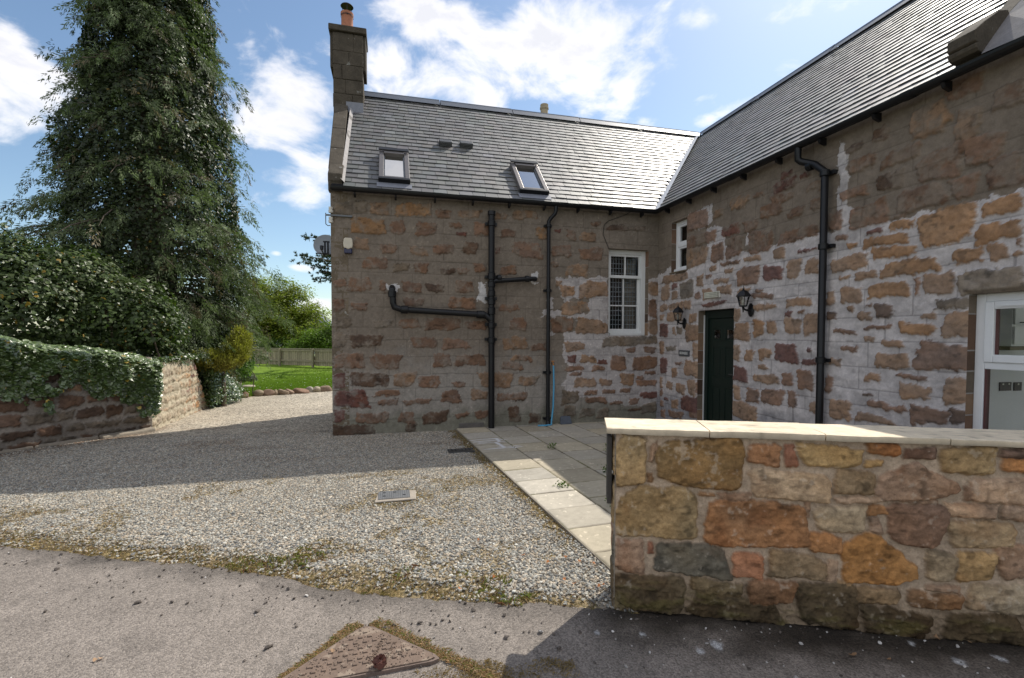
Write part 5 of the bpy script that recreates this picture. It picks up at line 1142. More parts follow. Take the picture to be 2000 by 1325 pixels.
# the return along the drive, catching the sun
L2 = 3.25; D2 = np.array([-.055, .9985]); N2 = np.array([.9985, .055])
dwl = empty('drive_wall', (C1[0], C1[1], 0), 0, 'sunlit pale limewashed rubble wall end running back along the drive', 'stone wall')
us = np.arange(0, L2, .016); zs = np.linspace(-.2, 1.10, 82); U, Z = np.meshgrid(us, zs, indexing='ij')
st = rand_courses(0, L2, -.1, 1.05, 14, 'tobttr', hr=(.11, .2), wr=(.12, .34), pr=.014); mk_, ck_, hk_ = stone_field(U, Z, st, jag=1.6)
nm = fbm(U * 8, Z * 8, 421, 4); nf = fbm(U * 40, Z * 40, 425, 3); lime = np.array([.42, .365, .27]); wash = sst(-.35, .15, nm + .5 * nf + .7 * sst(2.3, 1.0, U) - .25)
mo_ = lime * (1 + .16 * nm + .12 * nf)[..., None]; ck2 = ck_ * 1.25 * (1 - .75 * wash[..., None]) + lime * .95 * .75 * wash[..., None]
cw_ = mo_ * (1 - mk_[..., None]) + ck2 * mk_[..., None]
cut = sst(.0, .15, U - 2.55 + .8 * (Z - .5))      # it tumbles down at the far end
relief('stonework', (C1[0], C1[1], 0), (D2[0], D2[1], 0), (N2[0], N2[1], 0), us, zs, cw_, hk_ * mk_ * 1.2 + .018 * nm + .012 * nf - .25 * cut, [], M['frontstone'], dwl)
b = MB(); f3 = lambda u, n, z: (C1[0] + D2[0] * u + N2[0] * n, C1[1] + D2[1] * u + N2[1] * n, z)
b.prism([f3(.0, -.045, -.25), f3(2.5, -.045, -.25), f3(2.35, -.045, .9), f3(2.1, -.045, 1.08), f3(.0, -.045, 1.10)], Vector((-N2[0], -N2[1], 0)) * .42); b.build('wall_core', M['mortarfillet'], dwl)

# ------------------------------------------------------------------ foliage
ivym = mat('ivy leaf', attr=True, rough=.40, var=.12, vscale=30, fine=90, bump=0, transl=.22, tcol=(1.1, 1.5, .5), spec=.9)
_p = ivym.node_tree.nodes['Principled BSDF']; _p.inputs['Coat Weight'].default_value = .8; _p.inputs['Coat Roughness'].default_value = .36
ivyd = mat('ivy leaf in depth', attr=True, rough=.42, var=.12, vscale=30, fine=90, bump=0, transl=.22, tcol=(1.1, 1.5, .5), spec=.32)
leafm = mat('soft leaf', attr=True, rough=.5, var=.1, vscale=20, fine=80, bump=0, transl=.42, tcol=(1.2, 1.35, .5), spec=.3)
needm = mat('cypress spray', attr=True, rough=.55, var=.15, vscale=20, fine=80, bump=0, transl=.25, tcol=(1.1, 1.3, .6), spec=.3)
barkm = mat('bark', (.13, .10, .075), .95, var=.35, vscale=6, fine=40, bump=.7, bdist=.02, aniso=(3, 3, .6))
def ivycol(n, rr_, yellow=.02):
    c = np.array([.066, .10, .032]) * rr_.uniform(.6, 1.55, (n, 1)) * np.array([1, 1, 1]) + np.array([.03, .035, 0]) * (rr_.random((n, 1)) ** 3)
    y = rr_.random(n) < yellow; c[y] = np.array([.42, .28, .03]) * rr_.uniform(.6, 1.1, (y.sum(), 1)); return c
# ivy spilling over the boundary wall
r = np.random.default_rng(61); n = 36000
u = r.uniform(0, L1 + .05, n); top = np.interp(u, [0, L1 - 1.85, L1 - .9, L1], [1.95, 1.62, 1.42, 1.22]) + .09 * fbm(u * 2.3, u * 0, 431, 3) + .05 * fbm(u * 11, u * 0, 432, 2)
bot = np.interp(u, [0, L1 - 1.75, L1 - 1.35, L1 - 1.05, L1 - .75, L1 - .35, L1], [1.0, .72, .46, .84, .62, .46, .25]) + .14 * fbm(u * 3.5, u * 0 + 3, 433, 3)
q = r.random(n); v = q ** .8
prof = np.where(q < .72, 1, 0)
h = np.where(q < .72, bot + (top - .10 - bot) * (q / .72) ** .85, top - .10 + .10 * np.sin((q - .72) / .28 * 1.5))
bul = .06 + .16 * np.sin(np.clip((h - bot) / (top - bot + 1e-6), 0, 1) * 2.4) + .12 * fbm(u * 3, h * 2, 437, 3) + .06 * fbm(u * 9, h * 7, 439, 2)
off = np.where(q < .72, bul, bul * np.cos((q - .72) / .28 * 1.57) - .45 * ((q - .72) / .28)) - r.exponential(.035, n)
P = np.stack([A1[0] + SU[0] * u + SN[0] * off, A1[1] + SU[1] * u + SN[1] * off, h], -1)
lump = fbm(u * 5, h * 5, 441, 3); keep = (lump > -.35 + .25 * (q < .12)) | (q > .5); 
nr = np.stack([SN[0] * np.cos(q * 1.3), SN[1] * np.cos(q * 1.3), .35 + 1.1 * q], -1) + r.normal(0, .34, (n, 3))
P, nr = P[keep], nr[keep]; n = len(P); T, B, Nn = basis(nr, r)
iv = leaves('ivy', P, T, B, Nn, r.uniform(.042, .085, n), 'ivy', ivym, None, ivycol(n, r, .012) * 1.35)
tag(iv, 'glossy dark green ivy spilling over the top of the boundary wall', 'ivy')
# small ivy tumbling off the end of the drive wall
n = 5000; u = r.uniform(2.7, 4.15, n); hh = np.interp(u, [2.7, 3.0, 3.4, 4.15], [1.2, 1.15, .85, .35]); q = r.random(n)
P = np.stack([C1[0] - .15 + .14 * np.sin(q * 2) + .10 * (u - 2.7) + .08 * r.normal(size=n), C1[1] + u, -.05 + hh * (1 - q * .95) + .05 * r.normal(size=n)], -1)
nr = np.stack([.8 + 0 * u, .0 * u, .7 + 0 * u], -1) + r.normal(0, .45, (n, 3)); T, B, Nn = basis(nr, r)
c = ivycol(n, r, 0) * 1.25
tag(leaves('ivy', P, T, B, Nn, r.uniform(.035, .065, n), 'ivy', ivym, None, c), 'small-leaved ivy tumbling over the broken end of the sunlit drive wall', 'ivy')
n = 2600; u = r.uniform(-.1, 2.8, n); P = np.stack([C1[0] - .15 + r.uniform(-.3, .14, n), C1[1] + u, 1.10 + .08 * r.random(n) - .25 * np.maximum(0, r.random(n) - .7)], -1)
nr = np.stack([.4 + 0 * u, .0 * u, 1 + 0 * u], -1) + r.normal(0, .45, (n, 3)); T, B, Nn = basis(nr, r)
tag(leaves('ivy', P, T, B, Nn, r.uniform(.04, .07, n), 'ivy', ivym, None, ivycol(n, r, 0)), 'thin fringe of ivy capping the sunlit drive wall', 'ivy')
# ivy mound behind it
def mound(name, blobs, n, size, mat_, colf, templ, label, cat, seed, up=.5, stem=None):
    r_ = np.random.default_rng(seed); vol = np.array([b[3] * b[4] + b[3] * b[5] for b in blobs]); k = r_.choice(len(blobs), n, p=vol / vol.sum()); bb = np.array(blobs)[k]
    d = r_.normal(size=(n, 3)); d /= np.linalg.norm(d, axis=1, keepdims=True); d[:, 2] = np.where(d[:, 2] < -.3, -d[:, 2] * .5, d[:, 2])
    lum = 1 + .26 * fbm(d[:, 0] * 3 + k * 5, d[:, 2] * 3 + d[:, 1] * 2, seed + 900, 4)
    rad = lum * (1 - r_.exponential(.085, n))
    P_ = bb[:, :3] + d * bb[:, 3:6] * rad[:, None]
    keep_ = P_[:, 2] > -.05
    # cull what lies deep inside the others
    for j, b_ in enumerate(blobs):
        ins = (((P_ - np.array(b_[:3])) / np.array(b_[3:6])) ** 2).sum(1) < .5; keep_ &= ~(ins & (k != j))
    P_, d, n_ = P_[keep_], d[keep_], keep_.sum()
    nr_ = d + np.array([0, 0, up]) + r_.normal(0, .45, (n_, 3)); T_, B_, N2_ = basis(nr_, r_)
    root = empty(name, (blobs[0][0], blobs[0][1], 0), 0, label, cat)
    leaves('crown', P_, T_, B_, N2_, r_.uniform(size[0], size[1], n_), templ, mat_, root, colf(n_, r_))
    m = MB()
    for j in range(stem or 5):
        b_ = blobs[j % len(blobs)]; m.tube([(b_[0] + r_.normal() * .15, b_[1] + r_.normal() * .15, -.2), (b_[0] + r_.normal() * .25, b_[1] + r_.normal() * .2, b_[2] * .6), (b_[0] + r_.normal() * b_[3] * .5, b_[1] + r_.normal() * b_[4] * .4, b_[2] + b_[5] * .3)], [.05 * min(1, b_[3]), .04 * min(1, b_[3]), .012 * min(1, b_[3])], 7)
    m.build('stem', barkm, root, smooth=True); return root
def at3(x, y, D): p_ = atd(x, y, D); return p_
def blob(x, y, D, rx, ry, rz): p_ = atd(x, y, D); return (p_[0], p_[1], p_[2], rx, ry, rz)
mound('ivy_thicket', [blob(0, 610, 8.2, 1.5, 1.3, 1.32), blob(110, 590, 8.8, 1.3, 1.2, 1.12), blob(225, 620, 9.0, .95, .9, .80), blob(300, 650, 8.9, .50, .6, .72), blob(-150, 570, 7.8, 1.6, 1.4, 1.5), blob(-20, 680, 7.9, 1.5, .7, .75), blob(150, 690, 8.6, 1.2, .7, .6), blob(270, 700, 9.3, .8, .6, .5), blob(190, 560, 9.8, .9, .9, .75)],
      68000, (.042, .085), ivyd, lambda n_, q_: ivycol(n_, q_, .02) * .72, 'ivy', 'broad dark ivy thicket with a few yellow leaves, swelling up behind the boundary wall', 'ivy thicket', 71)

# giant conifer clad in ivy
def conifer():
    base = np.array([-4.62, 5.52, -.12]); r_ = np.random.default_rng(81)
    root = empty('conifer_tree', tuple(base), 0, 'giant dark cypress wrapped in ivy, towering at the left behind the wall', 'tree')
    m = MB(); m.tube([tuple(base + np.array([0, 0, z]) + np.array([.06 * math.sin(z), .05 * math.cos(z * .8), 0])) for z in (0, 2, 4, 7, 10, 13.2)], [.55, .46, .40, .30, .20, .05], 12)
    RZ = lambda z: np.interp(z, [0.3, 1.2, 2.5, 4.2, 6, 8, 9.8, 12, 14.2], [1.0, 1.6, 2.45, 2.5, 1.98, 1.5, 1.22, .85, .2])
    LS, LT_, LC, LN = [], [], [], []
    for i in range(500):
        az_ = r_.uniform(0, 6.283); z0 = .4 + 13.3 * (r_.random() ** 1.12); z0 = (math.floor(z0 / .62 + .9 * math.sin(az_ * 2.5) + .5 * math.sin(az_ * 5 + 1)) - .9 * math.sin(az_ * 2.5) - .5 * math.sin(az_ * 5 + 1)) * .62 + r_.normal() * .07 + .3; z0 = max(.35, z0); R_ = RZ(z0) * r_.uniform(.74, 1.10)
        if r_.random() < .13: R_ *= r_.uniform(1.15, 1.38)
        d = np.array([math.cos(az_), math.sin(az_), 0]); side = np.array([-d[1], d[0], 0])
        ts = np.array([0, .3, .6, .85, 1.0]); rise, dr = r_.uniform(.10, .32), r_.uniform(.30, .58)
        pts = [base + np.array([0, 0, z0]) + d * R_ * t + np.array([0, 0, 1]) * R_ * (rise * t - dr * t * t) + side * R_ * .08 * math.sin(3 * t + i) for t in ts]
        if i % 2 == 0: m.tube([tuple(p) for p in pts], [.035, .028, .018, .010, .004], 5, cap=False)
        ns = 14 if z0 < 10.3 else 6
        for s in range(ns):
            t = r_.uniform(.34, 1.0) ** .8; p = base + np.array([0, 0, z0]) + d * R_ * t + np.array([0, 0, 1]) * R_ * (rise * t - dr * t * t)
            p = p + side * r_.normal() * .22 * (.4 + t) + np.array([0, 0, r_.normal() * .06])
            sd_ = d * r_.uniform(.5, 1.1) + side * r_.normal() * .6 + np.array([0, 0, -r_.uniform(.25, 1.15)])
            LS.append(p); LN.append(sd_ / np.linalg.norm(sd_)); LT_.append(r_.uniform(.28, .62)); 
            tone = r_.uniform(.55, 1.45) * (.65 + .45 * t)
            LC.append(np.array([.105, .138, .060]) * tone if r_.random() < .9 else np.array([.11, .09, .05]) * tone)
    m.build('trunk', barkm, root, smooth=True)
    LS, LN, LT_, LC = map(np.array, (LS, LN, LT_, LC)); S = len(LS); K = 56
    side = np.cross(LN, r_.normal(size=(S, 3))); side /= np.linalg.norm(side, axis=1, keepdims=True); nn_ = np.cross(LN, side)
    t = r_.random((S, K)) ** .9; sg = np.where(np.arange(K)[None] % 2 == 0, 1, -1) * np.ones((S, 1)); wid = .36 * (1 - t * .75) * r_.random((S, K))
    P = LS[:, None] + LN[:, None] * (LT_[:, None, None] * t[..., None]) + side[:, None] * (LT_[:, None] * wid * sg)[..., None] + nn_[:, None] * (r_.normal(size=(S, K)) * .02)[..., None]
    P[..., 2] -= .10 * t ** 2 * LT_[:, None] * 2
    dr_ = LN[:, None] * (.8 + 0 * t[..., None]) + side[:, None] * (sg * (.9 - .5 * t))[..., None] + r_.normal(0, .15, (S, K, 3)); dr_[..., 2] -= .35
    dr_ /= np.linalg.norm(dr_, axis=-1, keepdims=True); Nn = nn_[:, None] + r_.normal(0, .5, (S, K, 3)); B = np.cross(Nn, dr_); B /= np.linalg.norm(B, axis=-1, keepdims=True); Nn = np.cross(dr_, B)
    fl = lambda a: a.reshape(-1, 3)
    cc = (LC[:, None] * r_.uniform(.75, 1.3, (S, K, 1))).reshape(-1, 3)
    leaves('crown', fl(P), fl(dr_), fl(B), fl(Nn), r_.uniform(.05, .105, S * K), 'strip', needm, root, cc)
    # ivy inside the crown, leaf colour darkened to stand for its shaded depth
    n = 80000; z = .2 + 11.6 * r_.random(n); a = r_.uniform(0, 6.283, n); lum = 1 + .30 * fbm(a * 1.4, z * .8, 451, 4) + .12 * fbm(a * 5, z * 3, 455, 3)
    cl = fbm(a * 2.2, z * 1.2, 457, 3)
    holes = fbm(a * 3, z * 1.6, 459, 3); rr_ = np.interp(z, [0, 3, 6, 9, 12.5], [1.3, 1.8, 1.62, 1.2, .65]) * lum - r_.exponential(.10, n)
    P = base + np.stack([np.cos(a) * rr_, np.sin(a) * rr_, z], -1); nr_ = np.stack([np.cos(a), np.sin(a), .45 + 0 * a], -1) + r_.normal(0, .45, (n, 3)); T, B, Nn = basis(nr_, r_)
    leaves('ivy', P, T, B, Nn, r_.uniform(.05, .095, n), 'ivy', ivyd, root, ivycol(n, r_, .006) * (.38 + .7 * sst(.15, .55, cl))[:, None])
conifer()
# broadleaf trees beyond the fence
def broadleaf(name, base, clumps, n, size, cfun, label, cat, seed, trunks=4, spread=.5, group=None):
    r_ = np.random.default_rng(seed); root = empty(name, base, 0, label, cat, group)
    m = MB()
    for j in range(trunks):
        c = clumps[j % len(clumps)]; a = np.array(base) + np.array([r_.normal() * .2, r_.normal() * .2, 0]); e = np.array(c[:3]) + np.array([0, 0, c[5] * .3])
        mid = a * .5 + e * .5 + np.array([r_.normal() * .25, r_.normal() * .2, -.3]); m.tube([tuple(a), tuple(mid), tuple(e)], [.13, .09, .03], 8)
        for q in range(4): f = mid * .5 + e * .5 + r_.normal(size=3) * .2; m.tube([tuple(mid * .6 + e * .4), tuple(f), tuple(f + r_.normal(size=3) * .6 + np.array([0, 0, .5]))], [.05, .03, .01], 6)
    m.build('trunk', barkm, root, smooth=True)
    vol = np.array([c[3] * c[5] * c[4] for c in clumps]) ** .8; nsub = 900; k = r_.choice(len(clumps), nsub, p=vol / vol.sum()); cb = np.array(clumps)[k]
    d = r_.normal(size=(nsub, 3)); d /= np.linalg.norm(d, axis=1, keepdims=True); rad = r_.random(nsub) ** .28
    C_ = cb[:, :3] + d * cb[:, 3:6] * rad[:, None] * (1 + .2 * r_.normal(size=(nsub, 1)))
    per = n // nsub; tn = r_.uniform(.7, 1.3, nsub)
    P = (C_[:, None] + r_.normal(size=(nsub, per, 3)) * np.array([spread, spread, spread * .55]) * .5).reshape(-1, 3)
    nr_ = r_.normal(0, .5, (len(P), 3)) + np.array([0, 0, 1.0]) + np.repeat(d, per, 0) * .5; T, B, Nn = basis(nr_, r_)
    leaves('crown', P, T, B, Nn, r_.uniform(size[0], size[1], len(P)), 'leaf', leafm, root, cfun(len(P), r_) * np.repeat(tn, per)[:, None]); return root
lime_c = lambda n_, q_: np.array([.15, .20, .028]) * q_.uniform(.7, 1.3, (n_, 1)) + np.array([.06, .03, 0]) * q_.random((n_, 1))
green_c = lambda n_, q_: np.array([.07, .13, .025]) * q_.uniform(.7, 1.3, (n_, 1))
def cl(x, y, D, rx, rz, ry=None): p_ = atd(x, y, D); return (p_[0], p_[1], p_[2], rx, ry or rx, rz)
bt = atd(548, 715, 31); bt = (bt[0], bt[1], -.15)
broadleaf('broadleaf_tree', bt, [cl(520, 585, 31, 1.5, 1.1), cl(560, 575, 31.5, 1.3, .9), cl(545, 620, 30.5, 1.9, 1.0), cl(600, 615, 31, 1.2, .9), cl(500, 640, 31, 1.3, 1.1), cl(490, 560, 32, 1.0, .8), cl(575, 655, 31, 1.9, .8)], 30000, (.12, .22), lime_c, 'sunny yellow-green spreading tree just beyond the wooden fence', 'tree', 91)
bt = atd(615, 715, 28); bt = (bt[0], bt[1], -.15)
broadleaf('broadleaf_shrub', bt, [cl(620, 665, 28, .95, .65), cl(585, 680, 28, .8, .5), cl(640, 670, 28.5, .7, .7), cl(655, 650, 28.5, .7, .7)], 14000, (.09, .16), lambda n_, q_: np.array([.12, .19, .03]) * q_.uniform(.7, 1.3, (n_, 1)), 'bright green bushy shrub overhanging the fence beside the house corner', 'shrub', 93, spread=.35)
bt = atd(470, 715, 30); bt = (bt[0], bt[1], -.15)
broadleaf('broadleaf_shrub', bt, [cl(510, 668, 29.5, 1.2, .5), cl(470, 650, 30, 1.4, 1.0), cl(420, 620, 30, 1.8, 1.6), cl(555, 675, 29.5, .9, .45)], 14000, (.09, .16), green_c, 'dark green hedge-like shrub in shade low behind the fence', 'shrub', 95, spread=.4)
# golden cypress and a low bush at the edge of the lawn
gb = at3(437, 745, 11.2)
def goldcol(n_, q_): return np.array([.30, .30, .05]) * q_.uniform(.6, 1.4, (n_, 1))
def bush_sprays(name, base, blobs, S, K, cfun, label, cat, seed, ln=(.15, .3), sz=(.05, .10)):
    r_ = np.random.default_rng(seed); root = empty(name, base, 0, label, cat); k = r_.integers(0, len(blobs), S); bb = np.array(blobs)[k]
    d = r_.normal(size=(S, 3)); d /= np.linalg.norm(d, axis=1, keepdims=True); C_ = bb[:, :3] + d * bb[:, 3:6] * (r_.random((S, 1)) ** .35)
    ax = d * .7 + np.array([0, 0, .9]) + r_.normal(0, .25, (S, 3)); ax /= np.linalg.norm(ax, axis=1, keepdims=True); l_ = r_.uniform(*ln, S)
    t_ = r_.random((S, K)); P = C_[:, None] + ax[:, None] * (t_ * l_[:, None])[..., None] + r_.normal(0, .025, (S, K, 3)); dr_ = ax[:, None] + r_.normal(0, .55, (S, K, 3)); P, dr_ = P.reshape(-1, 3), dr_.reshape(-1, 3)
    dr_ /= np.linalg.norm(dr_, axis=1, keepdims=True); B = np.cross(dr_, r_.normal(size=dr_.shape)); B /= np.linalg.norm(B, axis=1, keepdims=True)
    leaves('crown', P, dr_, B, np.cross(dr_, B), r_.uniform(sz[0], sz[1], len(P)), 'strip', needm, root, cfun(P, r_))
    m = MB(); m.tube([tuple(base), (base[0], base[1], blobs[0][2] + .1)], [.06, .03], 7); m.build('trunk', barkm, root); return root
def gold2(P, q_):
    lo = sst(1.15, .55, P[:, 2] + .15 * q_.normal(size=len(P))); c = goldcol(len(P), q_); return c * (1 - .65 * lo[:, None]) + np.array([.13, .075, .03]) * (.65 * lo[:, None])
def bl2(x, y, D, rx, ry, rz): p_ = atd(x, y, D); return (p_[0], p_[1], p_[2], rx, ry, rz)
bush_sprays('golden_conifer', (gb[0], gb[1], -.14), [bl2(432, 714, 11.0, .32, .3, .14), bl2(462, 692, 11.2, .17, .2, .30), bl2(400, 712, 10.9, .34, .3, .14), bl2(470, 672, 11.3, .09, .12, .20)], 900, 26, gold2, 'golden yellow dwarf conifer with a browned underside at the lawn corner', 'conifer bush', 97)
mound('green_bush', [bl2(450, 728, 13.4, .48, .5, .42), bl2(425, 745, 13.0, .4, .4, .35), bl2(475, 712, 13.6, .3, .4, .55)], 7000, (.05, .10), leafm, lambda n_, q_: np.array([.11, .20, .03]) * q_.uniform(.7, 1.35, (n_, 1)), 'leaf', 'light green leafy bush beneath the golden conifer', 'bush', 99, stem=3)
mound('low_plant', [bl2(487, 741, 14.4, .22, .2, .16), bl2(470, 744, 14.4, .2, .2, .12)], 1400, (.05, .09), leafm, lambda n_, q_: np.array([.16, .20, .12]) * q_.uniform(.7, 1.35, (n_, 1)), 'leaf', 'small silvery-green plant beside the garden stones on the lawn', 'plant', 101, stem=2)
# pine showing past the gable corner
def pine():
    pb_ = atd(690, 700, 24); base = (pb_[0], pb_[1], -.14); r_ = np.random.default_rng(103); root = empty('pine_tree', base, 0, 'pine whose needled branches poke out past the house corner beneath the dish', 'tree'); m = MB()
    m.tube([base, (base[0], base[1], 4), (base[0] + .1, base[1], 7.2)], [.22, .16, .03], 10); Ps, Ds = [], []
    tips = [(612, 545), (608, 520), (622, 500), (618, 532), (640, 512), (636, 490), (640, 536)]
    lims = [atd(x, y, 24 + r_.normal() * .3) for x, y in tips] + [np.array(base) + np.array([r_.normal() * 1.4, r_.normal() * 1.4, r_.uniform(4, 7)]) for _ in range(22)]
    for e in lims:
        s = np.array([base[0], base[1], e[2] - .2]); m.tube([tuple(s), tuple(s * .4 + e * .6 + np.array([0, 0, .1])), tuple(e)], [.05, .03, .01], 6)
        for q in range(26):
            t = r_.uniform(.45, 1.02); c = s * (1 - t) + e * t + r_.normal(size=3) * np.array([.14, .14, .07]); a = (e - s) / np.linalg.norm(e - s) + r_.normal(size=3) * .5 + np.array([0, 0, .25])
            for w in range(16): dd = a + r_.normal(size=3) * .7; Ds.append(dd / np.linalg.norm(dd)); Ps.append(c + Ds[-1] * .07)
    m.build('trunk', barkm, root, smooth=True); Ps, Ds = np.array(Ps), np.array(Ds); B = np.cross(Ds, r_.normal(size=Ds.shape)); B /= np.linalg.norm(B, axis=1, keepdims=True)
    leaves('crown', Ps, Ds, B, np.cross(Ds, B), r_.uniform(.12, .2, len(Ps)), 'strip', needm, root, np.array([.05, .075, .045]) * r_.uniform(.6, 1.3, (len(Ps), 1)))
pine()

# ------------------------------------------------------------------ the fence at the end of the lawn
fp = [onz(x, y, -.14) for x, y in ((489, 714), (553, 716), (614, 718.5))]; f0, f1 = fp[0], fp[2]; fd = (f1 - f0); fd[2] = 0; sp_l = np.linalg.norm(fd) / 2; fd /= np.linalg.norm(fd); fn = np.array([fd[1], -fd[0], 0])
fence = empty('wooden_fence', (f0[0], f0[1], -.14), 0, 'weathered board fence closing the far side of the lawn', 'fence')
fenm = mat('weathered timber', attr=True, rough=.9, var=.25, vscale=8, fine=50, bump=.4, bdist=.004, aniso=(1, 1, .2))
rq = random.Random(4); H_F = 1.02
def fpt(u, n, z): return tuple(np.array([f0[0], f0[1], -.14]) + fd * u + fn * n + np.array([0, 0, z]))
def fbox(m, u0, u1, n0, n1, z0, z1):
    V = [fpt(u0, n0, z0), fpt(u1, n0, z0), fpt(u1, n1, z0), fpt(u0, n1, z0), fpt(u0, n0, z1), fpt(u1, n0, z1), fpt(u1, n1, z1), fpt(u0, n1, z1)]; m.add(V, [(0, 3, 2, 1), (4, 5, 6, 7), (0, 1, 5, 4), (1, 2, 6, 5), (2, 3, 7, 6), (3, 0, 4, 7)])
for k in range(-1, 5):
    m = MB(); m.cc = (.27, .235, .16); fbox(m, k * sp_l - .05, k * sp_l + .05, .055, .15, -.1, H_F); m.build('post', fenm, fence, col=True)
    if k < 4:
        m = MB(); u = k * sp_l + .06
        while u < (k + 1) * sp_l - .10:
            w = rq.uniform(.10, .15); m.cc = tuple(np.array([.30, .26, .175]) * rq.uniform(.75, 1.2)); fbox(m, u, u + w, -.02, .0, .10 + rq.uniform(-.01, .01), H_F - .05); u += w + rq.choice((.012, .03, .02, .10 if rq.random() < .12 else .02))
        m.build('board_panel', fenm, fence, col=True)
        for z in (.30, .86): m = MB(); m.cc = (.29, .25, .17); fbox(m, k * sp_l + .052, (k + 1) * sp_l - .052, .005, .055, z, z + .09); m.build('rail', fenm, fence, col=True)
        m = MB(); m.cc = (.27, .24, .17); fbox(m, k * sp_l + .052, (k + 1) * sp_l - .052, -.03, .06, H_F - .045, H_F - .01); m.build('capping_rail', fenm, fence, col=True)

# a neighbour's house beyond the trees
nh = atd(600, 690, 46); nb = empty('neighbour_house', (nh[0], nh[1], -.2), 0, 'distant pale house with a grey pitched roof behind the shrubs', 'house')
ap = atd(606, 607, 46); ea = atd(676, 664, 46)
m = MB(); hw = abs(ea[0] - ap[0]); m.prism([(ap[0] - hw, ap[1], -.2), (ap[0] + hw, ap[1], -.2), (ap[0] + hw - .2, ap[1], ea[2]), (ap[0], ap[1], ap[2] - .15), (ap[0] - hw + .2, ap[1], ea[2])], (0, 7, 0)); m.build('wall', mat('pale render', (.55, .56, .6), .9), nb)
m = MB(); m.prism([(ap[0] - hw - .2, ap[1] - .3, ea[2] - .2), (ap[0], ap[1] - .3, ap[2]), (ap[0] + hw + .2, ap[1] - .3, ea[2] - .2), (ap[0] + hw + .2, ap[1] - .3, ea[2] - .05), (ap[0], ap[1] - .3, ap[2] + .16), (ap[0] - hw - .2, ap[1] - .3, ea[2] - .05)], (0, 7.6, 0)); m.build('roof', mat('far slate', (.09, .095, .105), .6), nb)
m = MB(); m.prism([(ap[0] - hw + .4, ap[1] - .06, ea[2]), (ap[0] + hw - .4, ap[1] - .06, ea[2]), (ap[0], ap[1] - .06, ap[2] - .3)], (0, .055, 0)); m.build('gable_cladding', mat('slate hung gable', (.13, .14, .155), .7, var=.3, vscale=3), nb)
m = MB(); wx = atd(641, 672, 46); m.box((wx[0] - .5, ap[1] - .05, 1.0), (wx[0] + .6, ap[1] - .005, 1.9)); m.build('window', mat('far window', (.15, .25, .4), .2, bump=0), nb)

# ------------------------------------------------------------------ stones
stm = mat('field stone', attr=True, rough=.9, var=.3, vscale=9, fine=60, bump=.6, bdist=.01, spec=.2)
def rock(name, c, dims, col, seed, label, cat, group=None, rz=0, cub=.0):
    bm = bmesh.new(); bmesh.ops.create_icosphere(bm, subdivisions=3, radius=1); V = np.array([v.co[:] for v in bm.verts]); Fs = np.array([[v.index for v in f.verts] for f in bm.faces]); bm.free(); r_ = np.random.default_rng(seed)
    if cub: V = np.sign(V) * np.abs(V) ** (1 - cub); 
    for q in range(5): 
        d = r_.normal(size=3); d /= np.linalg.norm(d); s = V @ d; k = r_.uniform(.5, .8); V = V - np.where(s > k, s - k, 0)[:, None] * d * .9
    V = V * (1 + .10 * fbm(V[:, 0] * 2 + seed, V[:, 1] * 2 + V[:, 2], 501, 3))[:, None] * np.array(dims); c_, s_ = math.cos(rz), math.sin(rz); V = np.stack([V[:, 0] * c_ - V[:, 1] * s_, V[:, 0] * s_ + V[:, 1] * c_, V[:, 2]], -1)
    cl_ = np.array(col) * (1 + .25 * fbm(V[:, 0] * 9 + seed, V[:, 2] * 9 + V[:, 1] * 5, 503, 3))[:, None]
    o = mk(name, V, Fs, stm, None, cl_, smooth=True); o.location = c; return tag(o, label, cat, group)
rq = random.Random(12)
edp = [(477, 777.5, .20), (505, 773.5, .22), (523, 772, .28), (537, 771, .14), (553, 770, .24), (565, 769, .20), (587, 767.5, .34), (606, 765.5, .20), (618, 765, .20), (635, 764, .30)]
cols_ = [(.24, .16, .11), (.30, .24, .17), (.22, .15, .11), (.26, .2, .14), (.28, .21, .15), (.27, .19, .14), (.22, .14, .10), (.33, .30, .25), (.36, .31, .23), (.26, .19, .14)]
for i, (x, y, w) in enumerate(edp):
    p_ = onz(x, y, -.13); rock('edging_stone', (p_[0], p_[1], -.09), (w * .75, w * .5, .13), cols_[i], 200 + i, 'rounded brown stone set in the row edging the lawn', 'stone', 'edging stones along the lawn', rq.uniform(-.3, .3))
pl = [(400, 790, .17, .09), (410, 783, .13, .11), (395, 776, .15, .10), (412, 772, .12, .10), (402, 765, .13, .11), (397, 754, .14, .10), (409, 759, .10, .09), (388, 795, .10, .06)]
for i, (x, y, w, h_) in enumerate(pl):
    D_ = 11.6 + .1 * i * .2; p_ = atd(x, y, D_); z_ = max(p_[2], -.08 + h_ * .5)
    rock('rubble_stone', (p_[0], p_[1], z_), (w, w * .8, h_), [(.33, .19, .10), (.30, .17, .10), (.38, .24, .13), (.28, .18, .12), (.34, .2, .11), (.40, .28, .17), (.30, .2, .13), (.33, .3, .27)][i], 230 + i, 'orange-brown rubble stone fallen from the end of the drive wall', 'stone', 'rubble at the end of the drive wall', rq.uniform(0, 3), cub=.35)
b1 = onz(459, 757, -.10); rock('garden_boulder', (b1[0], b1[1], .02), (.20, .18, .20), (.22, .19, .16), 260, 'tall dark grey boulder at the edge of the lawn by the bushes', 'stone')
rock('garden_boulder', (b1[0] + .38, b1[1] - .1, -.08), (.24, .14, .08), (.40, .35, .28), 261, 'flat pale stone lying in front of the dark lawn boulder', 'stone', rz=.3)
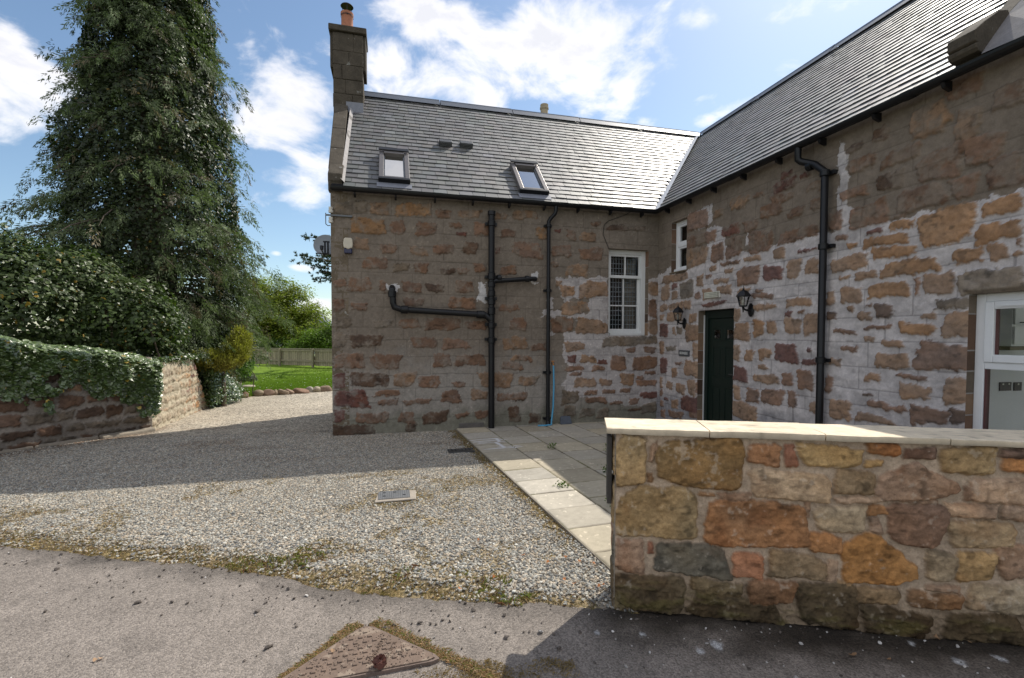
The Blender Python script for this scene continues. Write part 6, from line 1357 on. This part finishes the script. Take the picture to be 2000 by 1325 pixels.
b2 = onz(464, 741, -.10); bb_ = empty('bird_bath', (b2[0], b2[1], -.13), 0, 'low grey stone bird bath against the bushes at the lawn edge', 'bird bath'); m = MB(); m.lathe([(.16, 0), (.12, .1), (.10, .34), (.16, .42)], (b2[0], b2[1], -.13), 14); m.build('pedestal', M['sandstone'], bb_, smooth=True); m = MB(); m.lathe([(.16, .42), (.40, .46), (.42, .52), (.38, .52), (.05, .48)], (b2[0], b2[1], -.13), 20); m.build('bowl', M['sandstone'], bb_, smooth=True)

# ------------------------------------------------------------------ things fixed to the walls
# satellite dish on the gable corner
dc = np.array([-.12, .32, 3.05]); dish = empty('satellite_dish', (0, .12, 2.95), 0, 'grey round satellite dish fixed at the gable corner', 'satellite dish')
dish_m = mat('grey dish paint', (.27, .30, .33), .45, var=.06, bump=0)
ax = Vector((-.05, -1.0, .38)).normalized(); MX = Matrix.Translation(dc) @ ax.to_track_quat('Z', 'Y').to_matrix().to_4x4()
m = MB(); m.lathe([(.001, .0), (.08, .004), (.16, .018), (.22, .038), (.27, .06), (.274, .064), (.27, .066), (.22, .044), (.16, .024), (.08, .010), (.001, .006)], (0, 0, -.03), 36, MX @ Matrix.Scale(.66, 4) @ Matrix.Scale(1.06, 4, (0, 1, 0)), caps=False); m.build('reflector', dish_m, dish, smooth=True)
m = MB(); m.tube([(-.0, .38, 2.93), (-.10, .38, 2.93), (-.13, .38, 2.96), (-.13, .38, 3.06), (dc[0], .36, dc[2])], .02, 10); m.box((-.016, .30, 2.84), (-.0, .46, 3.02)); m.build('bracket', M['blackpipe'], dish)
e = MX @ Vector((0, -.21, .0)); f = MX @ Vector((0, -.23, .26)); m = MB(); m.tube([tuple(e), tuple(f)], .011, 8); m.build('feed_arm', M['blackpipe'], dish)
m = MB(); g = MX @ Vector((0, -.17, .27)); m.tube([tuple(f), tuple(g)], [.024, .03], 10); m.build('receiver', M['blackpipe'], dish)
m = MB(); m.tube([(-.115, .22, 2.90), (-.115, .22, 3.10)], .014, 8); m.tube([(-.07, .22, 2.90), (-.07, .22, 3.10)], .014, 8); m.box((-.13, .20, 2.885), (-.055, .24, 2.915)); m.box((-.14, .20, 3.085), (-.045, .24, 3.105)); m.tube([(-.25, .18, 2.90), (-.09, .21, 2.895)], .010, 8); m.build('mount', M['blackpipe'], dish)
# old line bracket with two insulators
a = ony(640, 420, -.03); c = ony(688, 419, -.03); br = empty('line_bracket', (0, 0, a[2]), 0, 'old metal line bracket with two white porcelain insulators on the gable corner', 'bracket')
m = MB(); m.box((a[0] - .03, -.035, a[2] - .012), (c[0], -.012, a[2] + .012)); m.box((c[0] - .04, -.012, a[2] - .02), (c[0] - .01, 0, a[2] + .02)); m.tube([(a[0] - .03, -.023, a[2] + .03), (a[0] - .03, -.023, a[2] - .14), (a[0], -.023, a[2] - .165), (a[0] + .035, -.023, a[2] - .16)], .007, 8); m.build('arm', M['steel'], br)
porc = mat('porcelain', (.62, .60, .54), .3, bump=0, var=.08)
for dz in (.03, -.125):
    m = MB(); m.lathe([(.012, 0), (.034, .01), (.036, .045), (.026, .05), (.030, .06), (.032, .095), (.012, .10)], (a[0] + .045, -.023, a[2] + dz), 16); m.build('insulator', porc, br, smooth=True)
# burglar alarm
a, b = ony(671, 466, 0), ony(690, 497, 0); al = empty('alarm_box', (a[0], 0, a[2]), 0, 'cream burglar alarm box with a blue strobe foot under the eaves', 'alarm box'); x0, x1, z0, z1 = a[0], b[0], b[2], a[2]; zc = z0 + .07
m = MB(); pr = [(x0 + .01, z1 - .015), (x0 + .03, z1), (x1 - .03, z1), (x1 - .01, z1 - .015), (x1, (z1 + zc) / 2), (x1 - .006, zc + .02), ((x0 + x1) / 2, zc - .005), (x0 + .006, zc + .02), (x0, (z1 + zc) / 2)]
m.prism([(x, -.085, z) for x, z in pr], (0, .085, 0)); m.build('cover', mat('cream plastic', (.55, .50, .40), .45, var=.06, bump=0), al, bevel=.012)
m = MB(); m.box((x0 + .012, -.07, z0), (x1 - .012, -.0, zc + .012)); m.build('strobe', mat('blue strobe', (.008, .010, .05), .15, bump=0), al, bevel=.012)
# lanterns either side of the door
def lantern(P_, lab):
    root = empty('wall_lantern', (0, 0, 0), 0, lab, 'lantern', 'lanterns beside the front door'); 
    bk = M['blackpipe']
    Q = lambda x, y, z: (x, y, z)
    m = MB(); m.lathe([(.001, 0), (.045, .0), (.05, .012), (.03, .024), (.001, .024)], (0, 0, 0), 18, Matrix.Rotation(R(-90), 4, 'Y') @ Matrix.Scale(1.7, 4, (1, 0, 0))); m.build('back_plate', bk, root, smooth=True, local=True)
    m = MB(); m.tube([(-.02, 0, -.005), (-.05, 0, -.005), (-.085, 0, .0), (-.115, 0, .018), (-.12, 0, .035)], [.022, .014, .011, .012, .016], 10); m.tube([(-.12, 0, -.03), (-.12, 0, .04)], [.006, .014], 8); m.build('arm', bk, root, smooth=True, local=True)
    m = MB(); hx = [(math.cos(k * math.pi / 3), math.sin(k * math.pi / 3)) for k in range(6)]
    for x, y in hx: m.tube([(-.12 + .042 * x, .042 * y, .045), (-.12 + .072 * x, .072 * y, .165)], .0045, 6)
    m.lathe([(.02, .035), (.05, .042), (.05, .055), (.02, .056)], (-.12, 0, 0), 6); m.build('cage', bk, root, local=True)
    m = MB(); m.lathe([(.088, .163), (.090, .170), (.068, .205), (.045, .228), (.018, .242), (.010, .25), (.013, .258), (.004, .268), (.004, .29), (.001, .30)], (-.12, 0, 0), 6); m.lathe([(.088, .163), (.001, .166)], (-.12, 0, 0), 6, caps=False); m.build('lid', bk, root, local=True)
    m = MB(); m.lathe([(.039, .056), (.067, .162)], (-.12, 0, 0), 6, caps=False); m.build('pane', M['glass'], root, local=True)
    m = MB(); m.lathe([(.012, .056), (.012, .08), (.02, .095), (.02, .12), (.008, .135)], (-.12, 0, 0), 12); m.build('bulb', porc, root, smooth=True, local=True)
    root.location = P_; return root
p = onx(1338, 632, L - .01); lantern((L - .014, p[1], p[2]), 'black lantern left of the green door, above the slate name sign').scale = (1.12, 1.12, 1.12)
p = onx(1468, 606, L - .01); lantern((L - .014, p[1], p[2]), 'black lantern right of the green door, hanging above the orange stone').scale = (1.12, 1.12, 1.12)
# bulkhead light over the door
a, b = onx(1381, 577, L), onx(1408, 576, L); bl_ = empty('door_light', (L, a[1], a[2]), 0, 'small cream ribbed bulkhead light over the front door', 'light'); zc = (a[2] + b[2]) / 2
m = MB(); m.box((L - .03, a[1], zc - .05), (L + .0, b[1], zc + .05)); m.build('base', porc, bl_, bevel=.006)
m = MB(); 
for k in range(4): m.box((L - .065, a[1] - .008, zc - .046 + k * .0235), (L - .031, b[1] + .008, zc - .046 + k * .0235 + .020))
m.build('diffuser', mat('cream diffuser', (.55, .55, .46), .35, bump=0), bl_, bevel=.004)
# house name
a, b = onx(1328, 684, L), onx(1348, 697, L); sg = empty('house_sign', (L, (a[1] + b[1]) / 2, (a[2] + b[2]) / 2), 0, 'small slate sign reading BURNSIDE left of the green door', 'sign')
m = MB(); m.box((L - .026, a[1], b[2]), (L - .004, b[1], a[2])); m.build('plate', mat('sign slate', (.07, .072, .078), .6, var=.2), sg, bevel=.003)
def text_mesh(txt, size, mat_, parent, mw, name='lettering', ext=.0015):
    cu_ = bpy.data.curves.new('t', 'FONT'); cu_.body = txt; cu_.size = size; cu_.align_x = 'CENTER'; cu_.align_y = 'CENTER'; cu_.extrude = ext
    o_ = bpy.data.objects.new('t', cu_); COL.objects.link(o_); bpy.context.view_layer.update(); me = bpy.data.meshes.new_from_object(o_.evaluated_get(bpy.context.evaluated_depsgraph_get()))
    bpy.data.objects.remove(o_); me.name = name; me.transform(mw); me.materials.clear(); me.materials.append(mat_); q_ = bpy.data.objects.new(name, me); COL.objects.link(q_); child(q_, parent); return q_
wid = abs(a[1] - b[1]); mw = Matrix(((0, 0, -1, L - .028), (-1, 0, 0, (a[1] + b[1]) / 2), (0, 1, 0, (a[2] + b[2]) / 2), (0, 0, 0, 1))) @ Matrix.Scale(.78, 4, (1, 0, 0))
text_mesh('BURNSIDE', wid * .215, mat('sign lettering', (.65, .65, .62), .6, bump=0), sg, mw)
# tap, hose
h0 = ony(1080, 712, -.06); tap = empty('garden_tap', (h0[0], -.0, h0[2]), 0, 'small brass tap on the wall beside the thin downpipe', 'tap'); brs = mat('brass', (.45, .20, .06), .35, metal=.7, bump=0)
m = MB(); m.tube([(h0[0], .0, h0[2] + .02), (h0[0], -.07, h0[2] + .02), (h0[0], -.085, h0[2] - .02)], .011, 8); m.build('spout', brs, tap); m = MB(); m.tube([(h0[0] - .03, -.05, h0[2] + .055), (h0[0] + .03, -.05, h0[2] + .055)], .007, 6); m.tube([(h0[0], -.05, h0[2] + .02), (h0[0], -.05, h0[2] + .055)], .007, 6); m.build('handle', brs, tap)
e = ony(1076, 834, -.11); m = MB(); pts = [(h0[0], -.088, h0[2] - .02), (h0[0] + .005, -.10, h0[2] - .35), (h0[0] - .01, -.11, h0[2] - .75), (e[0] + .01, -.12, .12), (e[0], -.13, .04), (e[0] - .1, -.16, .037), (e[0] - .25, -.15, .037)]; m.tube(pts, .015, 8); tag(m.build('garden_hose', mat('blue hose', (.08, .34, .55), .4, bump=0, var=.05), smooth=True), 'light blue garden hose hanging from the tap to the paving', 'hose')
# slate leaning at the foot of the wall
a = ony(1103, 827, -.03); m = MB(); m.prism([(a[0] - .11, -.10, .03), (a[0] + .11, -.09, .03), (a[0] + .10, -.02, .155), (a[0] - .06, -.02, .165), (a[0] - .09, -.03, .14)], (0, -.012, .004)); tag(m.build('loose_slate', mat('blue slate', (.07, .085, .11), .45)), 'loose blue slate leaning at the foot of the wall', 'slate')
# stray cable from eave to window
pts = [ony(1235, 412, -.12), ony(1222, 420, -.02), ony(1188, 432, -.012), ony(1180, 440, -.012), ony(1178, 458, -.012), ony(1189, 486, -.012)]; m = MB(); m.tube([tuple(p_) for p_ in pts], .005, 6); tag(m.build('stray_cable', M['blackpipe']), 'thin black cable looping from the eaves to the sash window', 'cable')
# sockets and cabinet in the kitchen
sock = mat('dark socket plate', (.05, .045, .045), .4, metal=.4, bump=0)
for (xa, xb, lab) in ((1951, 1973, 'double brown power socket on the kitchen wall behind the large window'), (1979, 1993, 'single brown power socket, right of the double one behind the large window')):
    a, b = ony(xa, 747, -4.2), ony(xb, 763, -4.2); s_ = empty('power_socket', (a[0], -4.2, a[2]), 0, lab, 'socket'); m = MB(); m.box((a[0], -4.212, b[2]), (b[0], -4.2, a[2])); m.build('plate', sock, s_, bevel=.002)
    m = MB(); nsw = 2 if xb - xa > 18 else 1
    for k in range(nsw): xc = a[0] + (b[0] - a[0]) * (k + .5) / nsw; m.box((xc - .01, -4.216, a[2] - .03), (xc + .01, -4.2125, a[2] - .012))
    m.build('switch', porc, s_)
a, b = ony(1953, 640, -4.4), ony(2030, 676, -4.4); cb = empty('wall_cabinet', (a[0], -4.4, b[2]), 0, 'white kitchen wall cabinet seen through the upper pane of the large window', 'cabinet'); m = MB(); m.box((a[0], -4.5, b[2]), (b[0], -4.205, a[2] + .45)); m.build('carcass', M['pvcwhite'], cb, bevel=.004)
m = MB(); m.box((a[0] + .01, -4.52, b[2] + .02), (b[0] - .02, -4.502, a[2] + .01)); m.box((a[0] + .01, -4.52, a[2] + .03), (b[0] - .02, -4.502, a[2] + .43)); m.build('cabinet_door', M['pvcwhite'], cb, bevel=.003); m = MB(); m.tube([(a[0] + .05, -4.54, a[2] + .05), (b[0] - .1, -4.54, a[2] + .05)], .006, 8); m.build('handle', M['steel'], cb)
m = MB(); m.box((a[0] - .02, -4.5, b[2] - .04), (b[0], -4.21, b[2] - .003)); m.build('light_pelmet', mat('oak pelmet', (.16, .13, .06), .5), cb)

# ------------------------------------------------------------------ covers in the ground
g0, g1 = onz(740, 965, .02), onz(803, 979, .02); gcx, gcy = .925, -3.19; gr_ = empty('drain_cover', (gcx, gcy, 0), 0, 'small galvanised drain cover set in a concrete patch in the sunlit gravel', 'drain cover')
m = MB(); m.prism([(gcx - .19, gcy - .155, .006), (gcx + .20, gcy - .15, .006), (gcx + .21, gcy + .12, .006), (gcx - .16, gcy + .14, .006)], (0, 0, .016)); m.build('surround', mat('patch concrete', (.33, .29, .24), .95, var=.2), gr_, bevel=.012)
m = MB(); m.box((gcx - .155, gcy - .105, .0225), (gcx + .145, gcy + .115, .030)); 
for i in range(14):
    for j in range(9): x, y = gcx - .143 + i * .0212, gcy - .094 + j * .0245; m.box((x, y, .0301), (x + .012, y + .006, .033))
m.build('cover', mat('galvanised steel', (.30, .31, .32), .42, metal=.6, var=.2), gr_); m = MB()
for (x, y) in ((-.10, -.04), (.09, -.04), (0, .06), (-.1, .06)): m.box((gcx + x - .015, gcy + y - .004, .0332), (gcx + x + .015, gcy + y + .004, .036))
m.build('key_slot', M['blackpipe'], gr_)
a = onz(878, 883, .02); m = MB()
for k in range(7): m.box((1.66 + k * .048, -1.60, .016), (1.66 + k * .048 + .030, -1.46, .028))
m.box((1.645, -1.612, .004), (2.0, -1.602, .030)); m.box((1.645, -1.458, .004), (2.0, -1.448, .030)); m.box((1.645, -1.601, .004), (2.0, -1.459, .012))
tag(m.build('gully_grating', M['steel']), 'dark metal gully grating in the shaded gravel beside the paving', 'grating')
# cast iron cover
mc = empty('manhole_cover', (.74, -5.6, 0), 0, 'rusty triangular cast-iron manhole cover with raised studs in the tarmac', 'manhole cover'); rust = mat('rusty cast iron', (.155, .108, .08), .72, var=.3, vscale=9, fine=60, bump=.35, bdist=.003, spots=((.24, .185, .14), 14, .56))
apx, tp_, lf = np.array([.752, -5.322]), np.array([1.115, -5.69]), np.array([.34, -5.722])
m = MB(); tri = []
for c_, p_, n_ in ((apx, lf, tp_), (tp_, apx, lf), (lf, tp_, apx)):
    d1, d2 = (p_ - c_) / np.linalg.norm(p_ - c_), (n_ - c_) / np.linalg.norm(n_ - c_)
    for w in (0, .5, 1): q_ = c_ + .06 * (d1 * (1 - w) ** 2 + d2 * w ** 2); tri.append((q_[0], q_[1], .012))
m.prism(tri, (0, 0, .016)); plate_m = m
m = MB(); outr = []; cen = (apx + tp_ + lf) / 3
for q_ in tri: v_ = np.array(q_[:2]) - cen; outr.append(tuple(cen + v_ * 1.07))
nO = len(tri); V = [(x, y, .022) for x, y in outr] + [(q_[0] + (cen[0] - q_[0]) * -.012, q_[1] + (cen[1] - q_[1]) * -.012, .022) for q_ in tri] + [(x, y, 0.0) for x, y in outr]; m.add(V, [(i, (i + 1) % nO, nO + (i + 1) % nO, nO + i) for i in range(nO)] + [(i, 2 * nO + i, 2 * nO + (i + 1) % nO, (i + 1) % nO) for i in range(nO)]); m.build('frame', mat('cast iron rim', (.15, .11, .09), .8, var=.3), mc, fix=False)
m = plate_m; e1 = (tp_ - lf) / np.linalg.norm(tp_ - lf); e2 = np.array([-e1[1], e1[0]])
for j in range(9):
    for i in range(18):
        c_ = lf + e1 * (.035 + i * .046 + (j % 2) * .023) + e2 * (.022 + j * .041)
        inside = all(np.cross(np.append(b_ - a_, 0), np.append(c_ - a_, 0))[2] > .026 * np.linalg.norm(b_ - a_) for a_, b_ in ((lf, tp_), (tp_, apx), (apx, lf)))
        ut = np.dot(c_ - lf, e1); skip = .475 < ut < .50
        if inside and not skip:
            s_ = .0115; V = [tuple(c_ + e1 * sx * s_ * k + e2 * sy * s_ * .8 * k) + (z_,) for z_, k in ((.0281, 1), (.034, .85)) for sx, sy in ((-1, -1), (1, -1), (1, 1), (-1, 1))]; m.add(V, [(0, 3, 2, 1), (4, 5, 6, 7), (0, 1, 5, 4), (1, 2, 6, 5), (2, 3, 7, 6), (3, 0, 4, 7)])
m.build('plate', rust, mc, bevel=.0015)
for txt, uu, vv, sz in (('HAMMOND', .478, .13, .032), ('G  FOUNDRIE', .545, .11, .026), ('CO', .60, .09, .028)):
    c_ = lf + e1 * uu + e2 * vv; ang = math.atan2(e1[1], e1[0]) + R(68)
    text_mesh(txt, sz, rust, mc, Matrix.Translation((c_[0], c_[1], .0305)) @ Matrix.Rotation(ang, 4, 'Z'), ext=.0022)
# grass ring round it
r = np.random.default_rng(41); n = 6500; e_ = r.integers(0, 2, n); tpar = r.random(n)
P0 = np.where((e_ == 0)[:, None], apx + (tp_ - apx) * tpar[:, None] * 1.6, apx + (lf - apx) * tpar[:, None]); on = np.where((e_ == 0)[:, None], np.array([.71, .70]), np.array([-.70, .71]))
wd = np.where(e_ == 0, .085 - .03 * tpar, .07 - .05 * tpar); off = .012 + wd * r.random(n) ** 1.3 * (1 + .5 * fbm(P0[:, 0] * 9, P0[:, 1] * 9, 461, 3)); P_ = P0 + on * off[:, None]
gcol = np.array([(.40, .30, .17), (.34, .22, .11), (.22, .22, .07), (.48, .37, .24), (.16, .21, .05)])[r.choice(5, n, p=[.32, .24, .16, .18, .10])] * r.uniform(.7, 1.25, (n, 1))
blades('verge_grass', P_[:, 0], P_[:, 1], np.full(n, .008), r.uniform(.006, .019, n), gcol * 1.25, 43, width=.2, lean=1.1)
n2_ = 420; w_ = r.dirichlet((1, 1, 1), n2_); Pg = w_ @ np.stack([apx, tp_, lf]); rg = r.uniform(.0015, .0045, n2_)
pebbles('cover_grit', np.stack([Pg[:, 0], Pg[:, 1], .0285 + rg * .4], -1), rg, np.array([.13, .10, .08]) * r.uniform(.4, 2.2, (n2_, 1)), pebm, 47)
# a tuft line near the wall shadow
n = 3200; x_ = r.uniform(1.0, 1.75, n); y_ = -5.72 - .12 * r.random(n) - (x_ - 1.1) * .16 + .05 * fbm(x_ * 9, x_ * 0, 463, 2); k = r.random(n) < .3 + .7 * sst(0, .3, fbm(x_ * 6, y_ * 6, 465, 3)); x_, y_ = x_[k], y_[k]; n = len(x_)
blades('verge_grass', x_, y_, np.full(n, .008), r.uniform(.006, .016, n), np.array([.34, .26, .12]) * r.uniform(.6, 1.3, (n, 1)), 45, width=.2, lean=1.0)
# pine cone
pcx_ = onz(742, 1294, .05); m = MB(); rc = random.Random(2)
for k in range(70):
    t_ = k / 70; th = k * 2.4; rad_ = (.020 * math.sin(.35 + t_ * 2.5) + .004) * rc.uniform(.75, 1.35); z_ = .004 + .055 * t_; c_ = Vector((pcx_[0] + math.cos(th) * rad_ * .9, pcx_[1] - .03 + z_ * .9 + 0 * rad_, .052 + math.sin(th) * rad_ * .8)); d_ = Vector((math.cos(th), .5, math.sin(th))).normalized(); d_ = (d_ + Vector((rc.gauss(0, .35), rc.gauss(0, .35), rc.gauss(0, .35)))).normalized(); s_ = d_.cross(Vector((0, 1, 0))).normalized() * .0065
    m.add([c_ - s_ - d_ * .010, c_ + s_ - d_ * .010, c_ + s_ * 1.0 + d_ * .009, c_ + d_ * .015, c_ - s_ * 1.0 + d_ * .009], [(0, 1, 2, 3, 4)])
m.tube([(pcx_[0], pcx_[1] - .03, .052), (pcx_[0], pcx_[1] + .02, .052)], [.016, .008], 8); tag(m.build('pine_cone', mat('pine cone', (.10, .035, .025), .6, bump=0), fix=False), 'dark red-brown pine cone lying on the manhole cover', 'pine cone')
# fallen leaves
dl = mat('dead leaf', attr=True, rough=.7, var=.2, vscale=40, fine=120, bump=.2, transl=.3); rl = random.Random(9)
spots = [(1120, 1140), (1132, 1096), (1105, 1088), (1178, 1142), (1170, 1146), (1160, 1100), (1020, 1085), (965, 1128), (1102, 1132), (1070, 1098), (898, 1150), (935, 1055), (650, 1272, 1), (198, 1286, 1), (186, 1290, 1), (1830, 1247, 2), (1895, 1255, 2), (1736, 1288, 2), (1664, 1280, 2), (1465, 1209, 2)]
for i, s in enumerate(spots):
    g_ = s[2] if len(s) > 2 else 0; p_ = onz(s[0], s[1], .03 if g_ == 0 else (.035 if i == 12 else .014)); m = MB(); m.cc = (.45, .17, .05) if g_ == 0 else (.52, .34, .2) if g_ == 1 else (.36, .22, .12)
    th = rl.uniform(0, 6.28); sz = rl.uniform(.014, .026); tl = rl.uniform(.2, .6); o_ = [(-1, 0), (-.6, .5), (-.2, .35), (.1, .75), (.4, .4), (1.0, 0), (.4, -.35), (.05, -.7), (-.25, -.3), (-.6, -.5)]
    V = [(p_[0] + sz * (x * math.cos(th) - y * math.sin(th)), p_[1] + sz * (x * math.sin(th) + y * math.cos(th)), p_[2] + sz * (tl * x * x + .35 * y + .1)) for x, y in o_] + [(p_[0], p_[1], p_[2])]
    m.add(V, [(k, (k + 1) % 10, 10) for k in range(10)])
    lab = ('crisp orange dead leaf lying on the gravel', 'pale curled dead leaf on the sunlit tarmac', 'brown dead leaf in the shade below the garden wall')[g_]
    if i == 12: lab = 'pale dead leaf resting on the edge of the manhole cover'
    o_ = m.build('fallen_leaf', dl, col=True, fix=False); tag(o_, lab, 'leaf', ('leaves on the gravel', 'leaves on the tarmac', 'leaves under the garden wall')[g_] if i != 12 else None)
# weeds in the paving joints
for i, (x, y, hgt_, lab) in enumerate([(3.70, -2.16, .12, 'dark weed in the paving joint nearest the garden wall coping'), (3.27, -3.02, .10, 'small dark weed in the shaded paving beside the garden wall'), (2.86, -3.99, .12, 'bright green sunlit weed in the paving by the garden wall end'), (2.62, -3.35, .05, 'tiny green weed in the paving joint at the shadow edge'), (3.06, -1.75, .07, 'low weed in the long shaded paving joint')]):
    rr_ = np.random.default_rng(300 + i); n = 46; P_ = np.stack([x + rr_.normal(0, .03, n), y + rr_.normal(0, .03, n), .03 + hgt_ * rr_.random(n)], -1); nr_ = rr_.normal(0, .6, (n, 3)) + np.array([0, 0, .8]); T, B, Nn = basis(nr_, rr_)
    tag(leaves('weed', P_, T, B, Nn, rr_.uniform(.02, .045, n), 'leaf', leafm, None, np.array([.09, .15, .03]) * rr_.uniform(.6, 1.4, (n, 1))), lab, 'weed', 'weeds in the paving')
